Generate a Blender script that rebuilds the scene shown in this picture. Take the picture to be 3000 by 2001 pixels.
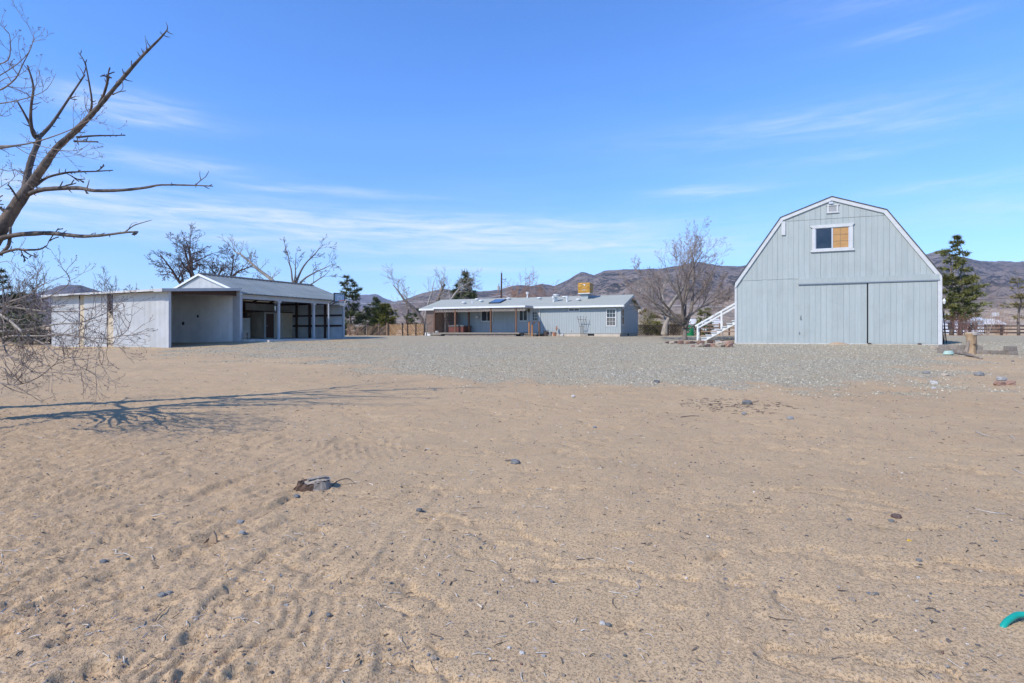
import bpy, math, random
import numpy as np
from mathutils import Vector, Matrix

for _o in list(bpy.data.objects):
    bpy.data.objects.remove(_o)
scene = bpy.context.scene
COL = scene.collection
R = math.radians

# ------------------------------------------------------------------ camera
EYE, FPX, CU, HV = 1.6, 1620.0, 1500.0, 975.0      # eye height, focal length in photo pixels, centre column, horizon row
cam_d = bpy.data.cameras.new('camera')
cam = bpy.data.objects.new('camera', cam_d)
COL.objects.link(cam)
cam.location = (0, 0, EYE)
cam.rotation_euler = (R(90), 0, 0)
cam_d.sensor_width = 36.0
cam_d.lens = 36.0 * FPX / 3000.0
cam_d.shift_y = -(1000.5 - HV) / 3000.0
cam_d.clip_start = 0.05
cam_d.clip_end = 30000
scene.camera = cam

# ------------------------------------------------------------------ light
SUN_EL, SUN_TRAVEL = R(42), R(38)                   # elevation; heading of the light over the ground, from +X towards +Y
SUN_DIR = Vector((math.cos(SUN_EL) * math.cos(SUN_TRAVEL), math.cos(SUN_EL) * math.sin(SUN_TRAVEL), -math.sin(SUN_EL)))
sun_d = bpy.data.lights.new('sun', 'SUN')
sun_d.energy = 4.0
sun_d.angle = R(0.53)
sun_d.color = (1.0, 0.935, 0.84)
sun = bpy.data.objects.new('sun', sun_d)
COL.objects.link(sun)
sun.rotation_euler = SUN_DIR.to_track_quat('-Z', 'Y').to_euler()
sun.location = (-30, -20, 40)


class NT:
    """small wrapper round a node tree"""
    def __init__(s, tree):
        s.t = tree; s.n = tree.nodes; s.l = tree.links
    def new(s, typ, **kw):
        n = s.n.new(typ)
        for k, v in kw.items(): setattr(n, k, v)
        return n
    def put(s, sock, v):
        if isinstance(v, bpy.types.NodeSocket): s.l.new(v, sock)
        else: sock.default_value = v
    def math(s, op, a, b=0.0, c=0.0, clamp=False):
        n = s.new('ShaderNodeMath', operation=op); n.use_clamp = clamp
        s.put(n.inputs[0], a); s.put(n.inputs[1], b); s.put(n.inputs[2], c)
        return n.outputs[0]
    def mix(s, f, a, b, blend='MIX'):
        n = s.new('ShaderNodeMix', data_type='RGBA', blend_type=blend); n.clamp_factor = True
        s.put(n.inputs[0], f); s.put(n.inputs[6], c4(a)); s.put(n.inputs[7], c4(b))
        return n.outputs[2]
    def ramp(s, f, stops):
        n = s.new('ShaderNodeMapRange'); n.clamp = True
        s.put(n.inputs[0], f); n.inputs[1].default_value = stops[0]; n.inputs[2].default_value = stops[1]
        n.inputs[3].default_value = stops[2] if len(stops) > 2 else 0.0
        n.inputs[4].default_value = stops[3] if len(stops) > 3 else 1.0
        return n.outputs[0]
    def noise(s, vec, scale, detail=3.0, rough=0.55, dist=0.0):
        n = s.new('ShaderNodeTexNoise'); s.put(n.inputs['Vector'], vec)
        n.inputs['Scale'].default_value = scale; n.inputs['Detail'].default_value = detail
        n.inputs['Roughness'].default_value = rough; n.inputs['Distortion'].default_value = dist
        return n.outputs[0]
    def voro(s, vec, scale, feature='F1', rand=1.0):
        n = s.new('ShaderNodeTexVoronoi', feature=feature); s.put(n.inputs['Vector'], vec)
        n.inputs['Scale'].default_value = scale; n.inputs['Randomness'].default_value = rand
        return n
    def mapping(s, vec, scale=(1, 1, 1), loc=(0, 0, 0), rot=(0, 0, 0)):
        n = s.new('ShaderNodeMapping'); s.put(n.inputs[0], vec)
        n.inputs[1].default_value = loc; n.inputs[2].default_value = rot; n.inputs[3].default_value = scale
        return n.outputs[0]


def c4(c):
    if isinstance(c, bpy.types.NodeSocket): return c
    return (c[0], c[1], c[2], 1.0) if len(c) == 3 else c


# ------------------------------------------------------------------ sky
world = bpy.data.worlds.new('World')
scene.world = world
world.use_nodes = True
wt = NT(world.node_tree)
wt.n.clear()
sky = wt.new('ShaderNodeTexSky')
sky.sky_type = 'NISHITA'
sky.sun_disc = False
sky.sun_elevation = SUN_EL
sky.sun_rotation = math.atan2(-SUN_DIR.x, -SUN_DIR.y)
sky.altitude = 2000
sky.air_density = 1.0
sky.dust_density = 0.06
sky.ozone_density = 3.0
hs = wt.new('ShaderNodeHueSaturation')
hs.inputs['Saturation'].default_value = 1.05
hs.inputs['Value'].default_value = 0.99
tc = wt.new('ShaderNodeTexCoord')
sx = wt.new('ShaderNodeSeparateXYZ')
wt.l.new(tc.outputs['Generated'], sx.inputs[0])
tint = wt.mix(wt.ramp(sx.outputs[2], (0.0, 0.36)), (0.86, 0.95, 1.06), (0.92, 1.24, 1.66))
skyt = wt.mix(1.0, sky.outputs[0], tint, 'MULTIPLY')
wt.l.new(skyt, hs.inputs['Color'])
az = wt.math('DIVIDE', sx.outputs[0], wt.math('MAXIMUM', sx.outputs[1], 0.05))
hyp = wt.math('SQRT', wt.math('ADD', wt.math('MULTIPLY', sx.outputs[0], sx.outputs[0]), wt.math('MULTIPLY', sx.outputs[1], sx.outputs[1])))
el = wt.math('DIVIDE', sx.outputs[2], wt.math('MAXIMUM', hyp, 0.05))
# thin cirrus on a high flat layer, stretched east-west
up = wt.math('ADD', wt.math('MAXIMUM', sx.outputs[2], 0.0), 0.10)
cv = wt.new('ShaderNodeCombineXYZ')
wt.l.new(wt.math('DIVIDE', sx.outputs[0], up), cv.inputs[0])
wt.l.new(wt.math('DIVIDE', sx.outputs[1], up), cv.inputs[1])
cmap = wt.mapping(cv.outputs[0], scale=(0.42, 1.5, 1.0), rot=(0, 0, R(7)))
cirrus = wt.noise(cmap, 1.25, 7.0, 0.56, 0.35)
veil = wt.ramp(wt.noise(cmap, 0.42, 3.0, 0.5, 0.2), (0.40, 0.66))
cl = wt.math('MULTIPLY', wt.ramp(cirrus, (0.46, 0.78)), veil)
low = wt.ramp(sx.outputs[2], (0.62, 0.14, 0.12, 1.0))
cl = wt.math('MULTIPLY', cl, low)
# the separate wisps of cloud: compass tangent, elevation tangent, half width, half height, strength
streaks = [(-0.70, 0.333, 0.13, 0.019, .95), (-0.66, 0.262, 0.17, 0.010, .9), (-0.42, 0.240, 0.10, 0.006, .75), (-0.62, 0.190, 0.36, 0.022, .95), (-0.25, 0.185, 0.42, 0.020, .6), (-0.88, 0.185, 0.12, 0.03, .6),
           (-0.235, 0.243, 0.10, 0.006, .55), (0.36, 0.240, 0.10, 0.009, .95), (-0.02, 0.178, 0.36, 0.022, .95), (-0.09, 0.112, 0.19, 0.006, .95),
           (-0.10, 0.138, 0.2, 0.006, .4), (0.10, 0.155, 0.3, 0.008, .55), (0.55, 0.335, 0.30, 0.022, .45), (0.78, 0.305, 0.2, 0.010, .35), (0.78, 0.505, 0.22, 0.020, .40), (0.80, 0.56, 0.26, 0.026, .36),
           (0.72, 0.445, 0.13, 0.009, .4), (0.86, 0.17, 0.2, 0.014, .5), (0.60, 0.275, 0.15, 0.007, .35), (0.26, 0.15, 0.2, 0.010, .5), (-0.55, 0.15, 0.4, 0.012, .6), (0.25, 0.13, 0.30, 0.008, .5), (0.8, 0.21, 0.2, 0.008, .45)]
wn = wt.new('ShaderNodeCombineXYZ')
wt.l.new(wt.math('MULTIPLY', az, 5.0), wn.inputs[0]); wt.l.new(wt.math('MULTIPLY', el, 34.0), wn.inputs[1])
warp = wt.noise(wn.outputs[0], 0.8, 3.0, 0.6)
wisp = wt.ramp(wt.noise(wt.mapping(wn.outputs[0], scale=(1.0, 1.7, 1.0), rot=(0, 0, R(4))), 1.4, 7.0, 0.66, 0.5), (0.28, 0.70))
elw = wt.math('ADD', el, wt.math('MULTIPLY', wt.math('SUBTRACT', warp, 0.5), 0.030))
azw = wt.math('ADD', az, wt.math('MULTIPLY', wt.math('SUBTRACT', warp, 0.5), -0.10))
tot = None
for (a0, e0, wa, he, st) in streaks:
    da = wt.math('DIVIDE', wt.math('SUBTRACT', azw, a0), wa)
    de = wt.math('DIVIDE', wt.math('SUBTRACT', elw, e0), he * 1.2)
    q = wt.math('ADD', wt.math('MULTIPLY', da, da), wt.math('MULTIPLY', de, de))
    g = wt.math('MULTIPLY', wt.math('POWER', 2.718, wt.math('MULTIPLY', q, -0.9)), st)
    tot = g if tot is None else wt.math('ADD', tot, g)
fore = wt.ramp(sx.outputs[1], (0.0, 0.25))
tot = wt.math('MULTIPLY', wt.math('MULTIPLY', tot, wisp), fore)
cov = wt.math('ADD', wt.math('MULTIPLY', cl, 0.20), wt.math('MULTIPLY', tot, 0.78), clamp=True)
skyc = wt.mix(wt.math('MULTIPLY', cov, 0.80), hs.outputs[0], (4.9, 5.3, 5.7))
bg = wt.new('ShaderNodeBackground')
wt.l.new(skyc, bg.inputs[0])
bg.inputs[1].default_value = 0.15
wo = wt.new('ShaderNodeOutputWorld')
wt.l.new(bg.outputs[0], wo.inputs[0])

vs = scene.view_settings
vs.view_transform = 'Standard'
vs.look = 'None'
vs.exposure = 0.40
vs.gamma = 1.0
vs.use_curve_mapping = False
scene.cycles.max_bounces = 6
scene.cycles.diffuse_bounces = 5
scene.cycles.volume_bounces = 0

rng = random.Random(11)
nrng = np.random.default_rng(5)


# ------------------------------------------------------------------ numpy noise
def _hash(ix, iy, seed):
    h = (ix.astype(np.int64) * 374761393 + iy.astype(np.int64) * 668265263 + seed * 974711) & 0xffffffff
    h = ((h ^ (h >> 13)) * 1274126177) & 0xffffffff
    return ((h ^ (h >> 16)) & 0xffff) / 65535.0


def perlin(x, y, seed=0):
    ix = np.floor(x); iy = np.floor(y)
    fx = x - ix; fy = y - iy
    u = fx * fx * fx * (fx * (fx * 6 - 15) + 10); v = fy * fy * fy * (fy * (fy * 6 - 15) + 10)
    def g(dx, dy):
        a = _hash(ix + dx, iy + dy, seed) * 2 * np.pi
        return np.cos(a) * (fx - dx) + np.sin(a) * (fy - dy)
    n0 = g(0, 0) * (1 - u) + g(1, 0) * u
    n1 = g(0, 1) * (1 - u) + g(1, 1) * u
    return (n0 * (1 - v) + n1 * v) * 1.5


def fbm(x, y, seed=0, octv=4, gain=0.5):
    s = 0; a = 1.0
    for k in range(octv):
        s = s + a * perlin(x * 2 ** k + 17.3 * k, y * 2 ** k - 9.1 * k, seed + k); a *= gain
    return s


def sstep(x, a, b):
    t = np.clip((x - a) / (b - a), 0, 1)
    return t * t * (3 - 2 * t)


# ------------------------------------------------------------------ the lie of the land
BUMPS = [(-15.0, 32.2, 3.0, .17), (-12.3, 36.0, 3.0, .06), (-26.5, 32.5, 5.0, -.17), (14.2, 35.3, 4.2, -.145), (19.2, 33.2, 3.0, -.05), (24.1, 31.0, 2.5, -.015), (13.0, 39.0, 3.0, -.03)]


def ground_z(x, y):
    x = np.asarray(x, float); y = np.asarray(y, float)
    t = 0.03 * y
    k = .04; thr = 1.33
    z = t - np.log1p(np.exp(np.clip((t - thr) / k, -40, 40))) * k
    for bx, by, r, d in BUMPS:
        z = z + d * np.exp(-((x - bx) ** 2 + (y - by) ** 2) / (r * r))
    return z


def gz(x, y): return float(ground_z(x, y))


def spot(u, v):
    """the place on the ground that the photograph shows at column u, row v"""
    d = 10.0
    X = (u - CU) / FPX
    lo, hi = 0.5, 400.0
    for _ in range(50):
        d = 0.5 * (lo + hi)
        vv = HV + (EYE - gz(X * d, d)) * FPX / d
        if vv > v: lo = d
        else: hi = d
    return Vector((X * d, d, gz(X * d, d)))


def at(u, v, d):
    """a point d metres ahead of the camera"""
    return Vector(((u - CU) / FPX * d, d, EYE + (HV - v) / FPX * d))


# ------------------------------------------------------------------ mesh helpers
class MB:
    def __init__(s): s.v = []; s.f = []
    def box(s, x0, x1, y0, y1, z0, z1, M=None):
        b = len(s.v)
        p = [(x0, y0, z0), (x1, y0, z0), (x1, y1, z0), (x0, y1, z0), (x0, y0, z1), (x1, y0, z1), (x1, y1, z1), (x0, y1, z1)]
        if M is not None: p = [tuple(M @ Vector(q)) for q in p]
        s.v += p
        s.f += [(b, b + 3, b + 2, b + 1), (b + 4, b + 5, b + 6, b + 7), (b, b + 1, b + 5, b + 4), (b + 1, b + 2, b + 6, b + 5), (b + 2, b + 3, b + 7, b + 6), (b + 3, b, b + 4, b + 7)]
        return s
    def prism(s, poly, a, c, axis='y'):
        """poly in the two other axes, extruded from a to c"""
        b = len(s.v); n = len(poly)
        for w in (a, c):
            for (p, q) in poly:
                s.v.append((p, w, q) if axis == 'y' else ((w, p, q) if axis == 'x' else (p, q, w)))
        ring = list(range(n))
        s.f.append(tuple(b + i for i in ring)); s.f.append(tuple(b + n + i for i in reversed(ring)))
        for i in ring:
            j = (i + 1) % n
            s.f.append((b + i, b + n + i, b + n + j, b + j))
        return s
    def beam(s, p, q, w, h, up=(0, 0, 1)):
        p = Vector(p); q = Vector(q); d = (q - p); L = d.length; d.normalize()
        side = d.cross(Vector(up))
        if side.length < 1e-4: side = d.cross(Vector((1, 0, 0)))
        side.normalize(); u = side.cross(d)
        M = Matrix((d, side, u)).transposed().to_4x4(); M.translation = p
        return s.box(0, L, -w / 2, w / 2, -h / 2, h / 2, M)
    def tube(s, pts, rad, n=5, cap=True):
        m = len(pts)
        b = len(s.v)
        px = None
        for i in range(m):
            p = pts[i]
            d = (pts[min(i + 1, m - 1)] - pts[max(i - 1, 0)])
            if d.length < 1e-9: d = Vector((0, 0, 1))
            d = d.normalized()
            if px is None:
                px = d.cross(Vector((0.31, 0.17, 0.93)))
                if px.length < 1e-3: px = d.cross(Vector((1, 0, 0)))
            else:
                px = px - d * px.dot(d)
            px = px.normalized(); py = d.cross(px)
            r = rad[i]
            for k in range(n):
                a = 2 * math.pi * k / n
                ca, sa = math.cos(a) * r, math.sin(a) * r
                s.v.append((p.x + px.x * ca + py.x * sa, p.y + px.y * ca + py.y * sa, p.z + px.z * ca + py.z * sa))
        for i in range(m - 1):
            for k in range(n):
                k2 = (k + 1) % n
                s.f.append((b + i * n + k, b + i * n + k2, b + (i + 1) * n + k2, b + (i + 1) * n + k))
        if cap:
            s.f.append(tuple(b + k for k in reversed(range(n)))); s.f.append(tuple(b + (m - 1) * n + k for k in range(n)))
        return s
    def lathe(s, prof, n=16, c=(0, 0, 0)):
        b = len(s.v)
        for (r, z) in prof:
            for k in range(n):
                a = 2 * math.pi * k / n
                s.v.append((c[0] + r * math.cos(a), c[1] + r * math.sin(a), c[2] + z))
        for i in range(len(prof) - 1):
            for k in range(n):
                k2 = (k + 1) % n
                s.f.append((b + i * n + k, b + i * n + k2, b + (i + 1) * n + k2, b + (i + 1) * n + k))
        s.f.append(tuple(b + k for k in reversed(range(n)))); s.f.append(tuple(b + (len(prof) - 1) * n + k for k in range(n)))
        return s
    def poly(s, pts):
        b = len(s.v); s.v += [tuple(p) for p in pts]; s.f.append(tuple(range(b, b + len(pts)))); return s
    def mesh(s, name, mat, smooth=False):
        me = bpy.data.meshes.new(name)
        me.from_pydata(s.v, [], s.f)
        if mat: me.materials.append(mat)
        if smooth: me.polygons.foreach_set('use_smooth', [True] * len(me.polygons))
        me.update()
        return me


def tag(o, label=None, cat=None, group=None, kind=None):
    if label: o['label'] = label
    if cat: o['category'] = cat
    if group: o['group'] = group
    if kind: o['kind'] = kind
    return o


def thing(name, label, cat, loc=(0, 0, 0), rotz=0.0, group=None):
    o = bpy.data.objects.new(name, None)
    COL.objects.link(o)
    o.location = loc; o.rotation_euler = (0, 0, rotz)
    return tag(o, label, cat, group)


def part(name, mb, mat, parent=None, smooth=False, kind=None, label=None, loc=None):
    me = mb.mesh(name, mat, smooth) if isinstance(mb, MB) else mb
    o = bpy.data.objects.new(name, me)
    COL.objects.link(o)
    if parent is not None: o.parent = parent
    if loc is not None: o.location = loc
    if kind: o['kind'] = kind
    if label: o['label'] = label
    return o


def copy_tree(o, parent=None):
    c = o.copy(); COL.objects.link(c)
    c.parent = parent
    for ch in list(o.children): copy_tree(ch, c)
    return c


def np_mesh(name, verts, faces, mat, smooth=True):
    """faces: (n,3) or (n,4) index array"""
    me = bpy.data.meshes.new(name)
    nv, nf, k = len(verts), len(faces), faces.shape[1]
    me.vertices.add(nv); me.vertices.foreach_set('co', np.ascontiguousarray(verts, dtype=np.float32).ravel())
    me.loops.add(nf * k); me.loops.foreach_set('vertex_index', np.ascontiguousarray(faces, dtype=np.int32).ravel())
    me.polygons.add(nf); me.polygons.foreach_set('loop_start', np.arange(0, nf * k, k, dtype=np.int32))
    me.polygons.foreach_set('loop_total', np.full(nf, k, dtype=np.int32))
    me.update(calc_edges=True)
    me.polygons.foreach_set('use_smooth', np.full(nf, smooth))
    if mat: me.materials.append(mat)
    return me


# ------------------------------------------------------------------ materials
MATS = {}


def mat(name, c1, c2=None, scale=4.0, rough=0.75, bump=0.0, bscale=40.0, stretch=(1, 1, 1), metal=0.0, spec=0.35, var=0.0, rng_=(0.35, 0.65), c3=None, s3=1.0, f3=0.5, trans=0.0, det=4.0):
    m = bpy.data.materials.new(name); m.use_nodes = True
    t = NT(m.node_tree); b = t.n['Principled BSDF']
    co = t.new('ShaderNodeTexCoord').outputs['Object']
    v = t.mapping(co, scale=stretch)
    col = c4(c1)
    if c2 is not None:
        col = t.mix(t.ramp(t.noise(v, scale, det), rng_), c1, c2)
    if c3 is not None:
        col = t.mix(t.math('MULTIPLY', t.ramp(t.noise(co, s3, 5.0, 0.65), (0.5, 0.7)), f3), col, c3)
    if var > 0:
        oi = t.new('ShaderNodeObjectInfo')
        val = t.ramp(oi.outputs['Random'], (0, 1, 1 - var, 1 + var))
        h = t.new('ShaderNodeHueSaturation'); t.put(h.inputs['Color'], col); t.put(h.inputs['Value'], val)
        col = h.outputs[0]
    t.put(b.inputs['Base Color'], col)
    b.inputs['Roughness'].default_value = rough; b.inputs['Metallic'].default_value = metal
    b.inputs['Specular IOR Level'].default_value = spec
    if bump > 0:
        bn = t.new('ShaderNodeBump'); bn.inputs['Strength'].default_value = bump; bn.inputs['Distance'].default_value = 0.02
        t.put(bn.inputs['Height'], t.noise(v, bscale, 3.0)); t.l.new(bn.outputs[0], b.inputs['Normal'])
    MATS[name] = m
    return m


m_barn = mat('barn_paint', (.318, .355, .342), (.350, .386, .372), 1.1, .62, .12, 55, (6, 6, .5), var=.035, c3=(.29, .322, .308), s3=.8, f3=.6)
m_trim = mat('white_trim_paint', (.52, .53, .52), (.46, .47, .465), 3.0, .55, .08, 60, (1, 1, 1), c3=(.5, .48, .45), s3=6, f3=.25)
m_fascia = mat('weathered_white_board', (.50, .50, .49), (.40, .395, .38), 5, .7, .15, 60, c3=(.27, .22, .17), s3=5, f3=.7)
m_shingle = mat('dark_shingle', (.055, .055, .06), (.09, .088, .09), 14, .9, .4, 60)
m_concrete = mat('concrete', (.52, .505, .46), (.43, .415, .38), 3, .9, .25, 60, c3=(.25, .23, .2), s3=2, f3=.4)
m_block = mat('concrete_block', (.275, .235, .195), (.20, .17, .14), 9, .95, .35, 70, var=.22)
m_steel = mat('grey_steel', (.30, .31, .32), None, rough=.45, metal=.8)
m_dark = mat('void_shade', (.012, .012, .013), None, rough=.9)  # near-black standing in for shade inside gaps, hollows and vents
m_plywood = mat('plywood', (.45, .255, .10), (.37, .205, .08), 2.2, .7, .1, 50, (1, 1, 5), c3=(.36, .19, .06), s3=3, f3=.5)
m_mint = mat('grille_bar', (.20, .15, .09), None, rough=.5)
m_glass = mat('window_glass', (.012, .02, .032), (.03, .04, .055), 1.2, .07, spec=.5)
m_glass2 = mat('dark_glass', (.015, .015, .014), (.035, .033, .028), 2.5, .12, spec=.4)
m_screen = mat('insect_screen', (.10, .098, .09), (.13, .125, .115), 3, .6)
m_alum = mat('aluminium_frame', (.52, .53, .55), None, rough=.4, metal=.3)
m_shedwall = mat('white_corrugated_steel', (.53, .53, .515), (.47, .47, .46), 1.2, .42, 0, spec=.45, c3=(.42, .40, .365), s3=.9, f3=.55, var=.05)
m_shedroof = mat('galvanised_roof', (.215, .245, .25), (.17, .20, .205), 1.4, .5, metal=.15, spec=.5, stretch=(1, .2, 1), c3=(.27, .295, .295), s3=.6, f3=.6, var=.07)
m_shedin = mat('galvanised_wall', (.66, .68, .69), (.52, .55, .57), 2.0, .5, c3=(.72, .71, .69), s3=.8, f3=.6, var=.06)
m_tan = mat('tan_panel', (.49, .41, .29), (.40, .33, .23), 3, .8, .15, 40, (6, 6, .6), c3=(.55, .5, .42), s3=2.5, f3=.5)
m_postw = mat('white_post_paint', (.45, .45, .45), (.39, .395, .40), 2, .55, .05, 40)
m_brownwood = mat('brown_timber', (.085, .042, .03), (.055, .028, .02), 4, .8, .1, 40, (5, 5, 1))
m_roomply = mat('room_panel', (.64, .52, .38), (.54, .44, .32), 1.5, .8, c3=(.70, .60, .47), s3=1.4, f3=.6)
m_door = mat('brown_door', (.10, .052, .035), (.08, .04, .028), 5, .5)
m_house = mat('house_paint', (.305, .338, .338), (.328, .362, .362), 1.0, .62, .06, 50, (5, 5, .6), var=.012)
m_houseroof = mat('pale_roof_shingle', (.335, .348, .305), (.30, .312, .275), 1.6, .9, .15, 50, (.4, 3, 3), c3=(.36, .37, .37), s3=.8, f3=.35)
m_found = mat('foundation_board', (.50, .44, .36), (.42, .36, .29), 2, .9, .1)
m_white = mat('bright_white', (.68, .69, .68), (.62, .63, .62), 3, .5)
m_redwood = mat('red_brown_post', (.150, .075, .042), (.10, .052, .032), 3, .7, .1, 40, (5, 5, .8), var=.2)
m_deck = mat('weathered_deck', (.27, .235, .19), (.20, .17, .135), 3, .85, .15, 40, (1, 6, 6), var=.15)
m_lattice = mat('brown_lattice', (.175, .112, .082), (.12, .078, .058), 5, .85)
m_fringe = mat('grey_lattice', (.34, .29, .25), (.22, .18, .16), 6, .85)
m_orange = mat('orange_slats', (.44, .285, .155), (.36, .22, .115), 2.5, .75, .1, 40, var=.18)
m_railpost = mat('stained_rail_post', (.36, .175, .075), (.25, .115, .05), 3, .75, .1, 40)
m_shedfill = mat('fill_lit_steel', (.78, .78, .77), (.70, .70, .69), 1.5, .5, var=.04)  # wall steel copied in a lighter colour, standing in for fill light under cover
m_oldslat = mat('old_brown_slats', (.27, .19, .125), (.19, .13, .09), 2.5, .85, .1, 40, var=.25)
m_darklat = mat('dark_lattice', (.050, .038, .030), (.03, .023, .019), 4, .9)
m_cover = mat('ochre_tarp', (.44, .235, .035), (.36, .185, .025), 6, .55, .5, 9, c3=(.25, .12, .02), s3=5, f3=.7)
m_tub = mat('tub_cabinet', (.16, .05, .035), (.12, .04, .03), 4, .6)
m_tubtop = mat('tub_cover', (.10, .10, .095), (.13, .125, .12), 4, .6)
m_black = mat('black_metal', (.02, .02, .024), None, rough=.5)
m_iron = mat('rusty_iron', (.06, .05, .05), (.09, .06, .045), 12, .7)
m_green = mat('green_plastic', (.006, .20, .075), (.005, .16, .06), 3, .4)
m_teal = mat('teal_hose_rubber', (.010, .30, .235), (.008, .25, .20), 8, .42)
m_minthose = mat('mint_hose', (.40, .53, .46), (.33, .46, .39), 8, .5)
m_bark = mat('grey_bark', (.20, .165, .14), (.10, .082, .07), 7, .95, .6, 26, (5, 5, .8), c3=(.26, .21, .17), s3=5, f3=.5)
m_barkdead = mat('dead_bark', (.155, .130, .112), (.060, .050, .045), 4, .9, .9, 24, (4, 4, .5), c3=(.25, .185, .14), s3=3.0, f3=.6)
m_twigdark = mat('dark_twig', (.12, .088, .078), (.085, .062, .055), 6, .9)
m_twigpale = mat('pale_twig', (.36, .325, .285), (.22, .195, .172), 6, .85)
m_twigleft = mat('brown_grey_twig', (.29, .245, .21), (.15, .122, .102), 6, .9)
m_twigmid = mat('mid_twig', (.38, .315, .265), (.24, .19, .16), 6, .9)
m_twigred = mat('red_twig', (.20, .105, .085), (.15, .085, .07), 6, .9)
m_twigrust = mat('rust_twig', (.33, .20, .13), (.25, .15, .105), 6, .9)
m_bud = mat('dark_red_bud', (.15, .085, .085), (.11, .06, .06), 20, .8)
m_palebark = mat('pale_bark', (.36, .32, .27), (.20, .175, .15), 4, .9, .4, 22, (3, 3, .6))
m_pine = mat('pine_needle', (.095, .112, .034), (.205, .195, .055), 1.1, .75, spec=.25, rng_=(.35, .7))
m_pinedark = mat('dark_pine_needle', (.055, .075, .036), (.115, .125, .050), 1.3, .75, spec=.25)
m_olive = mat('olive_needle', (.125, .135, .028), (.19, .175, .04), 1.5, .75, spec=.25)
m_larch = mat('sparse_needle', (.16, .145, .055), (.23, .19, .085), 1.5, .8, spec=.2)
m_brush = mat('dry_brush', (.21, .17, .09), (.13, .11, .06), 2, .9)
m_redrock = mat('reddish_rock', (.34, .205, .15), (.24, .15, .115), 5, .9, .5, 14, var=.25)
m_tanrock = mat('tan_rock', (.40, .33, .25), (.30, .245, .19), 5, .9, .5, 14, var=.2)
m_darkrock = mat('dark_brown_rock', (.13, .085, .07), (.09, .065, .06), 5, .9, .5, 14, var=.2)
m_greyrock = mat('grey_rock', (.29, .285, .27), (.21, .208, .20), 9, .85, .4, 18, var=.25)
m_slate = mat('blue_grey_stone', (.17, .172, .17), (.12, .122, .122), 12, .75, .3, 20, var=.3)
m_palerock = mat('pale_stone', (.48, .46, .43), (.38, .36, .33), 9, .85, .3, 18, var=.15)
m_stickpale = mat('bleached_stick', (.56, .52, .46), (.42, .38, .33), 25, .8)
m_stickdark = mat('dark_stick', (.12, .095, .078), (.08, .062, .05), 25, .9)
m_sticktan = mat('tan_stick', (.42, .30, .19), (.32, .22, .14), 25, .9)
m_stumptop = mat('bleached_wood', (.37, .315, .255), (.20, .165, .135), 6, .85, .5, 30, (9, 2, 2))
m_stumpside = mat('broken_brown_wood', (.125, .075, .05), (.06, .036, .025), 7, .85, .7, 22, (2, 2, 4))
m_logyellow = mat('bare_yellow_wood', (.38, .27, .16), (.25, .165, .095), 3.5, .85, .6, 20, (3, 3, .6), c3=(.16, .095, .055), s3=4, f3=.85)
m_logtop = mat('grey_log_end', (.40, .36, .31), (.30, .27, .23), 7, .9, .4, 24)
m_driftwood = mat('driftwood', (.30, .25, .205), (.15, .122, .10), 3, .9, .6, 18, (6, 6, 1))
m_fencedark = mat('dark_rail', (.12, .078, .062), (.085, .055, .045), 4, .9, var=.15)
m_farwhite = mat('far_white_wall', (.66, .68, .70), (.60, .62, .65), 1, .6)
m_farroof = mat('far_pale_roof', (.55, .60, .64), (.48, .53, .58), .6, .5)
m_wire = mat('pale_wire', (.55, .55, .55), None, rough=.5)
m_pole = mat('pole_wood', (.085, .055, .042), (.06, .04, .032), 3, .9)
m_terra = mat('terracotta', (.35, .15, .09), None, rough=.8)
m_mound = mat('sand_pile', (.40, .29, .19), (.34, .245, .16), 6, .95, .5, 60)


def m_attr(name, rough=.85):
    """a stony material that reads each stone's own colour from the mesh"""
    m = bpy.data.materials.new(name); m.use_nodes = True
    t = NT(m.node_tree); b = t.n['Principled BSDF']
    a = t.new('ShaderNodeAttribute'); a.attribute_name = 'stone_colour'
    t.l.new(a.outputs['Color'], b.inputs['Base Color']); b.inputs['Roughness'].default_value = rough
    b.inputs['Specular IOR Level'].default_value = .3
    return m


m_pebble = m_attr('pebble_mix')

# ================================================================== GROUND
def poly_sd(x, y, P):
    """signed distance to a polygon, positive inside"""
    inside = np.zeros(x.shape, bool); dist = np.full(x.shape, 1e9)
    n = len(P)
    for i in range(n):
        ax, ay = P[i]; bx, by = P[(i + 1) % n]
        c = ((ay > y) != (by > y)) & (x < (bx - ax) * (y - ay) / ((by - ay) if abs(by - ay) > 1e-9 else 1e-9) + ax)
        inside ^= c
        ex, ey = bx - ax, by - ay
        t = np.clip(((x - ax) * ex + (y - ay) * ey) / (ex * ex + ey * ey), 0, 1)
        dist = np.minimum(dist, np.hypot(x - ax - t * ex, y - ay - t * ey))
    return np.where(inside, dist, -dist)


_edge = [(520, 1022), (600, 1034), (720, 1044), (900, 1054), (1010, 1064), (1100, 1084), (1300, 1098), (1600, 1108), (2000, 1120), (2350, 1126), (2620, 1120), (2720, 1098), (2745, 1066), (2735, 1043), (2990, 1042), (3400, 1044)]
GRAVEL = [tuple(spot(u, v)[:2]) for u, v in _edge] + [(70, 30), (70, 48), (22, 50), (9.5, 44.6), (-9.0, 51.5), (-14, 44), (-11, 36), (-15, 29.5), (-20, 28)]


def gravel_mask(x, y, wide=False):
    sd = poly_sd(x, y, GRAVEL)
    n = fbm(x * .55, y * .55, 3, 4) * .9 + fbm(x * 3.1, y * 3.1, 9, 2) * .35
    w = 0.55 + 0.035 * y
    if wide: return sstep(sd + n * 2.3, -5.0, 2.5)
    thin = .55 * sstep(-x, -1.0, 9.0) * sstep(fbm(x * .22, y * .5, 13, 3), -.35, .35) * sstep(-y, -40, -33)
    return sstep(sd + n * 2.3, -w * 2.3, w * 1.7) * (1 - thin)


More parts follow.
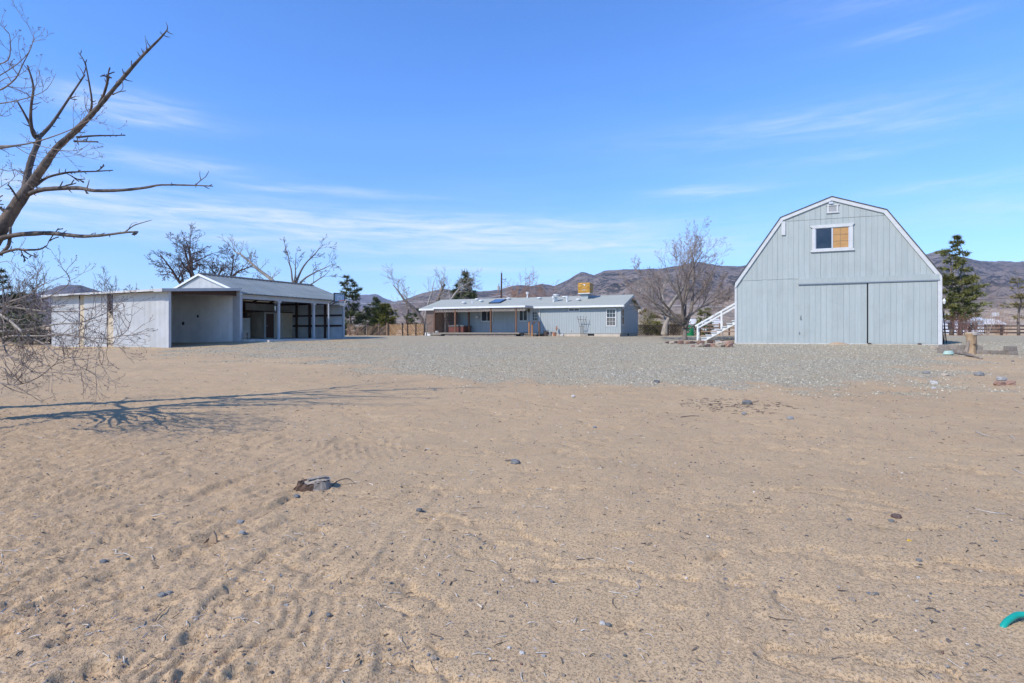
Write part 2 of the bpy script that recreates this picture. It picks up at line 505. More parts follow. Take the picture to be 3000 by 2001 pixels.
def rough_mask(x, y):
    """where the dirt is churned up by feet and wheels"""
    a = x + 0.36 * (y - 2.2)                       # more to the west
    m = sstep(-a, -.6, 2.2) * sstep(-y, -12.5, -6.5)
    return np.clip(m + .10 + .25 * sstep(fbm(x * .35, y * .35, 40, 3), .1, .8), 0, 1)


_prng = np.random.default_rng(21)
PRINTS = []
for _ in range(420):
    py = 2.0 + 9.5 * _prng.random() ** 1.35
    px = -(py * .95) + _prng.random() ** 1.3 * (py * .62)
    if _prng.random() < .06: px = _prng.uniform(-.3, .85) * py
    PRINTS.append((px, py, _prng.normal(.62, .40), _prng.uniform(.022, .048), _prng.uniform(.06, .13), _prng.uniform(.007, .019)))
for (u, v, ln, dp) in [(2020, 1495, .16, .016), (2580, 1545, .16, .014), (2380, 1650, .14, .014), (1760, 1405, .14, .014), (1760, 1348, .12, .014), (1480, 1490, .12, .014), (1180, 1720, .12, .01), (770, 1765, .16, .03), (1995, 1288, .14, .012), (1700, 1270, .12, .012)]:
    p = spot(u, v); PRINTS.append((p.x, p.y, _prng.normal(.15, .3), .03, ln * .6, dp * .8))


def relief(x, y):
    """small ups and downs of the dirt, metres"""
    rm = rough_mask(x, y)
    gm = gravel_mask(x, y)
    h = fbm(x * .8, y * .8, 1, 3) * .012
    h = h + fbm(x * 3.0, y * 3.0, 12, 3) * (.0028 + .006 * rm)
    # wind and foot drag: streaks running to the upper right
    c, s = math.cos(1.12), math.sin(1.12)
    xs, ys = x * c + y * s, -x * s + y * c
    bend = .18 * fbm(x * .45, y * .45, 63, 2)
    ys = ys + bend
    st = perlin(xs * 1.1, ys * 6.5, 5) + .8 * perlin(xs * 2.4, ys * 15.0, 6) + .5 * perlin(xs * 7, ys * 38.0, 7)
    h = h + (np.abs(st) ** .7 * np.sign(st)) * .0260 * rm * (.25 + .6 * sstep(fbm(x * .9, y * .9, 61, 2), -.5, .5))
    h = h + np.abs(perlin(x * 10, y * 10, 31)) * .013 * rm + fbm(x * 22, y * 22, 33, 2) * .0040 * (.22 + rm)
    # scuffed hollows with a crumbling edge
    sc = fbm(x * .9 + .4 * y, y * 1.9, 91, 4)
    h = h - .020 * sstep(sc, .36, .42) * (1 - sstep(sc, .42, .70)) * (1 - .3 * rm) - .004 * sstep(fbm(x * 2.2, y * 3.6, 95, 3), .35, .45)
    for (px, py, an, a, b, dp) in PRINTS:
        m = (np.abs(x - px) < b * 2.6) & (np.abs(y - py) < b * 2.6)
        if not m.any(): continue
        dx, dy = x[m] - px, y[m] - py
        ca, sa = math.cos(an), math.sin(an)
        q = np.sqrt(((dx * ca + dy * sa) / b) ** 2 + ((-dx * sa + dy * ca) / a) ** 2)
        q = q + .25 * perlin(dx * 14 + px * 7, dy * 14 + py * 7, 4)
        h[m] += -dp * np.exp(-(np.clip(q, 0, 9) ** 3)) + dp * .45 * np.exp(-((q - 1.35) ** 2) * 7)
    # tyre treads
    def tread(u0, v0, u1, v1, wid, per, amp, bend, skew):
        p, q = spot(u0, v0), spot(u1, v1)
        d = np.array([q.x - p.x, q.y - p.y]); L = np.hypot(*d); d /= L
        t = (x - p.x) * d[0] + (y - p.y) * d[1]; w = -(x - p.x) * d[1] + (y - p.y) * d[0]
        w = w - bend * np.sin(np.pi * np.clip(t / L, 0, 1))
        m = sstep(t, -.1, .25) * sstep(-t, -L - .1, -L + .25) * sstep(-np.abs(w), -wid, -wid * .7)
        wave = np.sin((t + skew * np.abs(w) + .03 * fbm(x * 3, y * 3, 8, 2)) / per * 2 * np.pi)
        return m * (np.clip(wave * 1.3, -1, 1) * amp * (.55 + .45 * perlin(x * 5, y * 5, 71)) - amp * .6)
    # fan of wheel grooves at the bottom left, running away from the lens
    def grooves(u, v, rx, ry, per, amp, sl, cur, seed):
        p = spot(u, v)
        q = np.sqrt(((x - p.x) / rx) ** 2 + ((y - p.y) / ry) ** 2) + .35 * perlin(x * 2.1, y * 2.1, seed)
        m = 1 - sstep(q, .55, 1.05)
        ph = x - p.x + sl * (y - p.y) + cur * (y - p.y) ** 2 + .035 * fbm(x * 2.5, y * 2.5, seed + 1, 3)
        wv = np.sin(ph / per * 2 * np.pi)
        return m * (np.sign(wv) * np.abs(wv) ** .6) * amp * (.15 + .85 * sstep(fbm(x * 3, y * 3, seed + 2, 3), -.35, .5))
    h = h + grooves(760, 1900, .75, .75, .075, .0068, .10, .25, 81) + grooves(1100, 1700, .8, .7, .085, .0036, -.25, .2, 84)
    h = h + grooves(1085, 1318, .85, .8, .115, .0085, .35, -.25, 87)
    # curving wheel tracks
    def track(pix, wid, depth, per, amp):
        P = [spot(u, v) for u, v in pix]
        best = np.full(x.shape, 1e9); arc = np.zeros(x.shape); run = 0.0
        for a1, b1 in zip(P, P[1:]):
            ex, ey = b1.x - a1.x, b1.y - a1.y; L = math.hypot(ex, ey)
            t = np.clip(((x - a1.x) * ex + (y - a1.y) * ey) / (L * L), 0, 1)
            dd = np.hypot(x - a1.x - t * ex, y - a1.y - t * ey)
            k = dd < best
            best = np.where(k, dd, best); arc = np.where(k, run + t * L, arc); run += L
        best = best + .025 * perlin(x * 3, y * 3, 44)
        q = best / wid
        brk = sstep(fbm(x * 1.4, y * 1.4, 46, 3), -.45, .25)
        body = 1 - sstep(q, .75, 1.1)
        rip = np.sin(arc / per * 2 * np.pi + 3 * q) * body * amp
        return brk * (-depth * body + depth * .7 * np.exp(-((q - 1.3) ** 2) * 9) + rip)
    h = h + track([(-120, 1700), (150, 1610), (380, 1530), (600, 1450), (800, 1375), (1010, 1285)], .10, .014, .08, .004)
    h = h + track([(-150, 1910), (120, 1800), (330, 1700), (520, 1620), (700, 1540), (900, 1450)], .11, .016, .08, .005)
    h = h + track([(480, 2080), (560, 1900), (660, 1760), (790, 1640), (980, 1530), (1250, 1430)], .10, .012, .075, .005)
    h = h + track([(1220, 2080), (1150, 1850), (1130, 1700), (1190, 1560), (1330, 1450), (1520, 1370)], .10, .008, .075, .003)
    h = h + track([(-100, 1480), (200, 1420), (480, 1370), (760, 1310)], .12, .013, .09, .004)
    h = h + track([(1500, 1720), (1760, 1600), (2080, 1520), (2420, 1500), (2800, 1530)], .12, .006, .09, .0015)
    a_, b_ = spot(640, 1580), spot(1230, 1425)
    ex_, ey_ = b_.x - a_.x, b_.y - a_.y
    tt_ = np.clip(((x - a_.x) * ex_ + (y - a_.y) * ey_) / (ex_ ** 2 + ey_ ** 2), 0, 1)
    h = h - .016 * np.exp(-(np.hypot(x - a_.x - tt_ * ex_, y - a_.y - tt_ * ey_) / .13) ** 2)
    h = h + tread(880, 1700, 1130, 1640, .16, .060, .0060, .0, .8)
    
    h = h + tread(200, 1480, 700, 1400, .2, .07, .006, .1, .6)
    h = h + tread(120, 1650, 520, 1540, .18, .065, .007, .1, .6)
    h = h * (1 - gm) + gm * (fbm(x * 5, y * 5, 55, 3) * .006 + fbm(x * 16, y * 16, 57, 2) * .006)
    return h * sstep(-y, -34, -20)


def build_ground():
    ys = [1.05]
    while ys[-1] < 26: ys.append(ys[-1] * 1.0058 + .0006)
    while ys[-1] < 150: ys.append(ys[-1] * 1.03)
    ys = np.array(ys)
    nc = 620
    t = np.linspace(-1.28, 1.28, nc)
    Y = np.repeat(ys[:, None], nc, 1)
    X = t[None, :] * (Y + .55)
    x, y = X.ravel(), Y.ravel()
    z = ground_z(x, y) + relief(x, y)
    verts = np.stack([x, y, z], 1)
    nr = len(ys)
    i = np.arange(nr - 1)[:, None] * nc + np.arange(nc - 1)[None, :]
    i = i.ravel()
    faces = np.stack([i, i + 1, i + nc + 1, i + nc], 1)
    gm = gravel_mask(x, y); rm = rough_mask(x, y)
    # coarse surroundings, a hand's breadth lower where they pass beneath
    ex = np.concatenate([np.linspace(-400, -60, 12), np.linspace(-50, 50, 31), np.linspace(60, 400, 12)])
    ey = np.concatenate([np.linspace(-150, -10, 10), np.linspace(-5, 60, 36), np.linspace(70, 170, 8)])
    EX, EY = np.meshgrid(ex, ey)
    exf, eyf = EX.ravel(), EY.ravel()
    inside = (np.abs(exf) < 1.28 * (eyf + .55) - 3.6) & (eyf < 146)
    ez = ground_z(exf, eyf) - np.where(inside, .30, .055)
    base = len(verts); ncx = len(ex)
    k = (np.arange(len(ey) - 1)[:, None] * ncx + np.arange(ncx - 1)[None, :]).ravel() + base
    verts = np.concatenate([verts, np.stack([exf, eyf, ez], 1)])
    faces = np.concatenate([faces, np.stack([k, k + 1, k + ncx + 1, k + ncx], 1)])
    me = np_mesh('ground', verts, faces, m_ground)
    a = me.attributes.new('gravel', 'FLOAT', 'POINT')
    a.data.foreach_set('value', np.concatenate([gm, gravel_mask(exf, eyf)]).astype(np.float32))
    a = me.attributes.new('churned', 'FLOAT', 'POINT')
    a.data.foreach_set('value', np.concatenate([rm, np.zeros(len(exf))]).astype(np.float32))
    return tag(part('ground', me, None), 'bare tan dirt yard running into a grey gravel drive', None, None, 'structure')


def ground_material():
    m = bpy.data.materials.new('dirt_and_gravel'); m.use_nodes = True
    t = NT(m.node_tree); b = t.n['Principled BSDF']
    co = t.new('ShaderNodeTexCoord').outputs['Object']
    ga = t.new('ShaderNodeAttribute'); ga.attribute_name = 'gravel'
    ra = t.new('ShaderNodeAttribute'); ra.attribute_name = 'churned'
    big = t.noise(co, .33, 5.0, .6)
    mid = t.noise(co, 2.4, 6.0, .65)
    fine = t.noise(co, 34, 4.0, .7)
    grit = t.noise(co, 150, 2.0, .6)
    dirt = t.mix(t.ramp(big, (.33, .66)), (.445, .318, .184), (.530, .380, .219))
    dirt = t.mix(t.math('MULTIPLY', t.ramp(mid, (.42, .68)), .55), dirt, (.405, .285, .167))
    dirt = t.mix(t.math('MULTIPLY', t.ramp(fine, (.5, .75)), .42), dirt, (.30, .205, .108))
    dirt = t.mix(t.math('MULTIPLY', t.ramp(grit, (.56, .72)), .55), dirt, (.56, .435, .325))
    dirt = t.mix(t.math('MULTIPLY', t.ramp(grit, (.44, .30)), .45), dirt, (.20, .148, .11))
    crumb_shade = t.noise(co, 70, 3.0, .75)
    crumb_shade2 = t.noise(co, 17, 5.0, .8)
    dirt = t.mix(t.math('MULTIPLY', t.ramp(crumb_shade, (.57, .70)), .42), dirt, (.19, .135, .092))  # dark specks painted as the shadows of dirt crumbs
    dirt = t.mix(t.math('MULTIPLY', t.ramp(crumb_shade2, (.56, .74)), .20), dirt, (.22, .16, .11))  # broader crumb shadows painted into the soil colour
    dirt = t.mix(t.math('MULTIPLY', t.ramp(crumb_shade2, (.44, .30)), .22), dirt, (.58, .45, .31))
    # patches of damper, redder and yellower soil
    patch = t.ramp(t.noise(t.mapping(co, scale=(.8, 1.6, 1), rot=(0, 0, .5)), 1.1, 4.0, .6), (.52, .70))
    dirt = t.mix(t.math('MULTIPLY', patch, .30), dirt, (.53, .345, .18))
    dirt = t.mix(t.math('MULTIPLY', ra.outputs['Fac'], .34), dirt, (.41, .28, .168))
    # dust-bound pebbles lying in the dirt
    v1 = t.voro(co, 26); v2 = t.voro(co, 62)
    cr1 = t.new('ShaderNodeSeparateColor'); t.l.new(v1.outputs['Color'], cr1.inputs[0])
    cr2 = t.new('ShaderNodeSeparateColor'); t.l.new(v2.outputs['Color'], cr2.inputs[0])
    p1 = t.math('MULTIPLY', t.math('GREATER_THAN', cr1.outputs[0], .92), t.math('LESS_THAN', v1.outputs['Distance'], t.math('MULTIPLY', cr1.outputs[1], .42)))
    p2 = t.math('MULTIPLY', t.math('GREATER_THAN', cr2.outputs[0], .78), t.math('LESS_THAN', v2.outputs['Distance'], t.math('MULTIPLY', cr2.outputs[1], .55)))
    pc1 = t.mix(cr1.outputs[2], (.09, .085, .085), (.36, .30, .25))
    pc2 = t.mix(cr2.outputs[2], (.10, .09, .085), (.52, .44, .36))
    dirt = t.mix(t.math('MULTIPLY', p2, .75), dirt, pc2)
    dirt = t.mix(t.math('MULTIPLY', p1, .85), dirt, pc1)
    # gravel
    gv = t.voro(co, 30); gc = t.new('ShaderNodeSeparateColor'); t.l.new(gv.outputs['Color'], gc.inputs[0])
    gv2 = t.voro(co, 13); gc2 = t.new('ShaderNodeSeparateColor'); t.l.new(gv2.outputs['Color'], gc2.inputs[0])
    g = t.mix(gc.outputs[0], (.235, .21, .148), (.60, .535, .392))
    g = t.mix(t.math('GREATER_THAN', gc.outputs[1], .78), g, (.42, .32, .21))
    g = t.mix(t.math('MULTIPLY', t.math('GREATER_THAN', gc2.outputs[0], .62), .45), g, (.31, .286, .222))
    g = t.mix(t.math('MULTIPLY', t.ramp(t.noise(t.mapping(co, scale=(.5, 1, 1)), .6, 5.0, .65), (.40, .62)), .6), g, (.44, .35, .215))
    gm = t.ramp(t.math('ADD', ga.outputs['Fac'], t.math('MULTIPLY', t.math('SUBTRACT', t.noise(co, 9, 4.0, .75), .5), 1.7)), (.30, .70))
    col = t.mix(gm, dirt, g)
    t.put(b.inputs['Base Color'], col)
    b.inputs['Roughness'].default_value = .95; b.inputs['Specular IOR Level'].default_value = .15
    hgt = t.math('ADD', t.math('MULTIPLY', fine, .7), t.math('MULTIPLY', grit, .22))
    hgt = t.math('ADD', hgt, t.math('MULTIPLY', mid, .8))
    hgt = t.math('SUBTRACT', hgt, t.math('MULTIPLY', t.ramp(crumb_shade, (.52, .70)), .45))
    hgt = t.math('SUBTRACT', hgt, t.math('MULTIPLY', crumb_shade2, .45))
    hgt = t.math('ADD', hgt, t.math('ADD', t.math('MULTIPLY', p1, .5), t.math('MULTIPLY', p2, .22)))
    hg = t.math('SUBTRACT', t.math('MULTIPLY', gc.outputs[2], .6), t.math('MULTIPLY', gv.outputs['Distance'], 1.1))
    hgt = t.math('ADD', t.math('MULTIPLY', hgt, t.math('SUBTRACT', 1.0, gm)), t.math('MULTIPLY', t.math('MULTIPLY', hg, gm), 2.0))
    bn = t.new('ShaderNodeBump'); bn.inputs['Strength'].default_value = .85; bn.inputs['Distance'].default_value = .016
    t.put(bn.inputs['Height'], hgt); t.l.new(bn.outputs[0], b.inputs['Normal'])
    return m


m_ground = ground_material()
ground = build_ground()


# ------------------------------------------------------------------ loose stones, far too many to count
def scatter(name, n, place, size, palette, weights, label, flat=.62, seed=3):
    r = np.random.default_rng(seed)
    # a worn, many sided stone: a cube with cut corners, 14 points
    base = np.array([(1, 0, 0), (-1, 0, 0), (0, 1, 0), (0, -1, 0), (0, 0, 1), (0, 0, -1)] + [(a * .62, b * .62, c * .62) for a in (1, -1) for b in (1, -1) for c in (1, -1)], float)
    from itertools import product
    tri = []
    axes = [0, 1, 2, 3, 4, 5]
    corner = {}
    k = 6
    for a in (1, -1):
        for b_ in (1, -1):
            for c in (1, -1):
                corner[(a, b_, c)] = k; k += 1
    for (a, b_, c), ci in corner.items():
        X, Y, Z = (0 if a > 0 else 1), (2 if b_ > 0 else 3), (4 if c > 0 else 5)
        s = a * b_ * c
        for p, q in ((X, Y), (Y, Z), (Z, X)):
            tri.append((p, q, ci) if s > 0 else (q, p, ci))
    tri = np.array(tri)
    xy = place(r, n); n = len(xy)
    sz = size(r, n, xy)
    ang = r.random(n) * 2 * np.pi
    asp = np.stack([np.ones(n), r.uniform(.6, 1, n), r.uniform(.45, .8, n) * flat / .62], 1)
    P = base[None] * (1 + r.normal(0, .16, (n, 14, 1)))
    P = P * asp[:, None, :] * sz[:, None, None]
    til = r.normal(0, .25, n)
    x0, z0 = P[..., 0].copy(), P[..., 2].copy()
    P[..., 0] = x0 * np.cos(til)[:, None] - z0 * np.sin(til)[:, None]; P[..., 2] = x0 * np.sin(til)[:, None] + z0 * np.cos(til)[:, None]
    x0, y0 = P[..., 0].copy(), P[..., 1].copy()
    P[..., 0] = x0 * np.cos(ang)[:, None] - y0 * np.sin(ang)[:, None] + xy[:, 0:1]
    P[..., 1] = x0 * np.sin(ang)[:, None] + y0 * np.cos(ang)[:, None] + xy[:, 1:2]
    gx, gy = xy[:, 0], xy[:, 1]
    P[..., 2] += (ground_z(gx, gy) + relief(gx, gy) + sz * .18)[:, None]
    F = (tri[None] + (np.arange(n) * 14)[:, None, None]).reshape(-1, 3)
    me = np_mesh(name, P.reshape(-1, 3), F, m_pebble, smooth=False)
    w = np.array(weights, float); w /= w.sum()
    pc = np.array(palette)[r.choice(len(palette), n, p=w)] * r.uniform(.7, 1.3, (n, 1))
    col = np.concatenate([np.repeat(pc, 14, 0), np.ones((n * 14, 1))], 1).astype(np.float32)
    a = me.attributes.new('stone_colour', 'FLOAT_COLOR', 'POINT'); a.data.foreach_set('color', col.ravel())
    o = part(name, me, None)
    return tag(o, label, None, None, 'stuff')


def place_dirt(r, n):
    y = 1.9 + 12.5 * r.random(n * 2) ** 1.5
    x = r.uniform(-1.0, 1.0, n * 2) * (y + .3)
    clump = fbm(x * .9, y * .9, 77, 3)
    keep = (r.random(n * 2) < .32 + .95 * clump) & (gravel_mask(x, y) < .5)
    return np.stack([x, y], 1)[keep][:n]


def place_gravel(r, n):
    y = 10.0 + 25 * r.random(n * 3) ** 1.35
    x = r.uniform(-.75, 1.0, n * 3) * y
    g = np.maximum(gravel_mask(x, y), .55 * gravel_mask(x, y, True) ** 2)
    p = np.array([(x_, y_) for x_, y_ in zip(x, y)])
    # not inside the buildings
    lx = (x - 14.22) * .9185 + (y - 35.25) * -.3955; ly = (x - 14.22) * .3955 + (y - 35.25) * .9185
    inb = (ly > -.05) & (lx > -.2) & (lx < 10.9)
    sx_ = (x + 27.09) * .9032 + (y - 32.54) * -.4293; sy_ = (x + 27.09) * .4293 + (y - 32.54) * .9032
    ins = (sy_ > -.3) & (sx_ < 11.9)
    keep = (r.random(n * 3) < g * 1.1) & ~inb & ~ins
    return p[keep][:n]


pebble_cols = [(.085, .092, .10), (.13, .125, .12), (.22, .20, .18), (.34, .28, .22), (.48, .44, .39), (.20, .115, .085), (.075, .065, .06)]
scatter('pebbles', 7500, place_dirt, lambda r, n, xy: .0020 + .0085 * r.random(n) ** 4.5 + .00040 * xy[:, 1], pebble_cols, [3, 2.5, 2, 2.5, 1.2, .8, 1.5], 'small mixed pebbles scattered over the bare dirt')
scatter('gravel', 30000, place_gravel, lambda r, n, xy: .008 + .012 * r.random(n) ** 2.4 + .0003 * xy[:, 1], [(.24, .225, .165), (.35, .325, .245), (.48, .44, .335), (.40, .30, .20), (.52, .49, .40), (.20, .19, .16)], [3, 4, 3, 1.2, 1.2, 1.2], 'grey crushed gravel spread over the drive in front of the barn', seed=8)


# ================================================================== HILLS
def hill_material(name, low, mid_, rock, veg, fanc):
    m = bpy.data.materials.new(name); m.use_nodes = True
    t = NT(m.node_tree); b = t.n['Principled BSDF']
    co = t.new('ShaderNodeTexCoord').outputs['Object']
    pos = t.mapping(co, scale=(.001, .001, .001))
    n1 = t.noise(pos, 3.2, 7.0, .62); n2 = t.noise(pos, 14, 6.0, .65); n3 = t.noise(pos, 60, 4.0, .7)
    c = t.mix(t.ramp(n1, (.36, .62)), low, mid_)
    c = t.mix(t.math('MULTIPLY', t.ramp(n2, (.47, .66)), .75), c, rock)
    h = t.new('ShaderNodeAttribute'); h.attribute_name = 'rise'
    c = t.mix(t.math('MULTIPLY', t.ramp(t.math('ADD', t.math('MULTIPLY', n2, .55), t.math('MULTIPLY', n3, .6)), (.55, .61)), t.ramp(h.outputs['Fac'], (.10, .40, .35, 1.0))), c, veg)
    c = t.mix(t.ramp(h.outputs['Fac'], (.02, .16, .85, 0.0)), c, t.mix(t.ramp(n3, (.4, .65)), fanc, mid_))
    t.put(b.inputs['Base Color'], c); b.inputs['Roughness'].default_value = 1.0; b.inputs['Specular IOR Level'].default_value = 0
    bn = t.new('ShaderNodeBump'); bn.inputs['Strength'].default_value = 1.0; bn.inputs['Distance'].default_value = 16.0
    t.put(bn.inputs['Height'], t.math('ADD', t.math('MULTIPLY', n3, .5), n2)); t.l.new(bn.outputs[0], b.inputs['Normal'])
    return m


def hills(name, label, prof, D0, D1, u0, u1, du, p, relief_amp, seed, material, z0=1.25):
    us = np.arange(u0, u1 + du, du); n = len(us)
    pv = np.array(prof, float)
    tt = np.concatenate([np.linspace(0, 1, 64), np.array([1.06, 1.15, 1.3])])
    A = (us - CU) / FPX
    e = (HV - np.interp(us, pv[:, 0], pv[:, 1])) / FPX
    V = []; H = []
    for t in tt:
        d = D0 + (D1 - D0) * (t if t <= 1 else t)
        d = np.full(n, D0 * (D1 / D0) ** min(t, 1.0) if t <= 1 else D1 * t)
        x, y = A * d, d
        q = (d - D0) / (D1 - D0)
        zr = EYE + e * D1
        prof_ = np.clip(q, 0, 1) ** p
        z = z0 + (zr - z0) * prof_
        rg = 1 - np.abs(perlin(x * .0021, y * .0013, seed)) * 2
        rg2 = 1 - np.abs(perlin(x * .0058 + 3, y * .0036, seed + 1)) * 2
        rg3 = fbm(x * .017, y * .012, seed + 2, 3)
        env = np.clip(q * 3.2, 0, 1) * np.clip((1 - q) * 3.0, 0, 1) * (zr - z0)
        z = z + env * relief_amp * (rg * .55 + rg2 * .3 + rg3 * .14 - .35)
        if t > .985: z = z + fbm(x * .02, y * .02, seed + 7, 3) * .012 * (zr - z0)
        if t > 1: z = zr - (zr - z0) * (t - 1) * 2.2
        V.append(np.stack([x, y, z], 1)); H.append(np.clip((z - z0) / np.max(zr - z0), 0, 1))
    V = np.concatenate(V); H = np.concatenate(H)
    i = (np.arange(len(tt) - 1)[:, None] * n + np.arange(n - 1)[None, :]).ravel()
    me = np_mesh(name, V, np.stack([i, i + 1, i + n + 1, i + n], 1), material)
    a = me.attributes.new('rise', 'FLOAT', 'POINT'); a.data.foreach_set('value', H.astype(np.float32))
    return tag(part(name, me, None), label, None, None, 'structure')


m_hill = hill_material('sagebrush_hill', (.155, .118, .098), (.225, .18, .145), (.36, .25, .185), (.024, .027, .022), (.36, .30, .235))
m_hill2 = hill_material('far_hill', (.12, .10, .10), (.15, .125, .12), (.2, .155, .14), (.045, .045, .045), (.2, .17, .15))
hills('hills', 'purple brown desert mountain range behind the house and barn',
      [(-700, 930), (200, 925), (600, 925), (900, 918), (1000, 911), (1060, 904), (1120, 894), (1160, 884), (1200, 872), (1240, 858), (1296, 846), (1340, 850), (1408, 854), (1440, 851), (1469, 848), (1498, 838), (1524, 834.5), (1551, 838.7), (1580, 833), (1588, 831), (1606, 834), (1624, 838), (1645, 829), (1663, 820), (1685, 806), (1701, 797.5), (1718, 799), (1740, 806), (1755, 800), (1769, 794.5), (1798, 790.5), (1839, 789), (1890, 788), (1928, 787), (1967, 782), (2000, 776), (2037, 766), (2069, 771), (2110, 779), (2157, 780), (2300, 768), (2500, 758), (2650, 752), (2717, 743), (2735, 739), (2761, 733.7), (2782, 743), (2830, 755), (2873, 764.5), (2902, 765), (2999, 766.5), (3200, 772), (3700, 800)],
      95, 2500, -700, 3700, 5, 2.1, .34, 4, m_hill)
hills('hills', 'blue flat topped mountain far off beyond the pines',
      [(500, 915), (900, 905), (985, 890), (1020, 878), (1047, 867.7), (1062, 863.3), (1082, 863), (1101, 861), (1108, 863), (1121, 871.6), (1138, 877.7), (1147, 882), (1159, 885), (1190, 888), (1240, 895), (1400, 905)], 3000, 5200, 480, 1420, 4, 1.3, .3, 19, m_hill2, z0=20)
hills('hills', 'small dark hill rising behind the corrugated shed',
      [(-700, 900), (-200, 880), (0, 868), (60, 862), (100, 859), (130, 852), (153, 845), (166, 839), (178, 835.6), (199, 833.5), (218, 834), (237, 836), (252, 841), (268, 846), (293, 852.7), (330, 862), (400, 880), (520, 905), (700, 930)], 500, 2300, -700, 720, 5, 1.7, .35, 27, m_hill2)

# ------------------------------------------------------------------ air
hz = MB().box(-6500, 6500, -300, 7200, -8.0, 620)
m_haze = bpy.data.materials.new('haze'); m_haze.use_nodes = True
ht = NT(m_haze.node_tree)
for n_ in list(ht.n):
    if n_.type == 'BSDF_PRINCIPLED': ht.n.remove(n_)
pv_ = ht.new('ShaderNodeVolumePrincipled')
pv_.inputs['Color'].default_value = (.66, .76, 1.0, 1)
pv_.inputs['Density'].default_value = 0.000085
ht.l.new(pv_.outputs[0], [n for n in ht.n if n.type == 'OUTPUT_MATERIAL'][0].inputs['Volume'])
tag(part('haze', hz, m_haze), 'thin blue haze in the air over the valley', None, None, 'stuff')

# ================================================================== BARN
BARN_ROT = math.atan2(-.3955, .9185)
barn = thing('gambrel_barn', 'tall pale blue grey barn with a gambrel roof and two sliding doors', 'barn', (14.22, 35.25, .911), BARN_ROT)
BW = 10.746
PROF = [(0, 3.885), (2.62, 7.80), (BW / 2, 8.82), (BW - 2.62, 7.80), (BW, 3.885)]


def roofline(x):
    for (x0, z0), (x1, z1) in zip(PROF, PROF[1:]):
        if x0 <= x <= x1: return z0 + (z1 - z0) * (x - x0) / (x1 - x0)
    return 3.885


def inset_profile(P, d):
    """P moved inward by d, mitred"""
    n = len(P); out = []
    nor = []
    for (x0, z0), (x1, z1) in zip(P, P[1:]):
        L = math.hypot(x1 - x0, z1 - z0); nor.append(((z1 - z0) / L, -(x1 - x0) / L))
    for i in range(n):
        if i == 0: out.append((P[0][0], P[0][1] - d / abs(nor[0][1]) * 1.0))
        elif i == n - 1: out.append((P[-1][0], P[-1][1] - d / abs(nor[-1][1]) * 1.0))
        else:
            a, b = nor[i - 1], nor[i]
            k = d / (1 + a[0] * b[0] + a[1] * b[1])
            out.append((P[i][0] + (a[0] + b[0]) * k, P[i][1] + (a[1] + b[1]) * k))
    return out


INS = inset_profile(PROF, .20)
WALLP = inset_profile(PROF, .05)
body = [(.10, 0.0)] + [(max(.10, min(BW - .10, x)), z) for x, z in WALLP] + [(BW - .10, 0.0)]
part('wall', MB().prism(body, .058, 12.0), m_barn, barn)
part('footing', MB().box(.02, BW - .02, -.015, 12.02, -.35, .055), m_concrete, barn)


def clipped_board(x0, x1, z0, topfn, y0, y1):
    cuts = [x0] + [px for px, _ in PROF if x0 + .01 < px < x1 - .01] + [x1]
    poly = [(x0, z0), (x1, z0)] + [(c, topfn(c)) for c in reversed(cuts)]
    if min(topfn(x0), topfn(x1)) - z0 < .01:
        poly = [(a, max(b, z0 + .012)) for a, b in poly[:2]] and [(x0, z0), (x1, z0)] + [(c, max(topfn(c), z0 + .02)) for c in reversed(cuts)]
    return MB().prism(poly, y0, y1)


NB = 36
bx0, bx1 = .11, BW - .11
bw = (bx1 - bx0) / NB
brng = random.Random(4)
for i in range(NB):
    x0, x1 = bx0 + i * bw + (.006 if i % 4 == 0 else .0035), bx0 + (i + 1) * bw - (.006 if i % 4 == 3 else .0035)
    jit = brng.uniform(-.004, .004)
    if x1 < 3.62:                                    # lower courses left of the doors
        lip = .012 if i in (5, 8, 9) else 0.0
        topl = lambda x: min(3.985 + lip * 3, roofline(x) - .12)
        part('board', clipped_board(x0, x1, .06 + jit, topl, .045, .10), m_barn, barn)
    up = lambda x: min(7.53 + (x - 5) * -.012, roofline(x) - .06)
    if up((x0 + x1) / 2) > 4.1:
        part('board', clipped_board(x0, x1, 3.995 + (.02 if i in (5, 9, 10) else 0) + jit * .4, up, .030 - abs(jit), .10), m_barn, barn)
    hi = lambda x: roofline(x) - .06
    if min(hi(x0), hi(x1)) > 7.62:
        part('board', clipped_board(x0, x1, 7.55 + ((x0 + x1) / 2 - 5) * -.012, hi, .024, .10), m_barn, barn)
part('header_board', MB().box(3.60, BW - .12, -.07, .05, 3.66, 3.985), m_barn, barn)
part('door_track', MB().box(3.57, BW - .10, -.075, -.055, 3.625, 3.68).box(3.62, BW - .2, -.05, .03, 3.60, 3.655), m_steel, barn)
for k, (d0, d1, yb, zb, zt) in enumerate([(3.615, 7.17, .035, .05, 3.60), (7.24, 10.55, .0, .07, 3.56)]):
    dr = part('sliding_door', MB().box(d0, d1, yb, yb + .04, zb, zt), m_barn, barn)
    n = 12
    w = (d1 - d0) / n
    for i in range(n):
        o_ = brng.uniform(0, .004)
        part('board', MB().box(d0 + i * w + (.006 if i % 4 == 0 else .0035), d0 + (i + 1) * w - (.006 if i % 4 == 3 else .0035), yb - .020 - o_, yb - .001, zb - .01 + brng.uniform(0, .012), zt + .005), m_barn, dr)
    if k == 0:
        part('hook_latch', MB().beam((3.72, -.02, 1.50), (3.72, -.035, 1.78), .02, .02).box(3.685, 3.755, -.035, -.005, 1.50, 1.58).beam((3.74, -.03, 1.52), (3.70, -.06, 1.66), .03, .02), m_steel, dr)
        part('hasp', MB().box(3.62, 3.66, -.035, -.004, .60, .76), m_steel, dr)
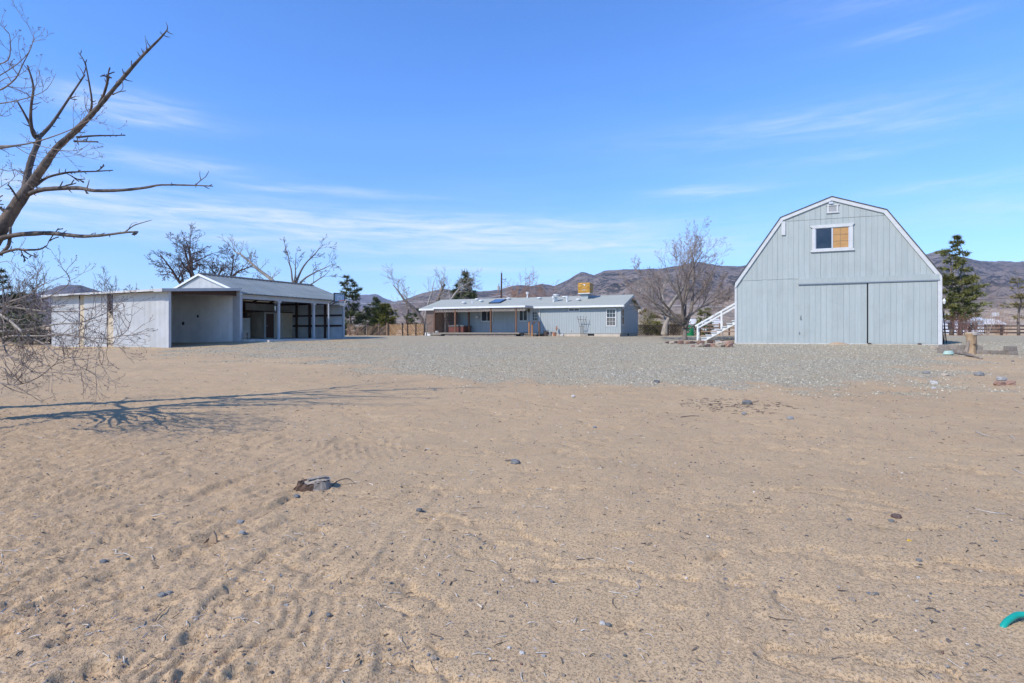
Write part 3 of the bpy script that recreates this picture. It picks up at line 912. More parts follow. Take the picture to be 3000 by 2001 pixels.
for gx in (7.32, 9.74):
    part('door_guide', MB().box(gx - .05, gx + .05, -.10, .0, -.06, .05).lathe([(.0, -.03), (.055, -.03), (.055, .03), (.0, .03)], 10, (gx, -.09, .06)).box(gx - .11, gx + .05, -.07, -.035, .02, .10), m_iron, barn)
part('corner_trim', MB().box(-.02, .105, -.01, .13, .03, 3.80), m_trim, barn)
part('corner_trim', MB().box(BW - .185, BW + .015, -.045, .13, -.02, 3.80), m_trim, barn)
part('gap_shade', MB().box(7.172, 7.238, .036, .084, .06, 3.60), m_dark, barn)  # black strip painting the shade between the two doors
for i in range(4):
    poly = [PROF[i], PROF[i + 1], INS[i + 1], INS[i]]
    part('fascia_board', MB().prism(poly, -.055 - .002 * (i % 2), .022), m_trim, barn)
OUTP = inset_profile(PROF, -.055)
MIDP = inset_profile(PROF, -.003)
for i in range(4):
    a, b = MIDP[i], MIDP[i + 1]; c, d = OUTP[i + 1], OUTP[i]
    if i == 0: d = (d[0] - .06, d[1] - .08); a = (a[0] - .06, a[1] - .09)
    if i == 3: c = (c[0] + .06, c[1] - .08); b = (b[0] + .06, b[1] - .09)
    part('roof_slope', MB().prism([a, b, c, d], -.085, 12.15), m_shingle, barn)
part('hanging_board', MB().box(2.66, 2.88, -.05, .02, 6.72, 7.56), m_trim, barn)
# loft window
wn_ = part('loft_window', MB().box(4.53, 6.25, -.005, .03, 6.97, 7.00).box(4.53, 6.25, -.005, .03, 5.74, 5.77).box(4.50, 4.545, -.005, .03, 5.74, 7.0).box(6.235, 6.28, -.005, .03, 5.74, 7.0).box(5.36, 5.43, -.022, .03, 5.77, 6.97), m_alum, barn)
part('pane', MB().box(4.545, 5.36, .008, .02, 5.77, 6.97), m_glass, wn_)
part('plywood_sheet', MB().box(5.43, 6.235, .004, .02, 5.77, 6.97), m_plywood, wn_)
part('grille_bar', MB().box(5.815, 5.832, -.006, .003, 5.78, 6.96), m_mint, wn_)
for zz in (6.17, 6.56): part('grille_bar', MB().box(5.44, 6.225, -.006, .003, zz - .008, zz + .008), m_mint, wn_)
part('head_trim', MB().prism([(4.36, 7.0), (6.42, 7.0), (6.54, 7.17), (6.50, 7.18), (4.26, 7.18), (4.22, 7.12)], -.06, .022), m_trim, wn_)
part('sill', MB().prism([(4.34, 5.74), (6.44, 5.74), (6.55, 5.60), (6.50, 5.57), (4.28, 5.57), (4.23, 5.60)], -.07, .022), m_trim, wn_)
part('side_trim', MB().prism([(4.33, 5.74), (4.50, 5.74), (4.50, 7.0), (4.36, 7.0), (4.33, 6.9)], -.045, .022), m_trim, wn_)
part('side_trim', MB().prism([(6.28, 5.74), (6.46, 5.74), (6.46, 7.0), (6.28, 7.0)], -.045, .022), m_trim, wn_)
# gable louvre
vt = part('gable_vent', MB().box(5.24, 5.62, .0, .02, 7.93, 8.29), m_dark, barn)
part('vent_frame', MB().prism([(5.08, 7.86), (5.76, 7.86), (5.72, 7.93), (5.12, 7.93)], -.05, .022).prism([(5.14, 8.29), (5.70, 8.29), (5.77, 8.36), (5.07, 8.36)], -.05, .022).box(5.13, 5.22, -.04, .022, 7.932, 8.288).box(5.62, 5.71, -.04, .022, 7.932, 8.288), m_trim, vt)
for k in range(6):
    z0 = 7.945 + k * .057
    part('louvre_slat', MB().prism([(-.03, z0), (-.022, z0 - .008), (.016, z0 + .036), (.008, z0 + .044)], 5.22, 5.62, 'x'), m_trim, vt)
part('flood_light', MB().box(5.20, 5.42, -.13, -.057, 8.40, 8.52).box(5.27, 5.35, -.09, -.02, 8.36, 8.44), m_alum, barn)

# staircase on the far side of the barn
BM = Matrix.Translation((14.22, 35.25, .911)) @ Matrix.Rotation(BARN_ROT, 4, 'Z')
st_base = BM @ Vector((-2.62, 2.9, 0)); st_base.z = gz(st_base.x, st_base.y)
stair = thing('staircase', 'white wooden outside stairs with a handrail climbing the side of the barn', 'stairs', st_base, BARN_ROT)
RUN, RISE = .335, .198
for yy in (.0, .86):
    saw = [(.36, -.05), (.36, .10)]
    for k in range(7):
        x0 = .36 + k * RUN; z0 = .10 + k * RISE
        saw += [(x0, z0 + .05), (x0 + RUN, z0 + .05)]
    saw += [(2.705, 1.28), (2.55, 1.10), (.62, -.05)]
    part('stringer', MB().prism(saw, yy, yy + .045), m_white, stair)
for k in range(7):
    x0 = .36 + k * RUN; z0 = .10 + k * RISE
    part('tread', MB().box(x0 - .04, x0 + RUN, -.05, .95, z0 + .052, z0 + .095), m_white, stair)
    part('under_tread_shade', MB().box(x0 - .03, x0 + RUN - .01, -.035, -.003, z0 - .005, z0 + .050), m_steel, stair)  # grey strip standing for the shadow line below each tread
    part('riser', MB().box(x0 + .01, x0 + .035, .047, .858, z0 - .10, z0 + .050), m_white, stair)
for yy in (-.05, .87):
    sl = RISE / RUN
    part('newel_post', MB().box(.05, .15, yy, yy + .09, -.1, 1.06), m_white, stair)
    part('newel_post', MB().box(1.62, 1.72, yy, yy + .09, .8, 2.02), m_white, stair)
    part('handrail', MB().beam((-.06, yy + .045, 1.0), (2.75, yy + .045, 1.0 + 2.81 * sl), .05, .10), m_white, stair)
    part('handrail', MB().beam((.1, yy + .045, .86), (2.75, yy + .045, .86 + 2.65 * sl), .04, .09), m_white, stair)

# ================================================================== SHED
SHED_ROT = math.atan2(-.4293, .9032)
shed = thing('corrugated_shed', 'long white corrugated steel shed with open bays and a lean-to carport', 'shed', (-27.09, 32.54, .80), SHED_ROT)


def corr(x0, x1, zb, top, pitch=.105, amp=.019, plane='y', pos=0.0, thick=.0):
    """corrugated sheet; runs along x (plane y) or along y (plane x)"""
    mb = MB(); n = max(1, int(round((x1 - x0) / pitch))); p = (x1 - x0) / n
    prof = []
    for i in range(n):
        a = x0 + i * p
        prof += [(a, 0), (a + p * .34, 0), (a + p * .5, 1), (a + p * .84, 1)]
    prof.append((x1, 0))
    for (a, h) in prof:
        o = pos - amp * h
        t = top(a) if callable(top) else top
        mb.v += [(a, o, zb), (a, o, t)] if plane == 'y' else [(o, a, zb), (o, a, t)]
    for i in range(len(prof) - 1):
        b = 2 * i
        mb.f.append((b, b + 2, b + 3, b + 1))
    return mb


lean_z = lambda y: 2.98 + .076 * y                   # underside of the lean-to roof
# outer wall
xs = [0.0, .95, 1.9, 2.84]
for a, b in zip(xs, xs[1:]): part('wall_sheet', corr(a, b - .004, -.05, 2.90, pos=0.0), m_shedwall, shed)
for a, b in zip([3.34, 4.43], [4.43, 5.53]): part('wall_sheet', corr(a, b - .004, -.05, 2.90, pos=0.0), m_shedwall, shed)
xs = [6.10, 7.02, 7.95, 8.87, 9.80, 10.70]
for a, b in zip(xs, xs[1:]): part('wall_sheet', corr(a, b - .004, -.05, 2.90, pos=0.0), m_shedwall, shed)
part('tan_strip', MB().box(2.86, 3.33, .045, .07, -.05, 2.92), m_tan, shed)
part('tan_strip', MB().prism([(5.56, -.05), (6.08, -.05), (6.10, 1.62), (5.9, 1.82), (5.70, 1.86), (5.54, 2.08)], .045, .07), m_tan, shed)
part('wall_stud', MB().box(.02, .14, .03, .14, -.05, 2.9).box(5.44, 5.56, .08, .2, -.05, 2.9).box(6.06, 6.2, .08, .2, -.05, 2.9).box(0, 10.6, .075, .12, 2.72, 2.9), m_brownwood, shed)
# lean-to roof
rf = MB()
rf.prism([(-.42, lean_z(-.42)), (4.12, lean_z(4.12)), (4.12, lean_z(4.12) + .05), (-.42, lean_z(-.42) + .05)], -.12, 10.98, 'x')
lean = part('lean_to_roof', rf, m_shedroof, shed)
part('eave_board', MB().box(-.15, 10.35, -.462, -.423, lean_z(-.42) - .06, lean_z(-.42) + .045), m_fascia, shed)
part('eave_board', MB().box(10.352, 11.02, -.466, -.423, lean_z(-.42) - .10, lean_z(-.42) + .06), m_postw, shed)
part('carport_beam', MB().prism([(-.42, lean_z(-.42) - .09), (4.02, lean_z(4.02) - .09), (4.02, lean_z(4.02) + .07), (-.42, lean_z(-.42) + .06)], 10.985, 11.03, 'x'), m_postw, shed)
part('carport_header', MB().prism([(.1, 2.76), (4.0, 2.93), (4.0, lean_z(4.0) - .01), (.1, lean_z(.1) - .01)], 10.62, 10.70, 'x'), m_brownwood, shed)
for x in np.arange(.6, 10.6, 1.25): part('rafter', MB().prism([(.1, lean_z(.1) - .15), (4.05, lean_z(4.05) - .15), (4.05, lean_z(4.05) - .01), (.1, lean_z(.1) - .01)], x, x + .05, 'x'), m_brownwood, shed)
part('carport_post', MB().box(10.72, 10.86, -.03, .10, -.25, 2.95), m_postw, shed)
part('carport_post', MB().box(10.70, 10.98, 3.98, 4.10, -.1, 3.2), m_postw, shed)
part('carport_wall', MB().box(10.34, 10.69, 4.02, 4.09, .10, 2.9), m_postw, shed)
part('outlet_box', MB().box(5.82, 5.92, 4.03, 4.10, 1.28, 1.46), m_black, shed)
part('outlet_box', MB().box(7.20, 7.27, 4.03, 4.10, 1.72, 1.86), m_black, shed)
# gable wall and its corrugated sheets
RX, RZ = 7.36, 4.24
gtop = lambda x: RZ - abs(x - RX) * .340
xs = np.linspace(3.90, 10.69, 9)
for a, b in zip(xs, xs[1:]):
    part('wall_sheet', corr(a, b - .004, .12, lean_z(4.1) - .02, pos=4.12), m_shedfill, shed)
xs = np.linspace(3.85, 10.78, 9)
for a, b in zip(xs, xs[1:]):
    part('wall_sheet', corr(a, b - .004, lean_z(4.1) - .02, gtop, pos=4.12), m_shedwall, shed)
# main frame
posts = [4.20, 6.88, 9.75, 12.56]
for y in posts:
    po = part('bay_post', MB().box(10.70, 10.84, y - .065, y + .065, .42, 2.76), m_postw, shed)
    if y > 5: part('knee_block', MB().prism([(y - .16, 2.76), (y + .16, 2.76), (y + .11, 2.64), (y - .11, 2.64)], 10.65, 10.88, 'x'), m_postw, po)
part('front_beam', MB().box(10.70, 10.85, 4.10, 12.68, 2.762, 3.02), m_postw, shed)
for y in np.arange(5.0, 12.7, 1.45): part('rafter_end', MB().prism([(10.2, 3.22), (11.0, 2.975), (11.0, 3.06), (10.2, 3.34)], y, y + .06), m_tan, shed)
for y in np.arange(4.8, 12.6, 1.45): part('rafter', MB().beam((3.95, y, 3.02), (RX, y, RZ - .08), .06, .12).beam((RX, y, RZ - .08), (10.65, y, 3.05), .06, .12), m_brownwood, shed)
ny = 10
ys_ = np.linspace(4.03, 13.02, ny + 1)
for sgn in (1, -1):
    for a, b in zip(ys_, ys_[1:]):
        mb = MB()
        xe = RX + sgn * 3.74; ze = RZ + .06 - 3.74 * .34
        P = [(RX, RZ + .06), (xe, ze), (xe, ze + .035), (RX, RZ + .095)]
        if sgn < 0: P = P[::-1]
        mb.prism(P, a, b - .004)
        for yy in (a + .01, a + (b - a) * .35, a + (b - a) * .68):
            mb.prism([(p, q + .034) for p, q in (P if sgn > 0 else P[::-1])][0:2] + [(xe, ze + .062), (RX, RZ + .122)], yy, yy + .035)
        part('roof_sheet', mb, m_shedroof, shed)
part('ridge_cap', MB().prism([(RX - .25, RZ + .045), (RX, RZ + .13), (RX + .25, RZ + .045), (RX, RZ + .16)], 4.02, 13.03), m_shingle, shed)
for sgn in (1, -1):
    xe = RX + sgn * 3.76; ze = RZ + .05 - 3.76 * .34
    P = [(RX, RZ + .10), (xe, ze + .05), (xe, ze - .07), (RX, RZ - .02)]
    part('rake_board', MB().prism(P if sgn > 0 else P[::-1], 3.99, 4.025), m_white, shed)
# inside
part('floor_slab', MB().box(3.7, 11.55, 4.15, 12.9, -.4, .42).box(11.552, 12.6, 4.6, 9.4, -.4, .385), m_concrete, shed)
xs = np.linspace(4.15, 12.62, 10)
for a, b in zip(xs, xs[1:]): part('back_sheet', corr(a, b - .003, .42, 3.1, plane='x', pos=3.95, amp=-.015), m_shedin, shed)
xs = np.linspace(3.96, 10.66, 8)
for a, b in zip(xs, xs[1:]): part('end_sheet', corr(a, b - .003, .42, gtop, pos=12.64, amp=.015), m_shedin, shed)
for zz in (1.24, 1.98, 2.85): part('girt', MB().box(3.97, 10.64, 12.52, 12.60, zz, zz + .13), m_brownwood, shed)
for xx in (6.25, 7.55, 9.05): part('wall_post', MB().box(xx, xx + .17, 12.44, 12.517, .42, 3.3), m_brownwood, shed)
for zz in (1.30, 2.3, 2.95): part('girt', MB().box(3.97, 4.05, 4.2, 12.5, zz, zz + .14), m_brownwood, shed)
for yy in (5.3, 7.4, 9.6): part('wall_post', MB().box(4.06, 4.24, yy, yy + .18, .42, 3.1), m_brownwood, shed)
room = part('storage_room', MB().box(4.27, 6.0, 9.86, 12.43, .42, 2.26), m_roomply, shed)
part('room_cap', MB().box(4.27, 6.06, 9.78, 12.44, 2.263, 2.33), m_brownwood, room)
dr = part('brown_door', MB().box(6.004, 6.03, 10.0, 10.68, .44, 2.16), m_door, room)
part('door_frame', MB().box(6.003, 6.05, 9.84, 9.998, .42, 2.25).box(6.003, 6.05, 10.682, 10.82, .42, 2.25).box(6.003, 6.05, 9.998, 10.682, 2.163, 2.25), m_trim, room)
part('door_knob', MB().lathe([(.0, -.03), (.035, -.02), (.035, .02), (0, .03)], 8, (6.06, 10.08, 1.3)), m_alum, dr)
for a, b in ((10.84, 11.42), (11.46, 12.40)): part('room_board', MB().box(6.003, 6.02, a, b, .46, 2.22), m_roomply, room)
part('room_batten', MB().box(6.021, 6.04, 11.40, 11.48, .46, 2.22), m_trim, room)
part('work_bench', MB().box(4.3, 5.0, 6.0, 9.6, 1.90, 1.98).box(4.3, 4.95, 7.4, 9.5, .5, 1.75), m_brownwood, shed)
part('grey_board', MB().box(5.02, 5.06, 7.9, 9.5, .44, 1.84), m_shedin, shed)
part('dark_shelf', MB().box(4.3, 5.1, 6.4, 9.7, 2.22, 2.30), m_brownwood, shed)

SM = Matrix.Translation((-27.09, 32.54, .80)) @ Matrix.Rotation(SHED_ROT, 4, 'Z')
# cinder block standing by the first post
p = SM @ Vector((11.15, 4.25, 0)); p.z = .80 + .41
cb = thing('cinder_block', 'hollow grey cinder block standing on end beside the first shed post', 'block', p, SHED_ROT + .15)
part('block_shell', MB().box(-.10, .10, -.10, -.07, 0, .40).box(-.10, .10, .07, .10, 0, .40).box(-.10, .10, -.07, .07, 0, .035).box(-.10, .10, -.07, .07, .365, .40).box(-.10, .10, -.07, .07, .18, .22), m_block, cb)
part('hollow_shade', MB().box(-.02, .0, -.069, .069, .036, .179).box(-.02, .0, -.069, .069, .221, .364), m_dark, cb)  # black sheets painting the shade inside the hollows
# basketball hoop
p = SM @ Vector((11.75, 10.10, 0)); p.z = .80 + .42 - .04
hoop = thing('basketball_hoop', 'basketball hoop with a clear framed backboard on a white pole before the shed', 'basketball hoop', p, SHED_ROT)
part('pole', MB().tube([Vector((0, 0, -.1)), Vector((0, 0, 2.35))], [.05, .05], 8), m_postw, hoop)
part('support_arm', MB().beam((0, .05, 2.2), (.42, .36, 2.55), .03, .04).beam((0, .05, 2.32), (.42, .36, 2.80), .03, .04).beam((0, .0, 2.2), (.42, .60, 2.55), .03, .04).beam((0, .0, 2.32), (.42, .60, 2.80), .03, .04), m_black, hoop)
bb = part('backboard', MB().box(.45, .475, .04, .96, 2.48, 3.02), mat('clear_board', (.30, .40, .52), None, rough=.12), hoop)
part('board_frame', MB().box(.43, .50, -.01, .05, 2.44, 3.06).box(.43, .50, .95, 1.01, 2.44, 3.06).box(.43, .50, .05, .95, 3.0, 3.06).box(.43, .50, .05, .95, 2.44, 2.50), m_black, bb)
part('target_square', MB().box(.476, .482, .33, .36, 2.58, 2.84).box(.476, .482, .66, .69, 2.58, 2.84).box(.476, .482, .36, .66, 2.81, 2.84).box(.476, .482, .36, .66, 2.58, 2.61), m_white, bb)
rim = [Vector((.72 + .22 * math.cos(a), .5 + .22 * math.sin(a), 2.56)) for a in np.linspace(0, 2 * math.pi, 17)]
part('rim', MB().tube(rim, [.012] * 17, 5).box(.476, .52, .44, .56, 2.52, 2.58), mat('orange_red_rim', (.55, .10, .04), None, rough=.5), hoop)
net = MB()
for k in range(10):
    a = k * math.pi / 5
    for s in (1, -1):
        b = a + s * math.pi / 5
        net.tube([Vector((.72 + .22 * math.cos(a), .5 + .22 * math.sin(a), 2.55)), Vector((.72 + .15 * math.cos((a + b) / 2), .5 + .15 * math.sin((a + b) / 2), 2.38)), Vector((.72 + .13 * math.cos(b), .5 + .13 * math.sin(b), 2.2))], [.006] * 3, 3)
part('net', net, m_white, hoop)

# ================================================================== HOUSE
house = thing('manufactured_house', 'low pale blue grey manufactured house with a long covered porch', 'house', (-7.89, 51.12, 1.30), BARN_ROT)
HM = Matrix.Translation((-7.89, 51.12, 1.30)) @ Matrix.Rotation(BARN_ROT, 4, 'Z')
HL, HD = 18.0, 7.4
gz_h = 2.50
hw = MB().prism([(.04, .262), (HD, .262), (HD, gz_h), (HD / 2, gz_h + 3.75 * .262), (.04, gz_h)], 2.05, HL - .03, 'x')
part('wall', hw, m_house, house)
part('foundation', MB().box(2.1, HL - .06, .03, HD - .05, -.5, .258), m_found, house)
part('foundation_vent', MB().box(15.30, 15.84, .018, .05, .06, .22), m_dark, house)
part('foundation_vent', MB().box(HL - .065, HL - .045, 3.0, 3.5, .06, .22), m_dark, house)
# siding panels, four feet wide, with grooves cut between their boards
openings = [(5.55, 6.82, 1.24, 2.36), (9.17, 10.11, 1.24, 2.35), (10.29, 11.19, .30, 2.33), (13.62, 14.70, 2.0, 2.40), (16.77, 17.70, .78, 2.28)]
npan = 13
px = np.linspace(2.06, HL, npan + 1)
for a, b in zip(px, px[1:]):
    mb = MB()
    for k in range(6):
        c0 = a + (b - a) * k / 6 + (.004 if k else .006); c1 = a + (b - a) * (k + 1) / 6 - .004
        y0 = .0 if k else .004
        spans = [(.25, 2.48)]
        for (u0, u1, z0, z1) in openings:
            if c1 > u0 and c0 < u1:
                ns = []
                for (s0, s1) in spans:
                    if z0 > s0: ns.append((s0, min(s1, z0)))
                    if z1 < s1: ns.append((max(s0, z1), s1))
                spans = ns
        for (s0, s1) in spans: mb.box(c0, c1, y0, .039, s0, s1)
    part('siding_panel', mb, m_house, house)
py = np.linspace(0.0, HD, 7)
for a, b in zip(py, py[1:]):
    top = lambda y: gz_h + (3.70 - abs(y - HD / 2)) * .262
    mb = MB()
    for k in range(6):
        c0 = a + (b - a) * k / 6 + .004; c1 = a + (b - a) * (k + 1) / 6 - .004
        mb.prism([(c0, .25), (c1, .25), (c1, 2.32), (c0, 2.32)], HL - .028, HL + .012, 'x')
    part('siding_panel', mb, m_house, house)
    part('gable_panel', MB().prism([(a + .004, 2.33), (b - .004, 2.33), (b - .004, top(b) + .10), ((a + b) / 2, top((a + b) / 2) + .10), (a + .004, top(a) + .10)], HL - .028, HL + .018, 'x'), m_house, house)
part('corner_board', MB().box(HL - .06, HL + .025, -.022, .07, .25, 2.5), m_house, house)
# roof
OH = .32
rz = lambda y: 2.55 + (3.70 - abs(y - 3.70)) * .262
pitch_top = 2.55 + (3.7 + .0) * .262
for sgn in (-1, 1):
    ye = 3.70 + sgn * (3.70 + OH)
    ze = pitch_top - (3.70 + OH) * .262
    P = [(3.70, pitch_top), (ye, ze), (ye, ze + .05), (3.70, pitch_top + .05)]
    part('roof_slope', MB().prism(P if sgn > 0 else P[::-1], -.62, HL + .36, 'x'), m_houseroof, house)
    P2 = [(3.70, pitch_top - .005), (ye, ze - .005), (ye, ze - .15), (3.70, pitch_top - .15)]
    part('rake_board', MB().prism(P2 if sgn > 0 else P2[::-1], HL + .32, HL + .365, 'x'), m_white if sgn > 0 else m_postw, house)
    part('rake_board', MB().prism(P2 if sgn > 0 else P2[::-1], -.625, -.58, 'x'), m_white, house)
zf = pitch_top - (3.70 + OH) * .262
part('eave_fascia', MB().box(9.75, HL + .318, -OH - .04, -OH, zf - .11, zf + .045), m_white, house)
part('eave_fascia', MB().box(-.62, 1.2, -OH - .04, -OH, zf - .11, zf + .045), m_white, house)
part('soffit', MB().box(-.55, HL + .31, -OH + .002, -.002, zf - .10, zf - .06).box(HL + .02, HL + .315, -OH, 3.6, zf - .10, zf - .06) if False else MB().box(-.55, HL + .01, -OH + .002, -.002, zf - .10, zf - .06), m_house, house)


def window(x0, x1, z0, z1, split, glass=m_glass2, grid=None, trim=.10, tm=m_trim):
    w = part('window', MB().box(x0 + trim, x1 - trim, .03, .05, z0 + trim, z1 - trim), glass, house)
    part('window_frame', MB().box(x0, x0 + trim, -.025, .045, z0, z1).box(x1 - trim, x1, -.025, .045, z0, z1).box(x0 + trim, x1 - trim, -.025, .045, z0, z0 + trim).box(x0 + trim, x1 - trim, -.025, .045, z1 - trim, z1), tm, w)
    if split == 'v': part('mullion', MB().box((x0 + x1) / 2 - .025, (x0 + x1) / 2 + .025, -.01, .029, z0 + trim, z1 - trim), tm, w)
    if split == 'h': part('mullion', MB().box(x0 + trim, x1 - trim, -.015, .029, (z0 + z1) / 2 - .03, (z0 + z1) / 2 + .03), tm, w)
    if grid:
        g = MB(); nx, nz = grid
        for i in range(1, nx):
            xx = x0 + trim + (x1 - x0 - 2 * trim) * i / nx; g.box(xx - .011, xx + .011, .006, .028, z0 + trim, z1 - trim)
        for j in range(1, nz):
            if split == 'h' and j * 2 == nz: continue
            zz = z0 + trim + (z1 - z0 - 2 * trim) * j / nz; g.box(x0 + trim, x1 - trim, .004, .0275, zz - .011, zz + .011)
        part('grille', g, tm, w)
    return w


window(5.58, 6.80, 1.26, 2.34, 'v')
window(9.20, 10.08, 1.26, 2.33, 'v')
window(13.65, 14.68, 2.02, 2.38, 'v', m_glass2)
w_ = window(16.80, 17.67, .80, 2.26, 'h', m_glass, (3, 4))
part('screen', MB().box(16.91, 17.56, .022, .0292, .91, 1.49), m_screen, w_)
d_ = part('door', MB().box(10.40, 11.10, .0, .045, .34, 2.22), m_house, house)
part('door_frame', MB().box(10.31, 10.398, -.03, .045, .33, 2.32).box(11.102, 11.18, -.03, .045, .33, 2.32).box(10.398, 11.102, -.03, .045, 2.222, 2.32), m_trim, d_)
part('door_glass', MB().box(10.53, 10.97, -.008, -.002, 1.35, 2.08), m_glass2, d_)
g = MB()
for i in (0, 1, 2, 3): g.box(10.52 + .147 * i - .009, 10.52 + .147 * i + .014, -.016, -.009, 1.33, 2.10)
for j in (0, 1, 2, 3): g.box(10.515, 10.98, -.018, -.0085, 1.335 + .245 * j - .009, 1.335 + .245 * j + .012)
part('grille', g, m_trim, d_)
part('handle', MB().box(10.46, 10.49, -.05, -.002, 1.12, 1.22), m_steel, d_)
gw = part('window', MB().box(HL + .016, HL + .03, .38, 1.10, .98, 2.22), m_glass2, house)
part('window_frame', MB().box(HL + .014, HL + .05, .28, .378, .88, 2.32).box(HL + .014, HL + .05, 1.102, 1.20, .88, 2.32).box(HL + .014, HL + .05, .378, 1.102, .88, .978).box(HL + .014, HL + .05, .378, 1.102, 2.222, 2.32).box(HL + .031, HL + .045, .378, 1.102, 1.57, 1.63), m_trim, gw)
part('wall_lamp', MB().lathe([(.03, 0), (.08, .06), (.09, .2), (.05, .28), (.015, .34)], 8, (10.16, -.09, 2.02)).box(10.13, 10.19, -.06, .0, 2.12, 2.2), m_iron, house)
part('faucet', MB().box(13.86, 13.94, -.05, .0, .42, .52), m_palerock, house)

# porch roof, posts, fringe
PD = 2.05
PX0, PX1 = 2.0, 10.6
pr = part('porch_roof', MB().prism([(-PD, 2.47), (-OH - .0, 2.515), (-OH - .0, 2.56), (-PD, 2.52)], PX0, PX1, 'x'), m_houseroof, house)
part('fascia', MB().box(PX0 - .05, PX1 + .05, -PD - .042, -PD - .002, 2.38, 2.53), m_white, pr)
part('fascia', MB().prism([(-PD, 2.38), (-OH, 2.425), (-OH, 2.575), (-PD, 2.53)], PX1 + .002, PX1 + .042, 'x'), m_postw, pr)
part('fascia', MB().prism([(-PD, 2.38), (-OH, 2.425), (-OH, 2.575), (-PD, 2.53)], PX0 - .042, PX0 - .002, 'x'), m_postw, pr)
for x, y, w in ((2.06, -1.95, .10), (4.10, -1.95, .13), (4.78, -.75, .15), (7.50, -1.95, .13), (9.80, -1.95, .12)):
    part('porch_post', MB().box(x - w / 2, x + w / 2, y - w / 2, y + w / 2, .33, 2.46), m_redwood, pr)


def lattice(x0, x1, z0, z1, y, pitch=.13, w=.038, t=.008, ang=1.0, plane='y', both=True):
    """crossed thin strips clipped to a rectangle"""
    mb = MB(); H = z1 - z0
    for s in ((1, -1) if both else (1,)):
        k = x0 - H * ang
        while k < x1 + H * ang:
            a0, a1 = (k, k + s * H * ang) if s > 0 else (k, k - H * ang)
            # clip the line (a0,z0)-(a1,z1)
            pts = []
            t0, t1 = 0.0, 1.0
            d = a1 - a0
            ta, tb = (x0 - a0) / d, (x1 - a0) / d
            if ta > tb: ta, tb = tb, ta
            t0, t1 = max(t0, ta), min(t1, tb)
            if t1 - t0 > .03:
                p = (a0 + d * t0, z0 + H * t0); q = (a0 + d * t1, z0 + H * t1)
                yy = y + (t if s > 0 else -t) * .55
                if plane == 'y': mb.beam((p[0], yy, p[1]), (q[0], yy, q[1]), t, w, up=(0, 0, 1))
                else: mb.beam((yy, p[0], p[1]), (yy, q[0], q[1]), t, w, up=(0, 0, 1))
            k += pitch
    return mb


part('lattice_fringe', lattice(PX0 + .05, PX1, 2.08, 2.40, -1.98, .24, .055), m_fringe, pr, kind='stuff')
sc1 = part('lattice_screen', lattice(2.05, 3.55, .34, 2.38, -.55, .16, .055), m_lattice, pr, kind='stuff')
part('screen_frame', MB().box(3.50, 3.58, -.60, -.50, .33, 2.4).box(2.02, 3.5, -.59, -.51, 1.36, 1.43).box(2.02, 2.08, -.60, -.50, .33, 2.4), m_lattice, pr)
part('lattice_screen', lattice(-.05, 1.85, .05, 2.42, -.02, .17, .062), m_lattice, house, kind='stuff')
part('lattice_screen', lattice(-1.9, -.1, .33, 2.38, 1.92, .12, .05, plane='x'), m_lattice, pr, kind='stuff')
part('end_skirt', MB().box(-.15, 1.0, -.06, -.03, -.10, .33), m_white, house)

# deck
deck = part('deck', MB().box(1.6, 10.2, -2.2, .0, .20, .285), m_deck, house)
n = 14
for k in range(n):
    y0 = -2.24 + k * (2.2 / n)
    part('deck_board', MB().box(1.55, 10.2, y0, y0 + 2.2 / n - .008, .287, .325), m_deck, deck)
part('deck_skirt', lattice(3.2, 9.9, -.12, .20, -2.19, .14, .05), m_fringe, deck, kind='stuff')
part('rim_joist', MB().box(1.55, 10.2, -2.285, -2.245, .20, .324), m_deck, deck)
part('under_deck_shade', MB().box(1.7, 10.1, -2.1, -.1, -.3, .19), m_dark, deck)  # black solid painting the shade below the deck boards
for k in range(2): part('step', MB().box(1.95, 3.05, -2.62 + .02 * k - .22 * (1 - k), -2.30 - .22 * (1 - k) + .0, -.02 + .13 * k, .06 + .13 * k), m_deck, deck)
part('step_rail', MB().box(1.62, 1.72, -2.75, -2.65, -.2, .95).beam((1.67, -2.75, .93), (1.67, -1.9, 1.28), .06, .06), m_deck, deck)
# landing with steps by the door
land = part('landing', MB().box(10.22, 11.6, -1.35, -.02, .17, .24), m_deck, house)
part('step', MB().box(10.35, 11.4, -1.75, -1.37, .04, .10), m_deck, land)
part('rail_post', MB().box(10.62, 10.74, -1.32, -1.22, -.05, 1.18), m_railpost, land)
part('rail_post', MB().box(11.50, 11.62, -1.32, -1.22, -.05, 1.18), m_redwood, land)
part('rail_post', MB().box(11.12, 11.24, -1.92, -1.82, -.1, .95), m_railpost, land)
part('top_rail', MB().box(10.58, 11.66, -1.34, -1.20, 1.182, 1.23).beam((11.18, -1.9, .92), (11.18, -1.28, 1.16), .07, .05), m_redwood, land)

# things on the roof that are part of it
for x, y in ((3.1, 1.5), (3.75, 2.9), (4.55, 2.1), (7.0, 2.9), (10.1, 2.7), (14.05, 1.6), (12.4, 2.9)):
    z = 2.60 + (y + OH) * .262 - OH * .262
    part('roof_vent', MB().lathe([(.10, -.02), (.10, .10), (.22, .10), (.20, .17), (.0, .20)], 10, (x, y, z)), m_white, house)
part('vent_pipe', MB().lathe([(.05, -.02), (.05, .26), (.0, .26)], 8, (3.9, 1.6, 2.98)), m_white, house)
for x, y, h_, r in ((11.90, 1.35, .34, .085), (12.05, 1.65, .42, .16), (13.12, 1.35, .30, .09), (8.63, 3.5, .36, .09)):
    z = 2.58 + y * .262
    part('flue', MB().lathe([(r * .7, -.05), (r * .7, h_), (r * 1.5, h_), (r * 1.5, h_ + .07), (r * .8, h_ + .10), (r * 1.7, h_ + .14), (r * 1.7, h_ + .2), (0, h_ + .22)], 10, (x, y, z)), m_white, house)
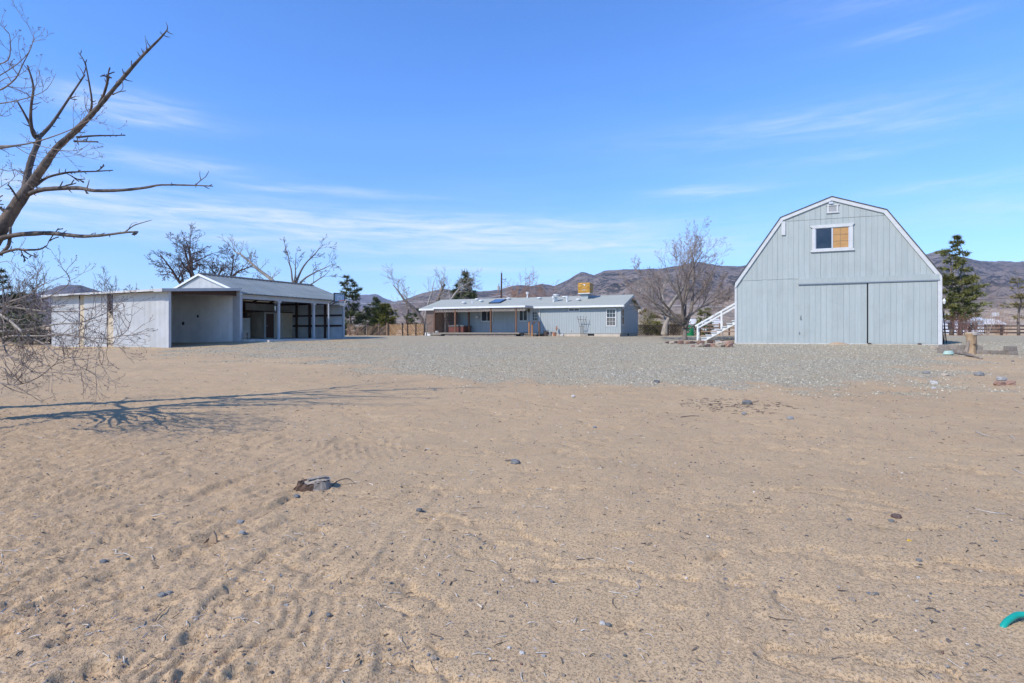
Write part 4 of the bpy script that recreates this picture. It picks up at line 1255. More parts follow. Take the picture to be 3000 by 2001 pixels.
sk = part('skylight', MB().prism([(1.25, 2.55 + 1.25 * .262 + .06), (2.75, 2.55 + 2.75 * .262 + .06), (2.75, 2.55 + 2.75 * .262 + .15), (1.25, 2.55 + 1.25 * .262 + .15)], 5.75, 6.85, 'x'), m_black, house)
part('skylight_pane', MB().prism([(1.32, 2.55 + 1.32 * .262 + .151), (2.68, 2.55 + 2.68 * .262 + .151), (2.68, 2.55 + 2.68 * .262 + .16), (1.32, 2.55 + 1.32 * .262 + .16)], 5.82, 6.78, 'x'), mat('blue_skylight', (.05, .10, .2), None, rough=.12), sk)

# evaporative cooler standing on the roof
c = HM @ Vector((14.42, 2.5, 2.55 + 2.5 * .262 + .0))
cooler = thing('evaporative_cooler', 'ochre tarp covered evaporative cooler on a grey duct on the house roof', 'cooler', c, BARN_ROT)
part('duct', MB().box(-.30, .30, -.30, .30, -.1, .46), m_house, cooler)
part('pan', MB().box(-.52, .52, -.52, .52, .44, .50), m_white, cooler)
mb = MB(); b0 = []
crng = random.Random(2)
rows = [(.50, .50), (.54, .51), (.68, .525), (.76, .505), (.80, .52), (1.05, .535), (1.22, .515), (1.26, .535), (1.36, .52), (1.385, .46)]
nn = 20
for (z, r) in rows:
    for k in range(nn):
        a = k / nn * 4
        s, f = int(a), a - int(a)
        cx = [(-1 + 2 * f, -1), (1, -1 + 2 * f), (1 - 2 * f, 1), (-1, 1 - 2 * f)][s]
        w = crng.uniform(-.018, .018)
        mb.v.append((cx[0] * (r + w), cx[1] * (r + w), z + crng.uniform(-.012, .012)))
for i in range(len(rows) - 1):
    for k in range(nn):
        k2 = (k + 1) % nn
        mb.f.append((i * nn + k, i * nn + k2, (i + 1) * nn + k2, (i + 1) * nn + k))
mb.f.append(tuple((len(rows) - 1) * nn + k for k in range(nn)))
part('tarp_cover', mb, m_cover, cooler, smooth=False)
part('tie_cord', MB().box(-.1, .16, -.552, -.542, 1.20, 1.235).box(.02, .10, -.556, -.546, 1.10, 1.2).box(-.15, .15, -.545, -.535, .745, .775), m_white, cooler)

# hot tub on the porch
c = HM @ Vector((3.95, -.85, .326))
tub = thing('hot_tub', 'red brown hot tub under a dark grey cover on the porch', 'hot tub', c, BARN_ROT)
part('cabinet', MB().box(-.72, .72, -.7, .7, 0, .52), m_tub, tub)
for k in range(12): part('stave', MB().box(-.72 + k * .12 + .004, -.72 + (k + 1) * .12 - .004, -.715, -.7005, .02, .50), m_tub, tub)
part('cover', MB().prism([(-.78, .52), (.78, .52), (.78, .60), (.0, .68), (-.78, .60)], -.76, .76), m_tubtop, tub)
# hanging pot
c = HM @ Vector((5.95, -1.3, 1.50))
pot = thing('hanging_pot', 'round grey pot hung on chains from the porch roof before the window', 'pot', c, BARN_ROT)
part('bowl', MB().lathe([(.05, .0), (.15, .06), (.19, .18), (.17, .27), (.10, .32)], 12), m_greyrock, pot)
part('chain', MB().tube([Vector((-.12, 0, .28)), Vector((0, 0, .98))], [.008, .008], 4).tube([Vector((.12, 0, .28)), Vector((0, 0, .98))], [.008, .008], 4), m_black, pot)
# dish on the deck
c = HM @ Vector((2.25, -1.9, .326))
tag(part('deck_bowl', MB().lathe([(.10, 0), (.12, .02), (.16, .12), (.15, .13), (.10, .03)], 10), m_white, None, loc=c), 'white bowl standing on the deck boards by the porch steps', 'bowl')
# trellis
c = HM @ Vector((14.92, -.35, -.02))
tre = thing('garden_trellis', 'dark fan shaped garden trellis standing against the house wall', 'trellis', c, BARN_ROT)
for k in range(4):
    a = (k - 1.5)
    part('trellis_bar', MB().beam((a * .07, 0, 0), (a * .085, 0, .7), .03, .02).beam((a * .085, 0, .7), (a * .26, .02, 1.68), .03, .02), m_iron, tre)
part('trellis_crossbar', MB().box(-.36, .40, -.03, -.008, 1.38, 1.41).box(-.20, .22, -.03, -.008, .83, .855), m_iron, tre)
# pots by the steps
for (x, y, r, h_, m_, lab, nm) in ((11.98, -.75, .20, .38, m_iron, 'dark wide plant tub beside the door landing', 'plant_tub'), (12.26, -.55, .17, .34, m_greyrock, 'grey metal bucket between the door landing and a red pot', 'bucket'), (12.62, -.5, .15, .30, m_terra, 'terracotta flower pot near the house wall', 'flower_pot')):
    c = HM @ Vector((x, y, 0)); c.z = gz(c.x, c.y) - .01
    pt = thing(nm, lab, 'pot', c, BARN_ROT)
    part('vessel', MB().lathe([(r * .75, 0), (r, h_), (r * 1.06, h_), (r * 1.06, h_ + .04), (r * .85, h_ + .04), (r * .8, h_ - .03)], 14), m_, pt)
    part('soil', MB().lathe([(r * .8, h_ - .04), (r * .8, h_ - .028)], 12), m_stumpside, pt)
    if nm == 'plant_tub': part('lid_flap', MB().beam((-.2, 0, h_ + .05), (.22, .05, h_ + .13), .25, .03), m_black, pt)
c = HM @ Vector((12.72, -.25, 0)); c.z = gz(c.x, c.y)
orn = thing('garden_ornament', 'small red and white garden ornament on a stake by the house wall', 'ornament', c, BARN_ROT)
part('stake', MB().beam((0, 0, 0), (0, 0, .65), .02, .02), m_palerock, orn)
part('figure', MB().lathe([(0, .45), (.07, .52), (.08, .66), (.04, .74), (.06, .80), (.0, .86)], 8), m_terra, orn)
part('feather', MB().beam((.15, 0, .0), (.12, 0, .55), .05, .02), m_white, orn)

# ================================================================== TREES
def rand_perp(d, r):
    v = Vector((r.gauss(0, 1), r.gauss(0, 1), r.gauss(0, 1)))
    v = v - d * v.dot(d)
    return v.normalized() if v.length > 1e-6 else Vector((1, 0, 0))


class Sp:
    """how a kind of tree branches"""
    def __init__(s, n=(7, 6, 5, 4), ratio=(.62, .5, .45, .4), ang=(40, 45, 45, 40), wob=.16, up=(.12, .1, .05, .0), start=(.3, .25, .2, .2), rr=.55, seg=(9, 7, 5, 4), minr=.006, taper=.18, bud=0):
        s.n, s.ratio, s.ang, s.wob, s.up, s.start, s.rr, s.seg, s.minr, s.taper, s.bud = n, ratio, ang, wob, up, start, rr, seg, minr, taper, bud


def grow(tm, wm, bm, p, d, L, r0, lvl, S, r, depth, trunk_lv=1):
    ns = S.seg[min(lvl, len(S.seg) - 1)]
    pts = [p.copy()]; rad = [r0]
    dd = d.normalized()
    upv = S.up[min(lvl, len(S.up) - 1)]
    for i in range(ns):
        dd = (dd + rand_perp(dd, r) * S.wob * r.uniform(.4, 1.3) + Vector((0, 0, upv)) * (1.0 / ns) * 3).normalized()
        pts.append(pts[-1] + dd * (L / ns))
        rad.append(max(S.minr * .7, r0 * (1 - (1 - S.taper) * (i + 1) / ns)))
    mb = tm if lvl < trunk_lv else wm
    mb.tube(pts, rad, 8 if lvl == 0 else (6 if lvl == 1 else (4 if lvl == 2 else 3)), cap=lvl < 2)
    if bm is not None and S.bud and lvl >= depth - 1:
        for _ in range(S.bud):
            q = pts[r.randint(max(1, ns - 2), ns)]
            k = r.uniform(.6, 1.3) * S.budr
            a = rand_perp(dd, r) * k
            o = len(bm.v)
            bm.v += [tuple(q + dd * k * 1.6), tuple(q + a), tuple(q - a * .6 + rand_perp(dd, r) * k)]
            bm.f.append((o, o + 1, o + 2))
    if lvl >= depth: return
    n = S.n[min(lvl, len(S.n) - 1)]
    st = S.start[min(lvl, len(S.start) - 1)]
    for k in range(n):
        t = st + (1 - st) * (k + r.uniform(.1, .9)) / n
        f = t * ns; i = min(int(f), ns - 1); f -= i
        q = pts[i].lerp(pts[i + 1], f)
        rr = rad[i] + (rad[i + 1] - rad[i]) * f
        base = (pts[i + 1] - pts[i]).normalized()
        a = math.radians(S.ang[min(lvl, len(S.ang) - 1)]) * r.uniform(.6, 1.25)
        ax = rand_perp(base, r)
        nd = base * math.cos(a) + ax * math.sin(a)
        ln = L * S.ratio[min(lvl, len(S.ratio) - 1)] * r.uniform(.6, 1.2) * (1.15 - .55 * t)
        grow(tm, wm, bm, q, nd, ln, max(S.minr, rr * S.rr * r.uniform(.8, 1.1)), lvl + 1, S, r, depth, trunk_lv)


def bare_tree(name, label, pos, stems, S, seed, bark, twig, depth=4, bud=None, group=None, trunk_lv=2, cat='tree'):
    """stems: (direction, length, radius) of each main stem"""
    r = random.Random(seed)
    t = thing(name, label, cat, pos, 0, group)
    tm, wm, bm = MB(), MB(), MB()
    for (o, d, L, rad) in stems:
        grow(tm, wm, bm if bud else None, Vector(o), Vector(d), L, rad, 0, S, r, depth, trunk_lv)
    if tm.v: part('trunk', tm, bark, t, smooth=True)
    part('crown', wm, twig, t, smooth=True)
    if bud and bm.v: part('buds', bm, bud, t)
    return t


def gpos(u, d, dz=-.05):
    x = (u - CU) / FPX * d
    return Vector((x, d, gz(x, d) + dz))


# the big bare tree by the barn stairs
S1 = Sp(n=(7, 8, 7, 4), ratio=(.60, .50, .48, .44), ang=(38, 38, 40, 40), up=(.14, .12, .09, .05), wob=.16, start=(.22, .18, .15, .15), rr=.56, minr=.0085, bud=1); S1.budr = .020
p = spot(2006, 996)
bare_tree('bare_fruit_tree', 'tall bare grey tree with dark buds ringed by rocks beside the white stairs', p - Vector((0, 0, .1)),
          [((0, 0, 0), (-.01, .02, 1), 1.9, .27), ((-.08, 0, 1.55), (-.08, .05, 1), 6.8, .17), ((.05, .03, 1.2), (.42, .05, 1), 8.0, .185), ((-.1, .05, 1.5), (-.70, .15, .85), 5.6, .13), ((.0, -.05, 1.6), (-.38, -.25, 1), 5.4, .115),
           ((.1, 0, 1.75), (.12, .3, 1), 6.0, .12), ((-.08, -.04, 1.35), (-.95, -.1, .42), 5.0, .10), ((.25, .02, 2.2), (.9, .1, .5), 3.6, .08), ((-.1, 0, 1.7), (-.9, .3, .7), 5.0, .09), ((.2, 0, 2.0), (.6, -.3, .7), 4.0, .08)], S1, 3, m_bark, m_twigmid, 4, m_bud).scale = (.80, .80, .80)
# the second tree behind
S2 = Sp(n=(6, 7, 6, 4), ratio=(.6, .5, .45, .42), ang=(46, 50, 48, 44), up=(.06, .02, .0, .0), wob=.18, rr=.55, minr=.011)
bare_tree('bare_old_tree', 'bare thick trunked tree standing in front of the dark lattice fence', gpos(1946, 51),
          [((0, 0, 0), (.06, 0, 1), 2.4, .36), ((-.03, 0, 2.0), (-.55, .1, .8), 3.4, .18), ((.12, 0, 2.2), (.5, -.1, .9), 3.6, .2), ((.08, 0, 2.3), (.0, .2, 1), 3.4, .17)], S2, 8, m_palebark, m_twigpale, 3)
# trees over the shed
S3 = Sp(n=(9, 8, 6, 5), ratio=(.56, .46, .40, .36), ang=(52, 52, 50, 46), up=(.05, -.02, -.02, .0), wob=.2, start=(.28, .15, .12, .1), rr=.56, minr=.015)
bare_tree('bare_elm', 'wide dark bare tree with a dense twiggy crown rising behind the shed gable', gpos(585, 50),
          [((0, 0, 0), (-.02, 0, 1), 4.5, .42), ((0, 0, 4.0), (-.12, .05, 1), 7.2, .30), ((-.05, 0, 3.6), (-.62, .1, .72), 6.2, .22), ((.05, 0, 3.8), (.30, .1, 1), 4.6, .2), ((-.1, 0, 3.0), (-.95, -.1, .42), 5.8, .17), ((.1, 0, 4.3), (-.38, -.1, 1), 5.8, .2)], S3, 5, m_twigdark, m_twigdark, 4, None, trunk_lv=1).scale = (.92, .92, .84)
S4 = Sp(n=(6, 7, 5, 4), ratio=(.55, .5, .42, .4), ang=(50, 50, 48, 44), up=(.02, -.03, -.02, 0), wob=.22, rr=.55, minr=.015)
bare_tree('bare_elm', 'smaller dark bare tree over the shed ridge right of the wide elm', gpos(640, 52),
          [((0, 0, 0), (0, 0, 1), 4.4, .26), ((0, 0, 4.0), (.45, .1, .8), 4.6, .16), ((0, 0, 4.2), (.75, 0, .45), 4.6, .13), ((0, 0, 4.2), (.1, 0, 1), 3.2, .13)], S4, 15, m_twigdark, m_twigdark, 4, None, trunk_lv=1)
S5 = Sp(n=(4, 5, 5, 3), ratio=(.5, .5, .45, .4), ang=(36, 42, 44, 40), up=(.04, .02, .0, .0), wob=.15, start=(.4, .3, .25, .2), rr=.5, minr=.014)
tl = [at(795, 818, 50), at(760, 792, 50), at(735, 770, 50), at(705, 745, 50), at(688, 738, 50)]
t = thing('leaning_tree', 'pale bare branch leaning up to the left behind the shed ridge', 'tree', gpos(860, 50))
mb, wm = MB(), MB()
base = t.location
root = [Vector((0, 0, 0)), Vector((-.6, 0, 3.2))] + [q - base for q in tl]
mb.tube(root, [.26, .22, .17, .14, .11, .07, .04], 6)
rr_ = random.Random(6)
for i in range(2, 7):
    for k in range(3):
        q = root[i]; d = Vector((rr_.uniform(-.6, .5), rr_.uniform(-.4, .4), rr_.uniform(.2, 1)))
        grow(mb, wm, None, q, d, rr_.uniform(.8, 1.8), .035, 2, S5, rr_, 4, 1)
part('trunk', mb, m_palebark, t, smooth=True); part('crown', wm, m_twigpale, t, smooth=True)
bare_tree('pale_tree', 'pale forked bare tree with curving branches rising behind the shed ridge', gpos(861, 50.5),
          [((0, 0, 0), (0, 0, 1), 5.6, .30), ((0, 0, 5.2), (-.35, .1, 1), 4.9, .13), ((.05, 0, 5.3), (.42, .1, .85), 5.6, .14), ((.05, 0, 5.1), (.75, -.1, .55), 5.2, .125), ((.0, 0, 5.0), (.95, .1, .26), 4.6, .12), ((0, 0, 5.3), (.12, 0, 1), 3.6, .11)], S5, 23, m_bark, m_twigdark, 4, trunk_lv=2).scale = (.78, .78, .86)
# scrubby trees behind the outer wall and at the far left
S6 = Sp(n=(6, 7, 6, 4), ratio=(.6, .5, .45, .4), ang=(34, 38, 40, 40), up=(.12, .08, .04, 0), wob=.16, rr=.55, minr=.011, bud=1); S6.budr = .022
labs = ['bare twiggy tree beside the far corner of the corrugated shed wall', 'bare upright shoots beyond the shed wall under the dark hill', 'thin bare tree tip poking over the lean-to roof left of the wide elm', 'low bare tree at the edge of the photo behind the lattice fence']
for k, (u, d, h, n_) in enumerate([(120, 38, 3.9, 3), (195, 44, 3.1, 2), (332, 48, 4.3, 2), (40, 42, 2.8, 3)]):
    r = random.Random(40 + k)
    st = [((r.uniform(-.3, .3), r.uniform(-.2, .2), 0), (r.uniform(-.5, .5), r.uniform(-.2, .2), 1), h * r.uniform(.8, 1.05), .09) for _ in range(n_)]
    bare_tree('bare_tree', labs[k], gpos(u, d), st, S6, 60 + k, m_bark, m_twigdark, 3, m_bud, 'bare trees behind the shed wall', 1)
# bare trees left of the house
S7 = Sp(n=(5, 6, 6, 4), ratio=(.5, .45, .45, .4), ang=(46, 46, 46, 42), up=(.08, .03, .02, 0), wob=.2, start=(.35, .25, .2, .2), rr=.5, minr=.012)
bare_tree('broken_tree', 'bare upright tree with a broken forked top left of the house roof', gpos(1246, 62), [((0, 0, 0), (0, 0, 1), 7.0, .19)], S7, 71, m_palebark, m_twigpale, 3, None, None, 1)
def path_tree(name, label, pts, rads, seed, S, bark, twig, lens=(1.0, 2.4), per=3, spread=.6, cat='tree', origin=None):
    t = thing(name, label, cat, origin if origin is not None else Vector((pts[0].x, pts[0].y, gz(pts[0].x, pts[0].y))))
    o = t.location
    r = random.Random(seed); tm, wm = MB(), MB()
    pts = [q - o for q in pts]
    tm.tube(pts, rads, 7)
    for i in range(1, len(pts)):
        for k in range(per):
            q = pts[i - 1].lerp(pts[i], r.random())
            ax = (pts[i] - pts[i - 1]).normalized()
            d = ax * r.uniform(.2, .9) + rand_perp(ax, r) * spread + Vector((0, 0, .25))
            grow(tm, wm, None, q, d, r.uniform(*lens), max(.018, rads[i] * .4), 1, S, r, 3, 1)
    part('trunk', tm, bark, t, smooth=True); part('crown', wm, twig, t, smooth=True)
    return t
d = 57
path_tree('leaning_bare_tree', 'dark bare tree leaning up to the left behind the orange slat fence', [gpos(1245, d), at(1236, 935, d), at(1212, 903, d), at(1185, 880, d), at(1165, 850, d), at(1152, 836, d)], [.2, .19, .15, .12, .07, .04], 5, S7, m_bark, m_twigmid)
path_tree('small_bare_tree', 'small dark bare tree between the olive pine and the leaning bare tree', [gpos(1192, 61), at(1192, 935, 61), at(1196, 910, 61), at(1190, 885, 61), at(1176, 868, 61)], [.13, .12, .10, .07, .03], 7, S7, m_twigdark, m_twigmid)
path_tree('dead_snag', 'pale dead snag with a bent top rising above the brown slat fence', [gpos(1157, 60), at(1157, 935, 60), at(1156, 915, 60), at(1148, 897, 60)], [.11, .10, .08, .03], 9, S7, m_palebark, m_twigpale, (.4, 1.0), 1)
path_tree('cut_tree', 'dark bare tree with a thick sawn leaning limb behind the house roof', [gpos(1278, 64), at(1282, 882, 64), at(1291, 857, 64), at(1302, 831, 64)], [.24, .20, .17, .13], 13, S7, m_bark, m_twigpale, (1.2, 2.6), 4)
path_tree('fallen_limb_tree', 'pale bleached bare branches spreading right in front of the dark pine behind the roof', [gpos(1312, 62), at(1316, 885, 62), at(1335, 858, 62), at(1352, 840, 62), at(1386, 822, 62)], [.16, .14, .11, .08, .03], 17, S7, m_twigpale, m_twigpale, (1.2, 2.6), 6)
# rust coloured bare trees beyond the house
S8 = Sp(n=(8, 8, 7, 5), ratio=(.6, .5, .45, .4), ang=(42, 44, 44, 40), up=(.1, .05, .02, 0), wob=.18, start=(.1, .1, .1, .1), rr=.55, minr=.016)
labs = ['rust coloured bare tree beyond the house roof right of the utility pole', 'rust coloured bare tree beyond the roof halfway between the pole and the cooler', 'rust coloured bare bush peeping over the roof close to the white flue']
for k, (u, h, n_) in enumerate([(1512, 9.4, 3), (1548, 8.6, 3), (1590, 8.2, 3)]):
    r = random.Random(90 + k)
    st = [((0, 0, 0), (r.uniform(-.35, .35), r.uniform(-.2, .2), 1), h * r.uniform(.75, .95), .16) for _ in range(n_)]
    bare_tree('rust_tree', labs[k], gpos(u, 95 + 3 * k), st, S8, 95 + k, m_twigrust, m_twigrust, 3, None, 'rust coloured trees beyond the house', 1)


# ------------------------------------------------------------------ conifers
def conifer(name, label, pos, h, rad, seed, needle, trunks=((0, 0),), bare=.12, dens=1.0, tuft=.34, droop=.12, ntri=16, group=None, top=.25, power=.8, bark=None, gaps=0.0):
    r = random.Random(seed)
    t = thing(name, label, 'tree', pos, 0, group)
    tm, cm = MB(), MB()
    cv, cf = [], []
    for (tx, ty) in trunks:
        pts = [Vector((tx, ty, 0))]; 
        for i in range(1, 9): pts.append(Vector((tx + r.gauss(0, .03) * i, ty + r.gauss(0, .03) * i, h * i / 8)))
        tm.tube(pts, [max(.02, .022 * h * (1 - i / 8.3)) for i in range(9)], 8)
        nl = int(h * 4.2 * dens)
        for k in range(nl):
            z = h * (bare + (1 - bare) * (k + r.random()) / nl)
            f = (z / h - bare) / (1 - bare)
            R_ = rad * max(.06, (1 - f) ** power) * r.uniform(.65, 1.12) * (1.0 if f > .12 else .7 + 2.5 * f)
            if r.random() < gaps: continue
            for j in range(r.randint(3, 5)):
                a = r.uniform(0, 2 * math.pi)
                L = R_ * r.uniform(.55, 1.1)
                i = min(7, int(z / h * 8))
                c = pts[i].lerp(pts[i + 1], z / h * 8 - i)
                d = Vector((math.cos(a), math.sin(a), 0))
                q = [c, c + d * L * .5 + Vector((0, 0, -droop * L * .5)), c + d * L + Vector((0, 0, -droop * L * .4 + .12 * L))]
                tm.tube(q, [.012 * h * .35 + .01, .02, .01], 3, cap=False)
                m = max(2, int(L / (tuft * .55)))
                for s in range(m):
                    w = .25 + .75 * (s + 1) / m
                    pc = q[0].lerp(q[1], w * 2) if w < .5 else q[1].lerp(q[2], w * 2 - 1)
                    for side in range(2):
                        pp = pc + Vector((r.gauss(0, .13), r.gauss(0, .13), r.gauss(0, .07))) * (L * .35 + .15)
                        for _ in range(ntri // 2):
                            nd = (d * .7 + Vector((r.gauss(0, .75), r.gauss(0, .75), r.gauss(.25, .6)))).normalized() * tuft * r.uniform(.6, 1.15)
                            sd = rand_perp(nd.normalized(), r) * tuft * .11
                            o = len(cv)
                            cv += [tuple(pp + sd), tuple(pp - sd), tuple(pp + nd)]
                            cf.append((o, o + 1, o + 2))
    cm.v, cm.f = cv, cf
    part('trunk', tm, bark or m_bark, t, smooth=True)
    part('crown', cm, needle, t)
    return t


conifer('pine_tree', 'big green pine with two trunks just right of the barn', gpos(2798, 58), 10.2, 2.75, 2, m_pine, ((-.3, .1), (.4, -.2)), .16, .62, .44, .0, 17, power=.68, gaps=.12)
conifer('larch_tree', 'thin half bare conifer at the right edge of the photo by the rail fence', gpos(2984, 57), 6.9, 2.0, 4, m_larch, ((0, 0),), .22, .45, .36, .0, 8, power=.8, gaps=.25)
conifer('tall_pine', 'tall ragged pine at the right end of the shed', gpos(1026, 58), 6.2, 2.2, 6, m_pinedark, ((0, 0),), .03, 1.05, .44, .12, 16, power=.55, gaps=.10)
conifer('dark_pine', 'dark green pine behind the olive pine and the brown slat fence', gpos(1093, 64), 4.4, 2.1, 8, m_pinedark, ((0, 0),), .0, 1.4, .40, .05, 16, power=.7)
conifer('olive_pine', 'bushy olive green pine growing behind the brown slat fence', gpos(1118, 60), 3.4, 2.0, 10, m_olive, ((0, 0), (.5, .2)), .0, 1.2, .42, .0, 18, power=.55)
conifer('small_pine', 'small dark pine beside the lattice screen at the left end of the house', gpos(1216, 60), 2.9, 1.7, 12, m_pinedark, ((0, 0),), .0, 1.0, .40, .1, 14, power=.6)
conifer('roof_pine', 'dark ragged pine rising behind the house roof near the pale branches', gpos(1360, 72), 8.1, 3.3, 14, m_pinedark, ((0, 0),), .2, 1.05, .60, .05, 16, power=.75, gaps=.1)
conifer('left_pine', 'dark green conifer at the left edge of the photo behind the drooping branches', gpos(8, 36), 4.7, 2.1, 16, m_pinedark, ((0, 0),), .0, 1.0, .34, .1, 14, power=.5)
conifer('round_juniper', 'grey green juniper bush behind the white stairs', gpos(2064, 66), 3.2, 1.35, 18, m_pine, ((0, 0),), .0, 1.2, .36, .0, 14, power=.4)


# ------------------------------------------------------------------ bushes
def bush(name, label, pos, w, h, seed, m_tw, leaf=None, n=26, group=None, dens=4):
    r = random.Random(seed)
    t = thing(name, label, 'bush', pos, 0, group)
    tm = MB(); lm = MB()
    S = Sp(n=(dens, dens, 3), ratio=(.6, .55, .5), ang=(36, 40, 40), up=(.05, .03, 0), wob=.18, start=(.2, .2, .2), rr=.6, seg=(5, 4, 3), minr=.008)
    for k in range(n):
        a = r.uniform(0, 6.28); sp = r.uniform(.1, 1)
        d = Vector((math.cos(a) * sp * w / h * .7, math.sin(a) * sp * w / h * .7, 1))
        grow(tm, tm, None, Vector((math.cos(a) * .12 * w, math.sin(a) * .12 * w, 0)), d, h * r.uniform(.6, 1.0), .022, 1, S, r, 3, 0)
        if leaf:
            for _ in range(60):
                c = Vector((math.cos(a), math.sin(a), 0)) * w * .5 * sp * r.random() + Vector((r.gauss(0, .12), r.gauss(0, .12), 0)) * w + Vector((0, 0, h * r.uniform(.08, .95)))
                nd = Vector((r.gauss(0, 1), r.gauss(0, 1), r.gauss(.4, 1))).normalized() * .16 * r.uniform(.5, 1.3)
                sd = rand_perp(nd.normalized(), r) * .05
                o = len(lm.v); lm.v += [tuple(c + sd), tuple(c - sd), tuple(c + nd)]; lm.f.append((o, o + 1, o + 2))
    part('stems', tm, m_tw, t)
    if leaf: part('leaves', lm, leaf, t)
    return t


bush('dry_bush', 'olive and brown bush between the house gable and the old tree', gpos(1902, 56), 2.6, 2.7, 3, m_twigmid, m_olive, 22)
bush('dry_bush', 'shaggy brown bush behind the old tree trunk', gpos(1982, 57), 2.4, 2.3, 4, m_twigmid, m_brush, 22)
bush('dry_bush', 'low olive bush against the dark lattice fence by the old tree', gpos(1925, 54), 1.6, 1.5, 5, m_brush, m_olive, 14)
bush('red_bush', 'red brown bare shrub under the big pine by the rail fence', gpos(2818, 54), 2.2, 2.5, 6, m_twigred, None, 16)
bush('red_bush', 'red brown bare shrub against the rail fence behind the cut log', gpos(2846, 55), 2.0, 2.2, 7, m_twigred, None, 13)
bush('thorn_bush', 'tangled bare thorn bush on the rail fence right of the cut log', gpos(2882, 55), 2.4, 2.6, 8, m_twigmid, None, 16)
bush('grey_bush', 'grey twiggy bush beyond the rail fence near the thin conifer', gpos(2932, 75), 4.5, 4.2, 9, m_twigrust, None, 20)
bush('grey_bush', 'rust grey bush beyond the rail fence behind the white cooler box', gpos(2902, 105), 6.0, 5.2, 10, m_twigrust, None, 20)
bush('weed_clump', 'rust brown dry weeds at the foot of the brown slat fence by the shed end', gpos(1036, 53), 1.3, .8, 11, m_twigrust, None, 14)
bush('twiggy_bush', 'red grey twiggy bush behind the orange slat fence', gpos(1192, 57), 1.6, 1.7, 12, m_twigred, None, 14)
bush('brush_pile', 'dark tangle of brush at the far left end of the shed', gpos(95, 34), 3.2, 2.0, 13, m_twigdark, m_pinedark, 18)

# ================================================================== THE DEAD TREE AT THE LEFT
def zz(x, y): return (x * .765, y * .765)
def z7(x, y): return (x * .2551, 380 + y * .2551)
def zl(x, y): return (x * .2551, 780 + y * .2551)


def smooth_path(P, n=3):
    """Catmull-Rom through the points"""
    out = []
    for i in range(len(P) - 1):
        p0, p1, p2, p3 = P[max(i - 1, 0)], P[i], P[i + 1], P[min(i + 2, len(P) - 1)]
        for k in range(n):
            t = k / n
            out.append(.5 * ((2 * p1) + (p2 - p0) * t + (2 * p0 - 5 * p1 + 4 * p2 - p3) * t * t + (3 * p1 - p0 - 3 * p2 + p3) * t ** 3))
    out.append(P[-1])
    return out


def limb(mb, pix, r0, r1, d0, d1, conv=zz, sides=7, n=3, knots=0.0, rnd=None):
    m = len(pix)
    P = [at(*conv(*q), d0 + (d1 - d0) * i / (m - 1)) for i, q in enumerate(pix)]
    Q = smooth_path(P, n)
    R_ = [r0 + (r1 - r0) * (i / (len(Q) - 1)) ** .9 for i in range(len(Q))]
    if knots and rnd: R_ = [a * rnd.uniform(1 - knots, 1 + knots) for a in R_]
    mb.tube(Q, R_, sides)
    return Q, R_


def stubs(mb, Q, R_, r, n, lo=.03, hi=.16):
    for _ in range(n):
        i = r.randint(1, len(Q) - 2)
        ax = (Q[i + 1] - Q[i]).normalized()
        d = (ax * .35 + rand_perp(ax, r)).normalized()
        L = r.uniform(lo, hi)
        mb.tube([Q[i], Q[i] + d * L * .6, Q[i] + d * L + ax * L * .15], [min(.014, R_[i] * .5), .007, .003], 4)


tr = random.Random(77)
dead_pos = Vector((-9.9, 9.0, gz(-9.9, 9.0) - .15))
dead = thing('dead_tree', 'dark dead tree leaning in from the left with bare broken branches', 'tree', dead_pos)
tm = MB()
trunk_pts = [dead_pos + Vector((0, 0, -.1)), Vector((-9.75, 9.0, .9)), Vector((-9.3, 9.0, 1.9)), Vector((-8.75, 9.0, 2.65))] + [at(*zz(*q), 9.0) for q in [(0, 880), (60, 790), (110, 715)]]
Q = smooth_path(trunk_pts, 4)
Rr = [.175 - .10 * (i / (len(Q) - 1)) ** .8 for i in range(len(Q))]
tm.tube(Q, [a * tr.uniform(.94, 1.06) for a in Rr], 12)
stubs(tm, Q, Rr, tr, 8, .05, .15)
m1, r1 = limb(tm, [(108, 720), (165, 640), (215, 570), (280, 510), (335, 455), (390, 395), (470, 300), (540, 220), (610, 150), (640, 115)], .067, .009, 9.0, 8.5, sides=10, n=6, knots=.10, rnd=tr)
stubs(tm, m1, r1, tr, 30, .03, .13)
m2, r2 = limb(tm, [(95, 735), (105, 670), (120, 610), (145, 545), (150, 522)], .054, .036, 9.02, 9.3, sides=9, n=6, knots=.09, rnd=tr)
m3, r3 = limb(tm, [(150, 525), (185, 490), (215, 450), (265, 375), (325, 285)], .034, .013, 9.3, 9.7, knots=.06, rnd=tr)
m4, r4 = limb(tm, [(148, 530), (130, 520), (118, 465), (120, 400), (128, 330), (105, 250)], .036, .011, 9.3, 8.9, knots=.06, rnd=tr)
m5, r5 = limb(tm, [(130, 505), (112, 470), (85, 420), (65, 385)], .026, .010, 9.3, 9.0)
stubs(tm, m3, r3, tr, 10); stubs(tm, m4, r4, tr, 10); stubs(tm, m2, r2, tr, 6)
